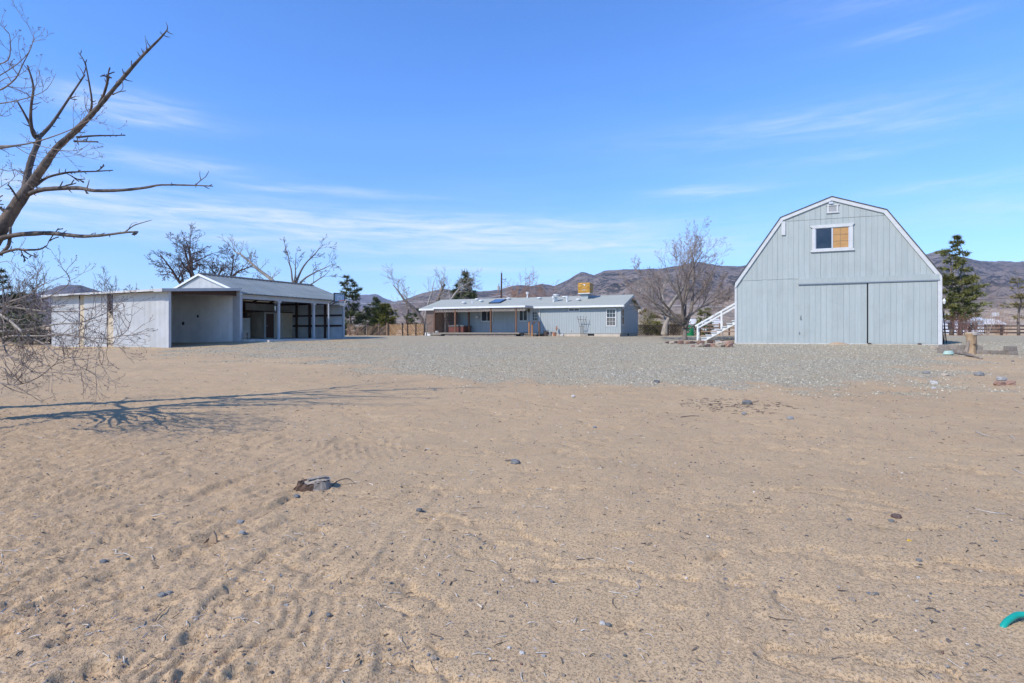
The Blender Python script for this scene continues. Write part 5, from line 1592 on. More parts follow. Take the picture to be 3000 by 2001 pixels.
LIMBS = [([(112, 742), (170, 725), (300, 720), (360, 730), (470, 728), (560, 718), (620, 708), (750, 710), (815, 713)], .040, .007, 9.0, 8.3),
         ([(748, 709), (770, 690), (788, 676), (800, 655)], .008, .004, 8.4, 8.3), ([(770, 691), (765, 672), (766, 655)], .007, .003, 8.38, 8.4),
         ([(135, 712), (180, 680), (250, 662), (300, 658), (370, 656), (432, 652)], .024, .009, 9.0, 9.5),
         ([(292, 526), (360, 520), (420, 519), (480, 518)], .019, .009, 8.9, 9.4), ([(285, 541), (330, 542), (375, 543)], .017, .010, 8.9, 8.6), ([(370, 545), (398, 553)], .004, .002, 8.6, 8.6),
         ([(-10, 935), (0, 915), (60, 900), (120, 895), (190, 893), (260, 900), (320, 905), (380, 902), (420, 898), (480, 890), (528, 888)], .050, .012, 9.0, 8.2),
         ([(478, 890), (510, 865), (545, 853), (580, 843)], .011, .004, 8.3, 8.1), ([(494, 875), (505, 857), (525, 851)], .004, .002, 8.25, 8.2),
         ([(-20, 990), (0, 972), (60, 955), (90, 957), (150, 955), (180, 940)], .030, .010, 9.0, 8.7), ([(88, 957), (110, 973), (142, 985)], .013, .007, 8.9, 8.8),
         ([(345, 432), (352, 390), (340, 310), (325, 240), (300, 200)], .020, .005, 8.85, 8.6), ([(322, 280), (330, 255), (328, 240)], .010, .004, 9.6, 9.5), ([(320, 285), (308, 262), (296, 248)], .008, .004, 9.6, 9.7),
         ([(380, 398), (398, 360), (410, 320), (416, 297), (426, 298)], .022, .012, 8.8, 8.5), ([(432, 362), (455, 352), (481, 348)], .012, .005, 8.75, 8.5),
         ([(565, 192), (560, 170), (555, 135)], .007, .003, 8.6, 8.6), ([(640, 115), (641, 100), (635, 85)], .009, .003, 8.5, 8.5), ([(345, 440), (328, 410), (324, 370)], .008, .003, 8.9, 8.9),
         ([(475, 290), (470, 270), (468, 263)], .008, .004, 8.65, 8.6), ([(503, 262), (503, 240), (505, 232)], .009, .005, 8.6, 8.6), ([(468, 310), (470, 340), (445, 358)], .006, .003, 8.6, 8.5),
         ([(72, 770), (58, 745), (38, 715), (28, 708)], .017, .009, 8.9, 8.7), ([(38, 800), (20, 810), (0, 795), (-12, 785)], .03, .016, 8.95, 8.9), ([(40, 870), (38, 910), (30, 945), (0, 975)], .020, .03, 8.95, 8.95),
         ([(260, 378), (285, 370), (305, 368)], .007, .003, 9.5, 9.4), ([(333, 720), (338, 705), (342, 688)], .010, .005, 8.7, 8.7)]
for (px_, a, b, d0, d1) in LIMBS:
    bmm = MB()
    q, rq = limb(bmm, px_, a, b, d0, d1, sides=6, knots=.08, rnd=tr)
    if a > .012: stubs(bmm, q, rq, tr, int(len(q) * .9), .02, .09)
    if a > .02:
        for _ in range(2):
            i = tr.randint(3, len(q) - 1); ax = (q[i] - q[i - 1]).normalized()
            grow(bmm, bmm, None, q[i], ax + rand_perp(ax, tr) * .8, tr.uniform(.15, .35), .005, 3, S5, tr, 4, 0)
    part('branch', bmm, m_barkdead, dead, smooth=True).location = -dead_pos
part('trunk', tm, m_barkdead, dead, smooth=True).location = -dead_pos

# the live tree beside it, its trunk outside the picture, drooping pale branches
lp = Vector((-9.6, 7.4, gz(-9.6, 7.4) - .1))
droop = thing('drooping_tree', 'bare tree with pale drooping branches hanging low before the shed wall at the left', 'tree', lp)
tm, wm, bm = MB(), MB(), MB()
Q = smooth_path([lp, Vector((-9.55, 7.4, 1.6)), Vector((-9.3, 7.5, 3.2)), Vector((-9.2, 7.5, 5.2))], 3)
tm.tube(Q, [.17 - .11 * i / (len(Q) - 1) for i in range(len(Q))], 9)
S9 = Sp(n=(4, 3, 2, 2), ratio=(.5, .45, .4, .4), ang=(40, 44, 46, 46), up=(.02, .05, .06, .05), wob=.20, start=(.12, .2, .2, .2), rr=.62, seg=(7, 5, 4, 3), minr=.0024, bud=1); S9.budr = .007
LOW = [([(-60, 420), (0, 440), (120, 470), (300, 490), (450, 510), (620, 520), (900, 515), (960, 490)], .020, .005, 7.8, 7.2),
       ([(-60, 500), (0, 550), (130, 640), (260, 760)], .020, .014, 7.6, 7.2), ([(-60, 760), (80, 745), (260, 755), (400, 720), (500, 690), (700, 660), (880, 655), (1050, 605), (1200, 545), (1330, 480), (1415, 400)], .018, .003, 7.6, 7.0),
       ([(-40, 860), (50, 820), (160, 800), (300, 800), (560, 800), (780, 780), (920, 730), (1080, 660)], .016, .004, 7.5, 7.0),
       ([(150, 800), (250, 805), (350, 830), (460, 870), (560, 930), (660, 1020), (740, 1055), (820, 1045), (950, 1060), (1100, 1120), (1290, 1140)], .014, .003, 7.4, 6.9),
       ([(520, 800), (650, 775), (850, 800), (1000, 820), (1150, 825), (1280, 825), (1400, 785), (1470, 720), (1495, 655)], .011, .003, 7.1, 6.8),
       ([(860, 810), (940, 825), (1050, 845), (1150, 880), (1300, 890), (1430, 920)], .007, .002, 7.0, 6.9),
       ([(-50, 1300), (0, 1335), (150, 1360), (300, 1335), (450, 1270), (550, 1190), (640, 1110), (672, 1040)], .013, .003, 7.4, 7.0),
       ([(-30, 800), (30, 850), (60, 960), (120, 1045), (200, 1080), (300, 1150), (410, 1240)], .014, .003, 7.4, 7.2), ([(-40, 940), (50, 900), (150, 880), (280, 940), (380, 1040), (520, 1140), (640, 1190), (830, 1200)], .010, .003, 7.3, 6.9),
       ([(-40, 1010), (60, 1030), (200, 1060), (300, 1150), (380, 1230)], .010, .003, 7.2, 7.0), ([(820, 1050), (900, 1140), (960, 1175), (1050, 1205)], .006, .002, 6.9, 6.8),
       ([(-30, 470), (60, 450), (110, 410), (200, 380), (330, 330), (480, 210), (560, 195)], .012, .003, 7.5, 7.1), ([(120, 470), (250, 440), (400, 380), (560, 350), (650, 300), (770, 220), (800, 140), (760, 68)], .011, .003, 7.4, 7.0),
       ([(-30, 700), (60, 690), (100, 600), (210, 620), (330, 580), (375, 530)], .008, .003, 7.5, 7.3), ([(-30, 1150), (60, 1180), (120, 1290), (260, 1150), (330, 1060)], .009, .003, 7.3, 7.1)]
for (px_, a, b, d0, d1) in LOW:
    q, rq = limb(tm if a > .015 else wm, px_, a, b, d0, d1, conv=zl, sides=6)
    if px_[0][0] < 0:
        tm.tube(smooth_path([Vector((-9.35, 7.45, 2.6 + tr.uniform(-.8, 1.0))), (q[0] + Vector((-9.3, 7.5, 2.4))) * .5 + Vector((0, 0, .35)), q[0]], 3), [.032, .028, .024, .021, .018, a * 1.05, a], 6)
    for k in range(int(len(q) * .8)):
        i = tr.randint(2, len(q) - 1)
        ax = (q[i] - q[i - 1]).normalized()
        d = (ax * tr.uniform(.3, 1.0) + rand_perp(ax, tr) * .8 + Vector((0, 0, tr.choice([.55, .35, -.15]))))
        grow(wm, wm, bm, q[i].copy(), d, tr.uniform(.22, .62), max(.0032, rq[i] * .55), 1, S9, tr, 3, 0)
HIGH = [([(-30, 565), (0, 560), (60, 557), (130, 545), (210, 520), (280, 492), (330, 465), (365, 455)], .016, .003, 7.6, 7.2), ([(120, 548), (200, 570), (280, 578), (330, 560), (350, 535)], .006, .002, 7.4, 7.3),
        ([(60, 560), (110, 590), (180, 605), (250, 600)], .006, .002, 7.5, 7.4), ([(-30, 350), (10, 340), (60, 300), (85, 250), (120, 180), (130, 130)], .014, .003, 7.8, 7.6), ([(-30, 400), (40, 390), (120, 370), (180, 340), (215, 280)], .010, .002, 7.7, 7.5),
        ([(-20, 250), (30, 230), (40, 180), (35, 130), (22, 118)], .010, .003, 7.8, 7.7), ([(-20, 300), (60, 250), (110, 200), (125, 160)], .008, .003, 7.7, 7.6), ([(-20, 330), (20, 300), (70, 290), (135, 250), (165, 330)], .006, .002, 7.7, 7.6),
        ([(-20, 440), (20, 445), (45, 437)], .006, .002, 7.6, 7.6), ([(-20, 640), (30, 655), (60, 650), (100, 665)], .007, .002, 7.6, 7.5), ([(-20, 730), (20, 705), (50, 685), (62, 655)], .006, .002, 7.6, 7.5), ([(-20, 1010), (30, 1000), (60, 1010)], .005, .002, 7.6, 7.5)]
for (px_, a, b, d0, d1) in HIGH:
    q, rq = limb(wm, px_, a, b, d0, d1, sides=5)
    tm.tube(smooth_path([Vector((-9.3, 7.5, min(4.9, max(2.2, q[0].z - .4)))), q[0]], 2), [.035, .028, a], 6)
    for k in range(int(len(q) * .5)):
        i = tr.randint(2, len(q) - 1)
        ax = (q[i] - q[i - 1]).normalized()
        grow(wm, wm, bm, q[i].copy(), ax * tr.uniform(.3, 1.0) + rand_perp(ax, tr) * .8, tr.uniform(.15, .5), max(.003, rq[i] * .55), 1, S9, tr, 3, 0)
S10 = Sp(n=(5, 4, 3, 2), ratio=(.55, .5, .45, .4), ang=(42, 46, 46, 44), up=(.06, .04, .0, 0), wob=.18, start=(.25, .2, .2, .2), rr=.55, seg=(7, 5, 4, 3), minr=.004)
for (o3, d3, L3, r3) in [((-9.2, 7.5, 3.0), (.35, -.55, .5), 2.6, .05), ((-9.25, 7.5, 3.6), (.15, -.9, .35), 2.8, .045), ((-9.2, 7.5, 4.2), (-.1, -.4, .9), 2.6, .04), ((-9.3, 7.5, 2.7), (-.4, -.8, .4), 2.6, .04), ((-9.2, 7.5, 4.6), (.12, .1, 1), 2.2, .035), ((-9.3, 7.5, 3.3), (-.8, .2, .6), 2.6, .045)]:
    grow(tm, wm, None, Vector(o3), Vector(d3), L3, r3, 0, S10, tr, 3, 1)
part('trunk', tm, m_palebark, droop, smooth=True).location = -lp
part('crown', wm, m_twigleft, droop, smooth=True).location = -lp
part('buds', bm, m_bud, droop).location = -lp

# ================================================================== FENCES
def slat_fence(name, label, u0, u1, d0, d1, h, n, lean, mat_, postmat, posts_u, w=.045, jag=0.0, both=False, seed=1):
    a = gpos(u0, d0, 0); b = gpos(u1, d1, 0)
    L = (b - a).to_2d().length
    ang = math.atan2(b.y - a.y, b.x - a.x)
    f = thing(name, label, 'fence', a, ang)
    r = random.Random(seed)
    for k in range(n):
        x = L * (k + .5) / n - (h * lean) / 2
        x0, x1 = x, x + h * lean
        z0, z1 = .03, h * r.uniform(1 - jag, 1.0)
        # clip to the panel
        t0 = max(0, (0 - x0) / (x1 - x0)) if lean > 0 else max(0, (L - x0) / (x1 - x0))
        t1 = min(1, (L - x0) / (x1 - x0)) if lean > 0 else min(1, (0 - x0) / (x1 - x0))
        if t1 - t0 < .08: continue
        P = (x0 + (x1 - x0) * t0, 0, z0 + (z1 - z0) * t0); Q_ = (x0 + (x1 - x0) * t1, 0, z0 + (z1 - z0) * t1)
        part('slat', MB().beam(P, Q_, .012, w), mat_, f)
    # the pieces at both ends that the slant leaves short
    for k in range(int(n * h * abs(lean) / L)):
        s = (k + .5) * L / n
        hh = s / abs(lean)
        if hh > h * .95: break
        if lean > 0:
            part('slat', MB().beam((L - s, 0, .03), (L, 0, .03 + hh), .012, w), mat_, f); part('slat', MB().beam((0, 0, h - hh), (s, 0, h), .012, w), mat_, f)
        else:
            part('slat', MB().beam((s, 0, .03), (0, 0, .03 + hh), .012, w), mat_, f); part('slat', MB().beam((L, 0, h - hh), (L - s, 0, h), .012, w), mat_, f)
    for zz_ in (.18, h * .52, h * .93): part('rail', MB().box(0, L, .012, .05, zz_, zz_ + .05), m_darklat, f)
    for u in posts_u:
        x = L * (u - u0) / (u1 - u0)
        part('post', MB().box(x - .045, x + .045, -.05, .10, -.2, h * 1.12), postmat, f)
    return f


slat_fence('slat_fence', 'weathered brown fence of slanting slats right of the shed', 1016, 1137, 55, 54, 1.12, 26, 1.05, m_oldslat, m_oldslat, (1075, 1110, 1134), jag=.22, seed=4)
slat_fence('slat_fence', 'fresh orange fence of slanting wooden slats left of the house', 1139, 1241, 53.8, 52.4, 1.10, 19, -.8, m_orange, m_darklat, (1139, 1180, 1195, 1219), w=.085, seed=5)


def lattice_fence(label, u0, u1, d0, d1, h, m_, seed, pitch=.17):
    a = gpos(u0, d0, 0); b = gpos(u1, d1, 0)
    L = (b - a).to_2d().length
    f = thing('lattice_fence', label, 'fence', a, math.atan2(b.y - a.y, b.x - a.x))
    n = max(1, int(L / 2.4))
    for k in range(n):
        part('lattice_panel', lattice(L * k / n + .03, L * (k + 1) / n - .03, .04, h, 0, pitch, .05), m_, f, kind='stuff')
    for k in range(n + 1): part('post', MB().box(L * k / n - .04, L * k / n + .04, -.04, .06, -.1, h + .05), m_, f)
    part('top_rail', MB().box(0, L, -.03, .03, h + .002, h + .05), m_, f)
    return f


lattice_fence('dark lattice fence running from the house gable past the old tree', 1866, 2052, 52.5, 51, 1.0, m_darklat, 1, .16)
lattice_fence('low dark lattice fence at the far left behind the drooping branches', 10, 150, 34.5, 34.5, .75, m_darklat, 2)
# post and rail fence on the right
a = gpos(2752, 60, 0); b = gpos(3120, 59, 0); L = (b - a).to_2d().length
rfn = thing('rail_fence', 'dark brown three rail timber fence beyond the cut log and pines', 'fence', a, math.atan2(b.y - a.y, b.x - a.x))
np_ = 5
for k in range(np_):
    x = L * k / (np_ - 1)
    part('post', MB().box(x - .09, x + .09, -.08, .08, -.1, 1.15), m_fencedark, rfn)
for k in range(np_ - 1):
    for zz_ in (.22, .58, .93): part('rail', MB().box(L * k / (np_ - 1) + .005, L * (k + 1) / (np_ - 1) - .005, -.11, -.082, zz_ + rng.uniform(-.03, .03), zz_ + .13), m_fencedark, rfn)
# corral behind the stairs
a = gpos(2052, 58, 0); b = gpos(2165, 57, 0); L = (b - a).to_2d().length
cor = thing('corral_fence', 'brown timber corral rails seen beneath the white stairs', 'fence', a, math.atan2(b.y - a.y, b.x - a.x))
for k in range(5): part('post', MB().box(L * k / 4 - .07, L * k / 4 + .07, -.07, .07, -.1, 1.25), m_brownwood if k % 2 else m_oldslat, cor)
for zz_ in (.35, .72, 1.05): part('rail', MB().box(0, L, -.10, -.072, zz_, zz_ + .12), m_oldslat, cor)
a = gpos(2070, 54, 0); b = gpos(2165, 53, 0); L = (b - a).to_2d().length
pan = thing('corral_panel', 'grey steel tube corral panel between the stairs and the timber corral', 'fence', a, math.atan2(b.y - a.y, b.x - a.x))  # a run of tube corral panels rather than a gate
for k in range(2):
    x0, x1 = L * k / 2 + .04, L * (k + 1) / 2 - .04
    part('panel_frame', MB().tube(smooth_path([Vector((x0, 0, 0)), Vector((x0, 0, 1.25)), Vector((x0 + .2, 0, 1.45)), Vector((x1 - .2, 0, 1.45)), Vector((x1, 0, 1.25)), Vector((x1, 0, 0))], 2), [.022] * 11, 5), m_steel, pan)
    for zz_ in (.35, .65, .95, 1.22): part('tube_rail', MB().tube([Vector((x0, 0, zz_)), Vector((x1, 0, zz_))], [.016, .016], 5), m_steel, pan)

# ================================================================== FAR OFF
t = thing('stock_trailer', 'long white trailer parked behind the corral and the stairs', 'trailer', gpos(2064, 82), -.08)
part('body', MB().prism([(-2.2, .55), (2.1, .55), (2.25, .9), (2.25, 2.0), (1.9, 2.35), (-1.9, 2.35), (-2.25, 2.0), (-2.25, .9)], -.6, 1.6), m_farwhite, t)
part('side_window', MB().box(.3, .9, -.62, -.602, 1.5, 1.95).box(-1.3, -.6, -.62, -.602, 1.5, 1.95), m_glass2, t)
for x in (-.7, .3):
    part('wheel', MB().prism([(x + .34 * math.cos(k * math.pi / 6), .36 + .34 * math.sin(k * math.pi / 6)) for k in range(12)], -.66, -.45), m_black, t)
part('skirt_stripe', MB().box(-2.24, 2.24, -.606, -.601, 1.12, 1.22), m_slate, t)
t = thing('green_barrel', 'bright green plastic barrel standing before the lattice fence by the bare tree', 'barrel', gpos(2021, 49.5), 0)
part('barrel_body', MB().lathe([(.40, 0), (.42, .05), (.36, .32), (.37, .36), (.33, .62), (.30, .84), (.27, .87)], 16), m_green, t, smooth=True)
part('lid', MB().lathe([(.28, .872), (.29, .91), (.10, .97), (0, .98)], 16), m_green, t, smooth=True)
t = thing('far_house', 'white ranch house with pale blue roof behind the big pine', 'house', gpos(2822, 100), .05)
part('wall', MB().box(-3.9, 3.9, 0, 6, -.2, 2.5), m_farwhite, t)
part('roof', MB().prism([(-.4, 2.45), (3, 3.6), (6.4, 2.45), (6.4, 2.6), (3, 3.75), (-.4, 2.6)], -4.2, 4.2, 'x'), m_farroof, t)
for x in (-2.9, -.3, 1.6): part('window', MB().box(x, x + 1.1, -.03, -.002, 1.0, 2.1), m_glass2, t)
part('door', MB().box(.9, 1.4, -.03, -.002, 0, 2.0), m_brownwood, t)
t = thing('far_barn', 'low shed with a shining white metal roof behind the thorn bush', 'shed', gpos(2914, 104), .02)
part('wall', MB().box(-2.3, 2.1, .2, 4, -.2, 1.75), m_oldslat, t)
part('roof', MB().prism([(-.1, 1.70), (2.2, 2.75), (2.2, 2.83), (-.1, 1.80)], -2.5, 2.3, 'x').prism([(2.2, 2.75), (4.5, 1.7), (4.5, 1.8), (2.2, 2.83)], -2.5, 2.3, 'x'), m_white, t)
c = gpos(2918, 106)
t = thing('roof_box', 'white cooler box standing above the shining metal roof', 'cooler', c)
part('box_body', MB().box(-.38, .38, -.3, .5, 3.2, 3.95), m_white, t)
part('box_leg', MB().box(-.32, -.26, -.2, -.14, 0, 3.198).box(.26, .32, -.2, -.14, 0, 3.198).box(-.32, .32, -.26, -.1, 3.05, 3.12), m_steel, t)
t = thing('far_hut', 'tan roofed hut half hidden behind the bushes right of the house gable', 'hut', gpos(1886, 75), .2)
part('wall', MB().box(-2.0, 2.5, 0, 4, -.2, 2.3), m_tan, t)
part('roof', MB().prism([(-2.4, 2.2), (.2, 3.6), (3.0, 2.2), (3.0, 2.35), (.2, 3.75), (-2.4, 2.35)], -.3, 4.3), m_tan, t)
# utility pole
t = thing('utility_pole', 'dark wooden utility pole with a grey transformer behind the house roof', 'utility pole', gpos(1467, 78))
ph = 8.75
part('shaft', MB().tube([Vector((0, 0, -.2)), Vector((.12, 0, ph))], [.16, .11], 8), m_pole, t)
part('transformer', MB().lathe([(.0, 0), (.16, .02), (.17, .5), (.19, .52), (.17, .62), (.0, .66)], 10, (-.32, -.05, ph - 2.45)).box(-.34, -.05, -.08, -.02, ph - 2.2, ph - 2.1), m_palerock, t)
part('insulator', MB().tube([Vector((-.30, -.05, ph - 1.8)), Vector((-.26, -.05, ph - 1.45))], [.05, .03], 6).tube([Vector((.12, 0, ph)), Vector((.1, 0, ph + .28))], [.03, .03], 5), m_steel, t)
part('pole_arm', MB().tube(smooth_path([Vector((.12, 0, ph - .85)), Vector((.6, 0, ph - .9)), Vector((.75, 0, ph - .72)), Vector((.7, 0, ph - 1.0))], 2), [.035] * 7, 5), m_iron, t)


def wire(label, pts, r, m_=None):
    Q = smooth_path(pts, 4)
    return tag(part('power_line', MB().tube(Q, [r] * len(Q), 4), m_ or m_wire), label, 'cable')


wire('pale overhead cable crossing before the blue mountain to the leaning tree', [at(985, 890.5, 66), at(1100, 889.5, 66), at(1210, 886.5, 66), at(1330, 880, 68)], .035)
wire('sagging pale cable behind the house roof left of the utility pole', [at(1380, 876, 74), at(1430, 872, 76), at(1470, 866, 78), at(1500, 872, 78), at(1560, 874, 80)], .03)
wire('thin pale cable behind the bare tree and the stairs', [at(1875, 893, 70), at(2000, 896, 70), at(2130, 898, 70), at(2175, 898, 70)], .03)
wire('thin dark cable before the hillside at the right edge', [at(2790, 882, 80), at(2880, 878, 80), at(2940, 874, 80), at(3080, 868, 80)], .025, m_black)

# ================================================================== RIGHT OF THE BARN
def stone_mesh(name, seed, m_, flat=.6, sub=2, rough=.22):
    """a stone: a cube rounded to a ball, then broken by noise"""
    n = 3 if sub == 1 else 5
    idx = {}; V = []; F = []
    def vid(p):
        k = tuple(round(c, 5) for c in p)
        if k not in idx: idx[k] = len(V); V.append(p)
        return idx[k]
    for ax in range(3):
        for sg in (1, -1):
            for i in range(n):
                for j in range(n):
                    q = []
                    for (a, b) in ((i, j), (i + 1, j), (i + 1, j + 1), (i, j + 1)):
                        c = [0, 0, 0]; c[ax] = sg; c[(ax + 1) % 3] = -1 + 2 * a / n; c[(ax + 2) % 3] = -1 + 2 * b / n
                        q.append(vid(tuple(c)))
                    F.append(tuple(q if sg > 0 else q[::-1]))
    P = np.array(V, float); P /= (np.abs(P) ** 3.2).sum(1, keepdims=True) ** (1 / 3.2)
    k = 1 + rough * (perlin(P[:, 0] * 1.6 + seed * 3.1, P[:, 1] * 1.6 + P[:, 2] * 1.3, seed) + .5 * perlin(P[:, 2] * 3.1 + seed, P[:, 0] * 3 - P[:, 1] * 2.2, seed + 5))
    P = P * k[:, None]; P[:, 2] *= flat
    me = bpy.data.meshes.new(name); me.from_pydata([tuple(p) for p in P], [], F); me.materials.append(m_)
    return me


def put_stone(name, me, p, size, label, group=None, rot=None, sink=.25, cat='stone', sc=(1, .8, 1), r=rng):
    o = bpy.data.objects.new(name, me); COL.objects.link(o)
    o.scale = (size * sc[0], size * sc[1], size * sc[2])
    o.rotation_euler = (r.uniform(-.2, .2), r.uniform(-.2, .2), r.uniform(0, 6.28) if rot is None else rot)
    zmin = min(v.co.z for v in me.vertices) * size * sc[2]
    o.location = p - Vector((0, 0, zmin * (1 - sink * 2)))
    return tag(o, label, cat, group)


# concrete blocks
def block(p, label, w=.40, dpt=.24, h=.20, ang=0.0, tilt=0.0):
    mb = MB().prism([(-w / 2, 0), (w / 2, 0), (w / 2 - .012, h), (-w / 2 + .012, h)], -dpt / 2, dpt / 2)
    o = part('concrete_block', mb, m_block); o.location = p; o.rotation_euler = (0, tilt, ang)
    bv = o.modifiers.new('worn edges', 'BEVEL'); bv.width = .012; bv.segments = 2
    return tag(o, label, 'block', 'concrete blocks edging the gravel beyond the barn')


row_low = [(2763, 1035), (2788, 1035.5), (2813, 1036), (2860, 1037), (2885.5, 1037.5), (2912, 1038.5), (2938, 1039), (2964, 1040)]
nth = ['first', 'second', 'third', 'fourth', 'fifth', 'sixth', 'seventh', 'last']
brr = random.Random(9)
lows = []
for k, (u, v) in enumerate(row_low):
    p = spot(u, v); p.z -= .03
    q = block(p, f'{nth[k]} concrete block of the lower row counting from the barn corner', .342, .24, .20, -.12 + brr.uniform(-.07, .07), brr.uniform(-.04, .04))
    lows.append(p)
for k, (u, du) in enumerate([(2773, 0), (2801, 0), (2824, 0), (2866, 0)]):
    p0 = spot(u, 1035 + k * .7); p0.z += .172; p0.y += .10
    block(p0, 'concrete block of the upper row ' + ['touching the barn corner', 'between the corner block and the log', 'half hidden behind the cut log', 'just right of the cut log'][k], .37, .24, .20, -.12 + brr.uniform(-.05, .05))
p0 = lows[-1].copy(); p0.z += .202; p0.y += .06
block(p0, 'concrete block set alone on top of the last block of the lower row', .38, .24, .19, -.05)
# cut log
p = spot(2843, 1037)
lg = thing('cut_log', 'upright cut log with peeling yellow wood standing by the concrete blocks', 'log', p - Vector((0, 0, .03)))
mb = MB(); lr = random.Random(31); nn = 18; rows = []
lh = .93
for i in range(13):
    t_ = i / 12
    for k in range(nn):
        a = k / nn * 2 * math.pi
        rr2 = (.185 + .03 * (t_ > .85) - .02 * t_ + .055 * max(0, .12 - t_) / .12) * (1 + .10 * math.sin(a * 2 + t_ * 3) + .05 * math.sin(5 * a + 7 * t_) + lr.uniform(-.03, .03))
        mb.v.append((.06 * t_ + .03 * math.sin(t_ * 5) + rr2 * math.cos(a), rr2 * math.sin(a), t_ * lh + (.02 * math.sin(a * 3) if i == 12 else 0)))
for i in range(12):
    for k in range(nn):
        k2 = (k + 1) % nn; mb.f.append((i * nn + k, i * nn + k2, (i + 1) * nn + k2, (i + 1) * nn + k))
mb.f.append(tuple(12 * nn + k for k in range(nn)))
part('stem', mb, m_logyellow, lg, smooth=True)
part('cut_top', MB().lathe([(.205, .0), (.21, .10), (.19, .125), (.0, .13)], 18, (.075, 0, lh - .10)), m_logtop, lg)
part('knot', MB().lathe([(.0, 0), (.05, .01), (.03, .05), (0, .06)], 8, (.02, -.19, .42)), m_stumpside, lg)
p2 = spot(2827, 1036.5)
tw = thing('twisted_wood', 'twisted grey piece of driftwood leaning against the cut log', 'driftwood', p2)
for k in range(7):
    a0 = k * .9
    pts = [Vector((-.04 + .065 * math.cos(a0 + s * 1.9) * (1 - .3 * s) + .16 * s, -.12 + .055 * math.sin(a0 + s * 1.9), .02 + .76 * s)) for s in (0, .2, .4, .6, .8, 1.0)]
    part('strand', MB().tube(smooth_path(pts, 2), [.05, .048, .042, .036, .034, .034, .036, .036, .032, .028, .016], 6), m_driftwood, tw, smooth=True)
# driftwood plank
A = [spot(2776, 1034), spot(2800, 1037), spot(2822, 1041), spot(2848, 1047), spot(2875, 1052)]
for q, h_ in zip(A, (.05, .05, .06, .07, .03)): q.z += h_
Q = smooth_path(A, 4)
tag(part('driftwood_branch', MB().tube(Q, [(.055 + .025 * math.sin(i * 1.3)) * (1 - .5 * (i / len(Q)) ** 3) for i in range(len(Q))], 8), m_driftwood, smooth=True), 'long grey brown driftwood branch lying before the cut log', 'driftwood')
# mint hose coil
p = spot(2779, 1040.5); p.z += .012
cm_ = MB()
cs = []
for k in range(90):
    a = k / 90 * 2 * math.pi * 5
    cs.append(Vector(((.20 - .012 * (k / 18)) * math.cos(a), (.15 - .01 * (k / 18)) * math.sin(a), .02 + .028 * k / 18)))
o = tag(part('hose_coil', cm_.tube(cs, [.021] * 90, 6), m_minthose, smooth=True), 'coil of pale mint green hose on the ground at the barn corner', 'hose'); o.location = p
# leaning black poles, garden lamp
top = BM @ Vector((BW + .03, .10, 3.4))
for k, (u, v, tx, lab) in enumerate([(2764, 1008, 0, 'black pole leaning on the barn corner, nearest the white trim'), (2773, 1006, .0, 'black pole leaning on the barn corner with its foot further out')]):
    f = spot(u, v)
    e = top + Vector((.03 + .06 * k, .15, -.5 - 0.15 * k))
    tag(part('black_pole', MB().tube([f, e], [.028, .024], 6), m_black), lab, 'pole', 'black poles leaning on the barn')
f = spot(2766, 1003)
t = thing('garden_lamp', 'slim white topped garden lamp on a pole behind the barn corner', 'lamp', f)
part('lamp_pole', MB().tube([Vector((0, 0, 0)), Vector((0, 0, 2.35))], [.02, .018], 6), m_black, t)
part('lamp_head', MB().lathe([(.0, 2.33), (.05, 2.36), (.09, 2.52), (.10, 2.55), (.03, 2.66), (.0, 2.74)], 10), m_white, t)
# sand pile
p = BM @ Vector((5.62, -.42, 0)); p.z = gz(p.x, p.y) - .02
mb = MB(); nn = 20
for i, (rr2, z) in enumerate([(.66, 0), (.52, .045), (.36, .095), (.2, .14), (.07, .16)]):
    for k in range(nn):
        a = k / nn * 2 * math.pi; w = 1 + .12 * math.sin(3 * a + i) + rng.uniform(-.06, .06)
        mb.v.append((rr2 * w * math.cos(a), rr2 * w * .55 * math.sin(a), z + rng.uniform(-.008, .008)))
for i in range(4):
    for k in range(nn):
        k2 = (k + 1) % nn; mb.f.append((i * nn + k, i * nn + k2, (i + 1) * nn + k2, (i + 1) * nn + k))
mb.f.append(tuple(4 * nn + k for k in range(nn)))
o = tag(part('sand_pile', mb, m_mound, smooth=True), 'small orange tan pile of sand on the gravel before the sliding doors', 'sand pile'); o.location = p; o.rotation_euler.z = BARN_ROT

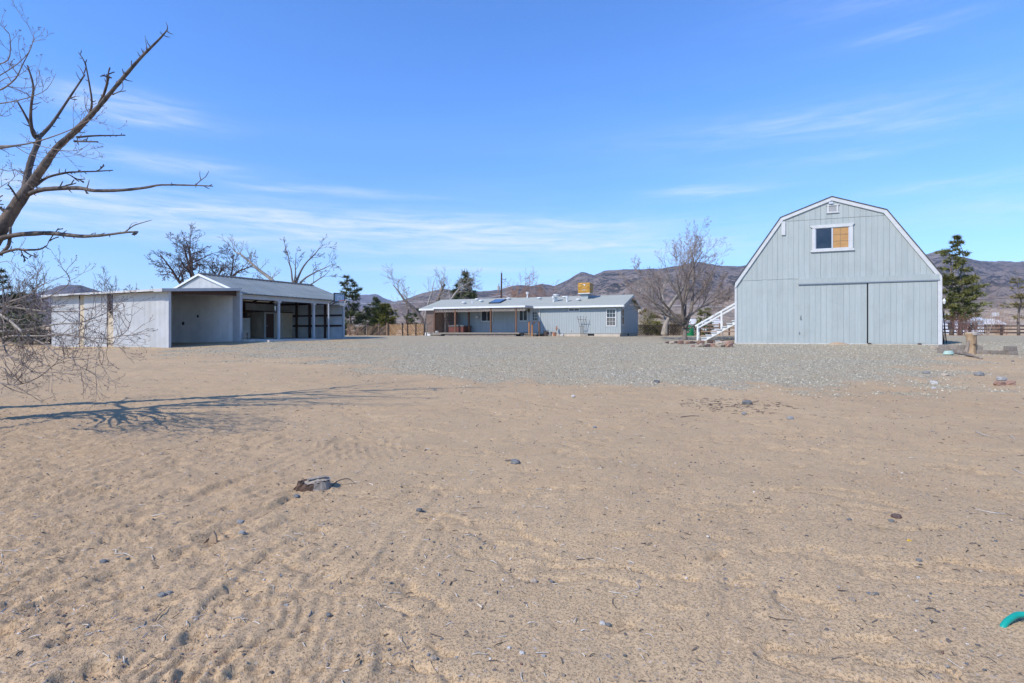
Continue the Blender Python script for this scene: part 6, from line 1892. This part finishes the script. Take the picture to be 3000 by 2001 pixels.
# rocks round the big bare tree
red = [stone_mesh('reddish_rock', s, m_redrock, .62) for s in (3, 9, 14)]
tan = [stone_mesh('tan_rock', s, m_tanrock, .5) for s in (4, 21)]
dkr = [stone_mesh('dark_rock', s, m_darkrock, .6) for s in (6, 17)]
gry = [stone_mesh('grey_rock', s, m_greyrock, .6) for s in (8, 23)]
zr = lambda x, y: (1860 + .1361 * x, 900 + .1361 * y)
rk = random.Random(12)
ROCKS = [(700, 765, 74, dkr, 'dark brown rock at the left end of the stones round the bare tree'), (790, 770, 100, tan, 'tan rock second from the left round the bare tree'), (885, 765, 66, dkr, 'small dark rock left of the tall red rock by the tree'), (985, 782, 118, red, 'tallest reddish rock standing before the bare tree trunk'),
         (1130, 775, 95, red, 'red brown rock at the right foot of the bare tree trunk'), (1235, 772, 105, dkr, 'flat dark rock between the bare tree and the stair post'), (1320, 765, 60, dkr, 'small dark rock under the stair post'), (1245, 838, 66, red, 'orange rock at the front left of the rock row below the stairs'),
         (1345, 838, 90, tan, 'tan flat rock in the front row below the stairs'), (1450, 836, 135, tan, 'broad pale rock in the front row below the stairs'), (1560, 842, 110, dkr, 'dark flat rock in the middle of the front row below the stairs'), (1680, 838, 130, red, 'orange tan slab in the front row below the stairs'),
         (1830, 842, 190, tan, 'long pale flat slab beside the big squared rock'), (2030, 846, 170, red, 'big squared reddish rock next to the barn corner'), (1420, 790, 150, red, 'pinkish rock behind the front row below the stairs'), (1620, 762, 110, dkr, 'dark rock in the back row under the stairs'), (1785, 760, 115, gry, 'grey rock in the back row under the stairs'),
         (1945, 775, 120, tan, 'pale rock in the back row near the barn corner'), (2070, 776, 105, dkr, 'dark rock in the back row touching the barn corner'), (1870, 742, 90, dkr, 'small dark rock behind the grey rock under the stairs'), (1700, 745, 70, red, 'small red rock behind the dark rock under the stairs')]
for (x, y, w, pool, lab) in ROCKS:
    u, v = zr(x, y + 14)
    p = spot(u, v)
    put_stone('rock', rk.choice(pool), p, w * .1361 * p.y / FPX * .52, lab, 'rocks round the bare tree and stairs', rk.uniform(-.4, .4), .12, 'rock', (1, .75, 1.0 if 'tall' not in lab and 'squared' not in lab else 1.35), rk)
# rocks before the house
for (u, v, w, pool, lab) in [(1805, 985, 10, red, 'orange rock on the gravel at the right end of the house foundation'), (1647, 985, 9, [stone_mesh('pale_rock', 2, m_palerock, .8)], 'white rock on the gravel before the house foundation'), (1526, 985, 12, tan, 'tan rock at the right end of the porch deck')]:
    p = spot(u, v); put_stone('rock', rk.choice(pool), p, w * p.y / FPX * .55, lab, None, None, .15, 'rock')

# ================================================================== FOREGROUND
# the rotten stump
p = spot(920, 1428)
stp = thing('rotten_stump', 'low rotten tree stump with a bleached top and brown broken side', 'stump', p - Vector((0, 0, .03)))
sr = random.Random(3)
def shell(n, rad, zt, zb, a0, a1, wob, thick=.03):
    mb = MB()
    for i in range(n + 1):
        a = a0 + (a1 - a0) * i / n
        for (rr2, z) in ((rad * 1.12, zb), (rad, zt * .6), (rad * .92, zt), (rad * .92 - thick, zt - .01), (rad * .9 - thick, zb)):
            w = 1 + sr.uniform(-wob, wob)
            mb.v.append((rr2 * w * math.cos(a) * 1.12, rr2 * w * math.sin(a) * .85, z * (1 + sr.uniform(-.12, .12)) if z > 0 else z))
    for i in range(n):
        for k in range(4): mb.f.append((i * 5 + k, (i + 1) * 5 + k, (i + 1) * 5 + k + 1, i * 5 + k + 1))
    return mb
part('broken_side', shell(12, .135, .085, -.02, 2.3, 4.9, .09), m_stumpside, stp)
part('bark_side', shell(14, .140, .095, -.02, -1.35, 2.2, .05), m_stumptop, stp)
top_ = MB()
for k in range(20):
    a = k / 20 * 2 * math.pi
    w = 1 + sr.uniform(-.06, .06)
    top_.v.append((.135 * w * math.cos(a) * 1.1 + .012, .13 * w * math.sin(a) * .82 + .01, .088 + .022 * math.cos(a) + sr.uniform(-.006, .006)))
o_ = len(top_.v)
for k in range(20):
    a = k / 20 * 2 * math.pi
    top_.v.append((.07 * math.cos(a) + .01, .055 * math.sin(a) + .012, .108 + .012 * math.cos(a) + sr.uniform(-.008, .008)))
for k in range(20): top_.f.append((k, (k + 1) % 20, 20 + (k + 1) % 20, 20 + k))
top_.f.append(tuple(20 + k for k in range(20)))
part('bleached_top', top_, m_stumptop, stp)
part('heart_wood', MB().lathe([(.12, -.03), (.115, .05), (.10, .075), (.0, .078)], 12), m_stumpside, stp)
part('top_plank', MB().beam((-.05, -.04, .116), (.11, .02, .132), .05, .007).beam((.03, -.07, .104), (.14, -.04, .112), .035, .006), m_stumptop, stp)
part('splinter', MB().beam((-.19, -.04, .0), (-.10, -.03, .095), .03, .02).beam((-.135, -.07, .0), (-.08, -.06, .10), .03, .018).beam((.03, -.125, -.01), (.035, -.105, .09), .008, .008), m_stumpside, stp)
part('root_shoot', MB().tube(smooth_path([Vector((.14, .04, .02)), Vector((.2, .08, .07)), Vector((.29, .10, .085)), Vector((.36, .09, .04))], 3), [.006] * 7 + [.003] * 3, 4), m_stickdark, stp)
# buried green hose
A = [spot(2930, 1838) + Vector((0, 0, -.05)), spot(2937, 1836) + Vector((0, 0, -.008)), spot(2952, 1835) + Vector((0, .01, .014)), spot(2974, 1833) + Vector((.0, .02, .030)), spot(3003, 1832) + Vector((.0, .03, .040)), spot(3045, 1838) + Vector((0, .03, .036)), spot(3120, 1860) + Vector((0, 0, .0)), spot(3180, 1890) + Vector((0, 0, -.05))]
Q = smooth_path(A, 6)
tag(part('garden_hose', MB().tube(Q, [.0150] * len(Q), 14), m_teal, smooth=True), 'teal green garden hose arching out of the dirt at the bottom right', 'hose')

# stones one can pick out
slate = [stone_mesh('slate_stone', s, m_slate, .62) for s in (31, 32, 33)]
pale = [stone_mesh('pale_stone', s, m_palerock, .7) for s in (41, 42)]
brown = [stone_mesh('brown_stone', s, m_tanrock, .7) for s in (51, 52)]
A_ = lambda x, y: (750 + .319 * x, 1300 + .319 * y)
B_ = lambda x, y: (.3196 * x, 1500 + .3196 * y)
C_ = lambda x, y: (1200 + .2977 * x, 1650 + .2977 * y)
D_ = lambda x, y: (2250 + .3196 * x, 1500 + .3196 * y)
E_ = lambda x, y: (1500 + .638 * x, 1000 + .638 * y)
Z8 = lambda x, y: (2650 + .2934 * x, 680 + .2934 * y)
SPEC = [(A_, 1500, 612, 54, slate, 'round blue grey stone on the dirt right of the rotten stump'), (A_, 375, 478, 52, slate, 'flat dark stone just below the rotten stump'), (A_, 282, 1472, 42, gry, 'greenish grey stone among the sticks at the lower left'), (A_, 665, 1548, 46, slate, 'dark stone on bare dirt below the left sticks'),
        (B_, 2205, 72, 62, gry, 'pale grey rounded stone near the left edge of the tyre tracks'), (B_, 2218, 192, 52, gry, 'grey stone just under the pale rounded stone at left'), (B_, 1480, 735, 76, gry, 'long flat grey stone half sunk among the footprints'), (B_, 1548, 712, 66, gry, 'flat grey stone touching the long half sunk stone'), (B_, 950, 455, 60, slate, 'dark flat stone among twigs at the lower left'),
        (C_, 1222, 140, 66, brown, 'pinkish brown angular stone on the smooth dirt at bottom centre'), (C_, 1398, 140, 42, slate, 'dark stone right of the pinkish brown angular one'), (C_, 1898, 562, 56, pale, 'pale pinkish stone touching a dark oblong stone'), (C_, 1955, 585, 50, slate, 'dark oblong stone touching a pale pinkish stone'), (C_, 1105, 882, 48, pale, 'pale grey stone near the bottom edge at centre'),
        (C_, 462, 930, 36, gry, 'small grey stone near a brown pebble at the bottom edge'), (C_, 237, 962, 62, brown, 'brown stone with a dry stalk at the bottom edge'), (C_, 1318, 905, 44, gry, 'grey stone under a bleached stick at the bottom edge'), (C_, 1510, 1105, 42, brown, 'orange tan round stone at the very bottom edge'), (C_, 978, 830, 34, pale, 'small white grey stone left of the pale grey stone'), (C_, 2118, 880, 38, slate, 'dark small stone at bottom right of centre'),
        (D_, 930, 735, 44, slate, 'dark stone in a small cluster at the lower right'), (D_, 962, 745, 44, brown, 'tan stone in the same small cluster at the lower right'), (D_, 992, 738, 40, slate, 'blue grey stone at the right of the small cluster'), (D_, 770, 802, 52, brown, 'brown stone left below the small cluster at lower right'), (D_, 745, 48, 38, slate, 'dark stone high in the smooth dirt at right'),
        (D_, 1130, 70, 46, slate, 'slate stone right of the dark stone in the smooth dirt'), (D_, 1175, 25, 80, dkr, 'reddish flat stone near the slate stone at right'), (D_, 1382, 445, 46, slate, 'grey blue flat stone left of the yellow scrap'), (D_, 1378, 588, 28, pale, 'white pebble alone on smooth dirt at lower right'), (E_, 380, 392, 18, gry, 'greenish stone alone in the middle of the dirt'),
        (E_, 280, 250, 16, pale, 'pale round stone a little below the gravel edge'), (E_, 15, 548, 40, slate, 'long flat grey stone in the centre of the yard'), (E_, 665, 182, 26, slate, 'dark flat stone on the gravel edge in the middle'), (E_, 1278, 352, 28, gry, 'grey flat stone right of the dark twiggy patch'), (E_, 1065, 328, 22, gry, 'grey stone on the dark twiggy patch'), (E_, 1080, 278, 40, slate, 'flat slate lying at the back of the dark twiggy patch'),
        (Z8, 745, 1412, 82, gry, 'biggest grey rock on the dirt right of the gravel'), (Z8, 972, 1458, 90, gry, 'flat grey slab above the red slabs at the right'), (Z8, 948, 1506, 90, red, 'left reddish slab of the pair at the right edge'), (Z8, 1050, 1500, 92, red, 'right reddish slab of the pair at the right edge'), (Z8, 292, 1502, 64, pale, 'pale grey stone at the corner of the gravel'), (Z8, 405, 1418, 70, tan, 'tan flat stone on the gravel corner'),
        (Z8, 218, 1400, 60, gry, 'grey stone just left of the tan flat stone on the gravel'), (Z8, 292, 1552, 44, pale, 'white stone below the pale grey stone at the gravel corner'), (Z8, 300, 1150, 80, tan, 'tan rock against the barn footing at its right corner'), (Z8, 1080, 1288, 24, slate, 'dark stone alone on orange dirt before the last block')]
fs = random.Random(8)
for (cv_, x, y, w, pool, lab) in SPEC:
    u, v = cv_(x, y)
    sc_ = {A_: .319, B_: .3196, C_: .2977, D_: .3196, E_: .638, Z8: .2934}[cv_]
    p = spot(u, v + w * sc_ * .25)
    p.z += float(relief(np.array([p.x]), np.array([p.y]))[0])
    put_stone('stone', fs.choice(pool), p, w * sc_ * p.y / FPX * .5, lab, None, fs.uniform(-.4, .4), .27, 'stone', (1, .78, .95), fs)
# sticks one can pick out
def stick(pts, r, m_, label, group=None, lift=.006, fork=None, name='stick'):
    P = []
    for (u, v) in pts:
        q = spot(u, v); q.z += float(relief(np.array([q.x]), np.array([q.y]))[0]) + r + lift * fs.uniform(.2, 1.4); P.append(q)
    Q = smooth_path(P, 3)
    mb = MB().tube(Q, [r * (1 - .45 * i / (len(Q) - 1)) * fs.uniform(.85, 1.1) for i in range(len(Q))], 6)
    if fork:
        F_ = []
        for (u, v) in fork:
            q = spot(u, v); q.z += float(relief(np.array([q.x]), np.array([q.y]))[0]) + r + .004; F_.append(q)
        mb.tube(smooth_path(F_, 3), [r * .8 * (1 - .5 * i / ((len(F_) - 1) * 3)) for i in range((len(F_) - 1) * 3 + 1)], 5)
    return tag(part(name, mb, m_, smooth=True), label, 'stick', group)


P_, D__, T_ = m_stickpale, m_stickdark, m_sticktan
STK = [(A_, [(600, 800), (625, 845)], 5, P_, 'short thick bleached stick below the stump'), (A_, [(258, 860), (310, 866), (365, 880)], 2.6, P_, 'long thin bleached stick left below the stump'), (A_, [(418, 893), (440, 897), (447, 925)], 3.4, P_, 'hooked bleached stick left below the stump'), (A_, [(1840, 610), (1890, 632), (1975, 622)], 3.4, P_, 'curved pale stick in the middle of the yard'), (A_, [(1975, 600), (2040, 596), (2105, 590)], 3, D__, 'dark stick end to end with a curved pale stick'),
       (A_, [(78, 1132), (120, 1108), (190, 1100)], 3.4, P_, 'bent bleached stick at the left of the tyre fan'), (A_, [(12, 1082), (40, 1055), (80, 1046)], 3, D__, 'thin dark stick left of the tyre fan'), (A_, [(160, 1300), (162, 1335), (200, 1355)], 4.2, P_, 'pale crooked twig in the tyre fan'), (A_, [(305, 1285), (318, 1318)], 3.6, P_, 'stubby pale twig at the top of the tyre fan'), (A_, [(272, 1410), (298, 1370)], 3.6, P_, 'straight pale twig in the tyre fan'),
       (A_, [(290, 1460), (350, 1415), (410, 1415), (450, 1460)], 3.4, D__, 'arched grey twig by the greenish stone'), (A_, [(1220, 1380), (1270, 1362), (1335, 1365)], 4.2, P_, 'bleached stick above a longer dark one at centre'), (A_, [(1300, 1412), (1390, 1405), (1485, 1380)], 4.4, D__, 'long dark stick at the lower centre'), (A_, [(1112, 1465), (1140, 1488)], 4, P_, 'short bleached stick at lower centre, leftmost of three'), (A_, [(1145, 1445), (1200, 1455)], 3.4, P_, 'slim bleached stick at lower centre, topmost of three'), (A_, [(1185, 1493), (1255, 1492)], 4, P_, 'straight bleached stick at lower centre, lowest of three'),
       (A_, [(1780, 1305), (1805, 1270), (1850, 1265)], 4.4, D__, 'gnarled dark twig right of the long dark stick'), (A_, [(1520, 1220), (1560, 1226)], 4, P_, 'white chip of wood at the lower centre'), (A_, [(740, 1282), (770, 1240)], 3.6, D__, 'dark leaning twig below the centre left'), (A_, [(308, 1120), (370, 1150), (450, 1165)], 1.8, T_, 'thin tan straw at the lower left'), (A_, [(1915, 1165), (1960, 1176), (2010, 1182)], 2.6, D__, 'thin dark twig below the middle of the yard'), (A_, [(520, 208), (545, 232)], 3.4, P_, 'small curved white twig above the stump'),
       (A_, [(2290, 160), (2360, 150)], 8, m_driftwood, 'short thick grey wood chunk in the centre of the yard'), (A_, [(1240, 150), (1255, 165), (1210, 172)], 2.6, P_, 'hooked pale twig on the tread marks'), (A_, [(235, 592), (280, 596)], 2.6, P_, 'thin pale twig left of the stump track'), (A_, [(320, 690), (375, 670)], 2.8, D__, 'small dark twig below the flat dark stone'), (A_, [(70, 665), (150, 635)], 2.6, D__, 'thin dark twig at the left of the stump track'), (A_, [(630, 625), (695, 610)], 2.8, D__, 'small dark twig under the stump shadow track'),
       (B_, [(262, 1440), (330, 1425), (420, 1395), (520, 1345)], 6, P_, 'long bent grey stick at the bottom left corner'), (B_, [(1290, 1505), (1340, 1445), (1400, 1420), (1475, 1378)], 5.5, D__, 'long dark stick at the bottom edge left of centre'), (B_, [(1420, 990), (1470, 945), (1545, 893)], 6, D__, 'dark straight stick beside the tyre fan'), (B_, [(1752, 968), (1820, 945), (1905, 915)], 5, P_, 'grey stick with a knot right of the dark straight stick'), (B_, [(1575, 970), (1650, 930), (1640, 905)], 4, D__, 'bent dark twig between two sticks at the tyre fan'), (B_, [(2125, 985), (2200, 980), (2255, 992)], 3.6, P_, 'thin pale stick at the right of the tyre fan'),
       (B_, [(2040, 775), (2110, 772), (2180, 768)], 3.4, D__, 'thin dark stick near a branching pale twig'), (B_, [(2165, 745), (2200, 715), (2240, 690)], 3.4, P_, 'pale twig pointing up right near the tyre fan'), (B_, [(2055, 510), (2075, 470), (2105, 428)], 3, P_, 'upright thin straw twig above the tyre fan'), (B_, [(2045, 610), (2075, 560), (2085, 520)], 3.6, D__, 'upright grey twig above the tyre fan'), (B_, [(1388, 30), (1430, 40), (1505, 42)], 5, P_, 'thick bleached stick high among the footprints'), (B_, [(1050, 403), (1120, 405), (1160, 430), (1235, 448)], 4.6, P_, 'branching bleached twig among the footprints'),
       (B_, [(1070, 458), (1110, 420)], 4, P_, 'short bleached twig next to the branching one'), (B_, [(1392, 405), (1402, 435)], 5, P_, 'stubby white twig right of the branching one'), (B_, [(1420, 455), (1440, 492)], 4.4, D__, 'stubby grey twig under the stubby white one'), (B_, [(1545, 388), (1565, 355)], 4.4, D__, 'upright dark splinter among the footprints'), (B_, [(430, 460), (520, 425), (640, 380)], 3.6, D__, 'long thin dark stick among the left footprints'), (B_, [(500, 785), (560, 770), (630, 755)], 4.6, P_, 'grey bent stick in the left footprints'),
       (B_, [(0, 240), (70, 225), (140, 228), (185, 260)], 3.8, P_, 'pale curved stick at the left edge of the photo'), (B_, [(0, 362), (80, 358), (160, 375)], 3.6, P_, 'pale thin stick at the left edge below the curved one'), (B_, [(5, 440), (20, 415), (15, 398)], 6, P_, 'pale curl of wood at the left edge'), (B_, [(1785, 1190), (1792, 1135)], 5.5, D__, 'short upright stick in the tyre fan'), (B_, [(1715, 1210), (1765, 1203)], 4, P_, 'white sliver beside the short upright stick'), (B_, [(1132, 1365), (1140, 1410)], 8, gry and m_stickpale, 'stubby bleached peg near the bottom left'),
       (B_, [(755, 1410), (760, 1480), (770, 1550)], 7, D__, 'dark broken stake at the bottom edge left'), (B_, [(935, 1560), (960, 1510), (940, 1470)], 3, D__, 'curly dark twig at the bottom edge left'), (B_, [(790, 1075), (825, 1040)], 9, m_greyrock, 'grey bark chip among the left footprints'), (B_, [(1020, 950), (1100, 912)], 3, P_, 'slim pale twig under the footprints'), (B_, [(1180, 1030), (1250, 1015), (1300, 1010)], 3, D__, 'slim grey twig left of the dark straight stick'), (B_, [(325, 895), (340, 868), (360, 885)], 4, P_, 'forked white twig at the far left'),
       (B_, [(2310, 518), (2345, 524)], 3.4, P_, 'white straw at the right of the footprints'), (B_, [(1450, 845), (1530, 858)], 4.4, D__, 'dark chip of bark above the dark straight stick'), (B_, [(2195, 1300), (2290, 1290)], 4, D__, 'grey stick at the bottom right of the tyre fan'),
       (C_, [(168, 703), (210, 712), (298, 716)], 3.4, T_, 'tan straw pair near the bottom left of centre'), (C_, [(200, 712), (250, 725), (320, 752)], 3, D__, 'dark straw crossing the tan one near the bottom'), (C_, [(2225, 182), (2260, 235), (2240, 270), (2140, 288)], 5, P_, 'curved forked bleached twig right of centre'), (C_, [(2195, 288), (2250, 300)], 4.4, P_, 'short bleached twig under the curved forked one'), (C_, [(1998, 400), (2000, 355), (2040, 332)], 5, D__, 'dark hooked twig left of the curved bleached twig'), (C_, [(1998, 395), (2030, 440)], 2.6, D__, 'thin tail of dark twig below the hooked one'),
       (C_, [(1785, 505), (1860, 520)], 2.6, T_, 'thin tan straw by the pale pinkish stone'), (C_, [(610, 930), (690, 915), (765, 920)], 6, P_, 'knobbly bleached stick near the bottom centre'), (C_, [(1242, 895), (1310, 885), (1372, 888)], 6, P_, 'bleached stick over a grey stone at the bottom'), (C_, [(195, 955), (210, 1020), (270, 1085)], 3, T_, 'brown stalk by the brown stone at the bottom'), (C_, [(905, 975), (945, 992)], 5, P_, 'white sliver near the bottom centre'), (C_, [(1855, 1130), (1862, 1170)], 6, P_, 'white upright sliver at the bottom edge right of centre'), (C_, [(400, 225), (410, 190), (465, 182)], 5, D__, 'gnarled small dark root at the lower centre'),
       (C_, [(715, 252), (790, 262)], 4.4, T_, 'orange tan wood sliver at the lower centre'), (C_, [(740, 305), (780, 318), (820, 322)], 3.4, P_, 'curved grey straw under the orange sliver'), (C_, [(540, 78), (590, 82), (635, 92)], 3.6, D__, 'thin dark twig at the top of the lower centre'),
       (D_, [(118, 838), (150, 860), (235, 888)], 4.6, P_, 'white and brown twig right of centre at the bottom'), (D_, [(0, 965), (80, 970), (160, 972), (238, 985)], 5, D__, 'straight grey stick below the white and brown twig'), (D_, [(298, 960), (340, 985)], 3.6, P_, 'short straw right of the straight grey stick'), (D_, [(665, 1398), (710, 1435), (758, 1475)], 5, T_, 'pale tan stick leaning down right at the bottom edge'), (D_, [(580, 1365), (630, 1350), (690, 1352)], 5, D__, 'dark twig above the tan stick at the bottom'), (D_, [(1645, 1372), (1710, 1405), (1785, 1448)], 6, P_, 'thick bleached straight stick at the bottom right'),
       (D_, [(1945, 1337), (2020, 1362), (2098, 1408)], 4.4, D__, 'curved dark twig right of the bleached straight stick'), (D_, [(1538, 1308), (1612, 1295)], 4.4, D__, 'short dark twig above the bleached straight stick'), (D_, [(1960, 0), (2080, 15), (2175, 22)], 4, P_, 'long thin grey stick at the right'), (D_, [(2100, 1335), (2150, 1320)], 5, P_, 'pale sliver near the green hose'), (D_, [(905, 118), (1000, 140), (1080, 160), (1165, 182)], 4, m_brush, 'dry grass stalk lying on smooth dirt at right'), (D_, [(120, 840), (150, 835)], 3, P_, 'tiny white sliver at the end of the white and brown twig'),
       (E_, [(2128, 414), (2160, 428), (2190, 438)], 2.6, P_, 'white twig on the dirt near the right edge, upper one'), (E_, [(2300, 590), (2350, 612)], 2.6, P_, 'white straight twig at the right edge of the photo'), (E_, [(2290, 440), (2310, 452)], 2.4, P_, 'small white twig at the right edge above the straight one'), (E_, [(1822, 540), (1855, 540)], 2.2, P_, 'pale arched twig right of centre'), (E_, [(2128, 775), (2180, 785), (2260, 796)], 2.2, P_, 'long pale twig near a dark clod at the right'), (E_, [(95, 760), (150, 765)], 2, P_, 'pale twig in the left centre of the dirt'),
       (E_, [(775, 352), (820, 345), (860, 345)], 2.4, D__, 'dark looped twig left of the dark twiggy patch'), (E_, [(120, 255), (152, 255)], 1.8, P_, 'short white twig below the gravel edge'), (E_, [(545, 570), (580, 572)], 2, P_, 'small pale twig in the middle distance')]
for (cv_, pts, w, m_, lab) in STK:
    sc_ = {A_: .319, B_: .3196, C_: .2977, D_: .3196, E_: .638}[cv_]
    P2 = [cv_(*q) for q in pts]
    dist = spot(*P2[0]).y
    stick(P2, max(.0020, w * sc_ * dist / FPX * .80), m_, lab)
# yellow scrap, dark clod
p = spot(*D_(1296, 272)); p.z += float(relief(np.array([p.x]), np.array([p.y]))[0])
o = tag(part('yellow_scrap', MB().prism([(-.012, 0), (.010, -.002), (.012, .007), (-.008, .009)], -.006, .008), mat('yellow_plastic', (.6, .38, .03), None, rough=.5)), 'tiny yellow scrap on the smooth dirt at right', 'scrap'); o.location = p
p = spot(*B_(1945, 262)); p.z += float(relief(np.array([p.x]), np.array([p.y]))[0]) - .005
t = thing('bark_piece', 'upright splintered piece of yellow bark at left', 'bark', p)
part('bark_slab', MB().prism([(-.035, 0), (.035, 0), (.03, .05), (.012, .085), (.0, .06), (-.02, .045)], -.008, .01), m_sticktan, t)
part('bark_splinter', MB().beam((-.05, -.01, 0), (-.015, 0, .04), .014, .01), m_stumpside, t)

# fine litter, nobody could count it
def litter(name, n, label, m_, place, seed, lo, hi):
    r = random.Random(seed); mb = MB()
    xs, ys, data = [], [], []
    for _ in range(n):
        x, y = place(r); xs.append(x); ys.append(y)
    zs = ground_z(np.array(xs), np.array(ys)) + relief(np.array(xs), np.array(ys))
    for x, y, z in zip(xs, ys, zs):
        L = r.uniform(lo, hi); a = r.uniform(0, 6.28); w = r.uniform(.0012, .0026) * (1 + .10 * y)
        p = Vector((x, y, z + .003)); d = Vector((math.cos(a), math.sin(a), r.uniform(-.05, .12)))
        mb.tube([p, p + d * L * .5 + Vector((r.gauss(0, .1) * L, r.gauss(0, .1) * L, .004)), p + d * L], [w, w, w * .5], 3, cap=False)
    return tag(part(name, mb, m_), label, None, None, 'stuff')


def pl_left(r):
    y = 2.0 + 9 * r.random() ** 1.4; return (r.uniform(-1.0, .25) * y, y)
def pl_all(r):
    y = 2.0 + 9 * r.random() ** 1.4; return (r.uniform(-1.0, 1.0) * y, y)
def pl_patch(r):
    q = spot(2150, 1188); a = r.uniform(0, 6.28); s = r.random() ** .7
    return (q.x + math.cos(a) * s * 1.0, q.y + math.sin(a) * s * .9)
litter('twig_litter', 700, 'bleached twig scraps littering the dirt', m_stickpale, pl_left, 3, .02, .07)
litter('twig_litter', 900, 'dark twig scraps littering the dirt', m_stickdark, pl_all, 4, .015, .06)
litter('twig_litter', 230, 'dark twiggy patch on the dirt below the barn', m_stickdark, pl_patch, 5, .03, .12)
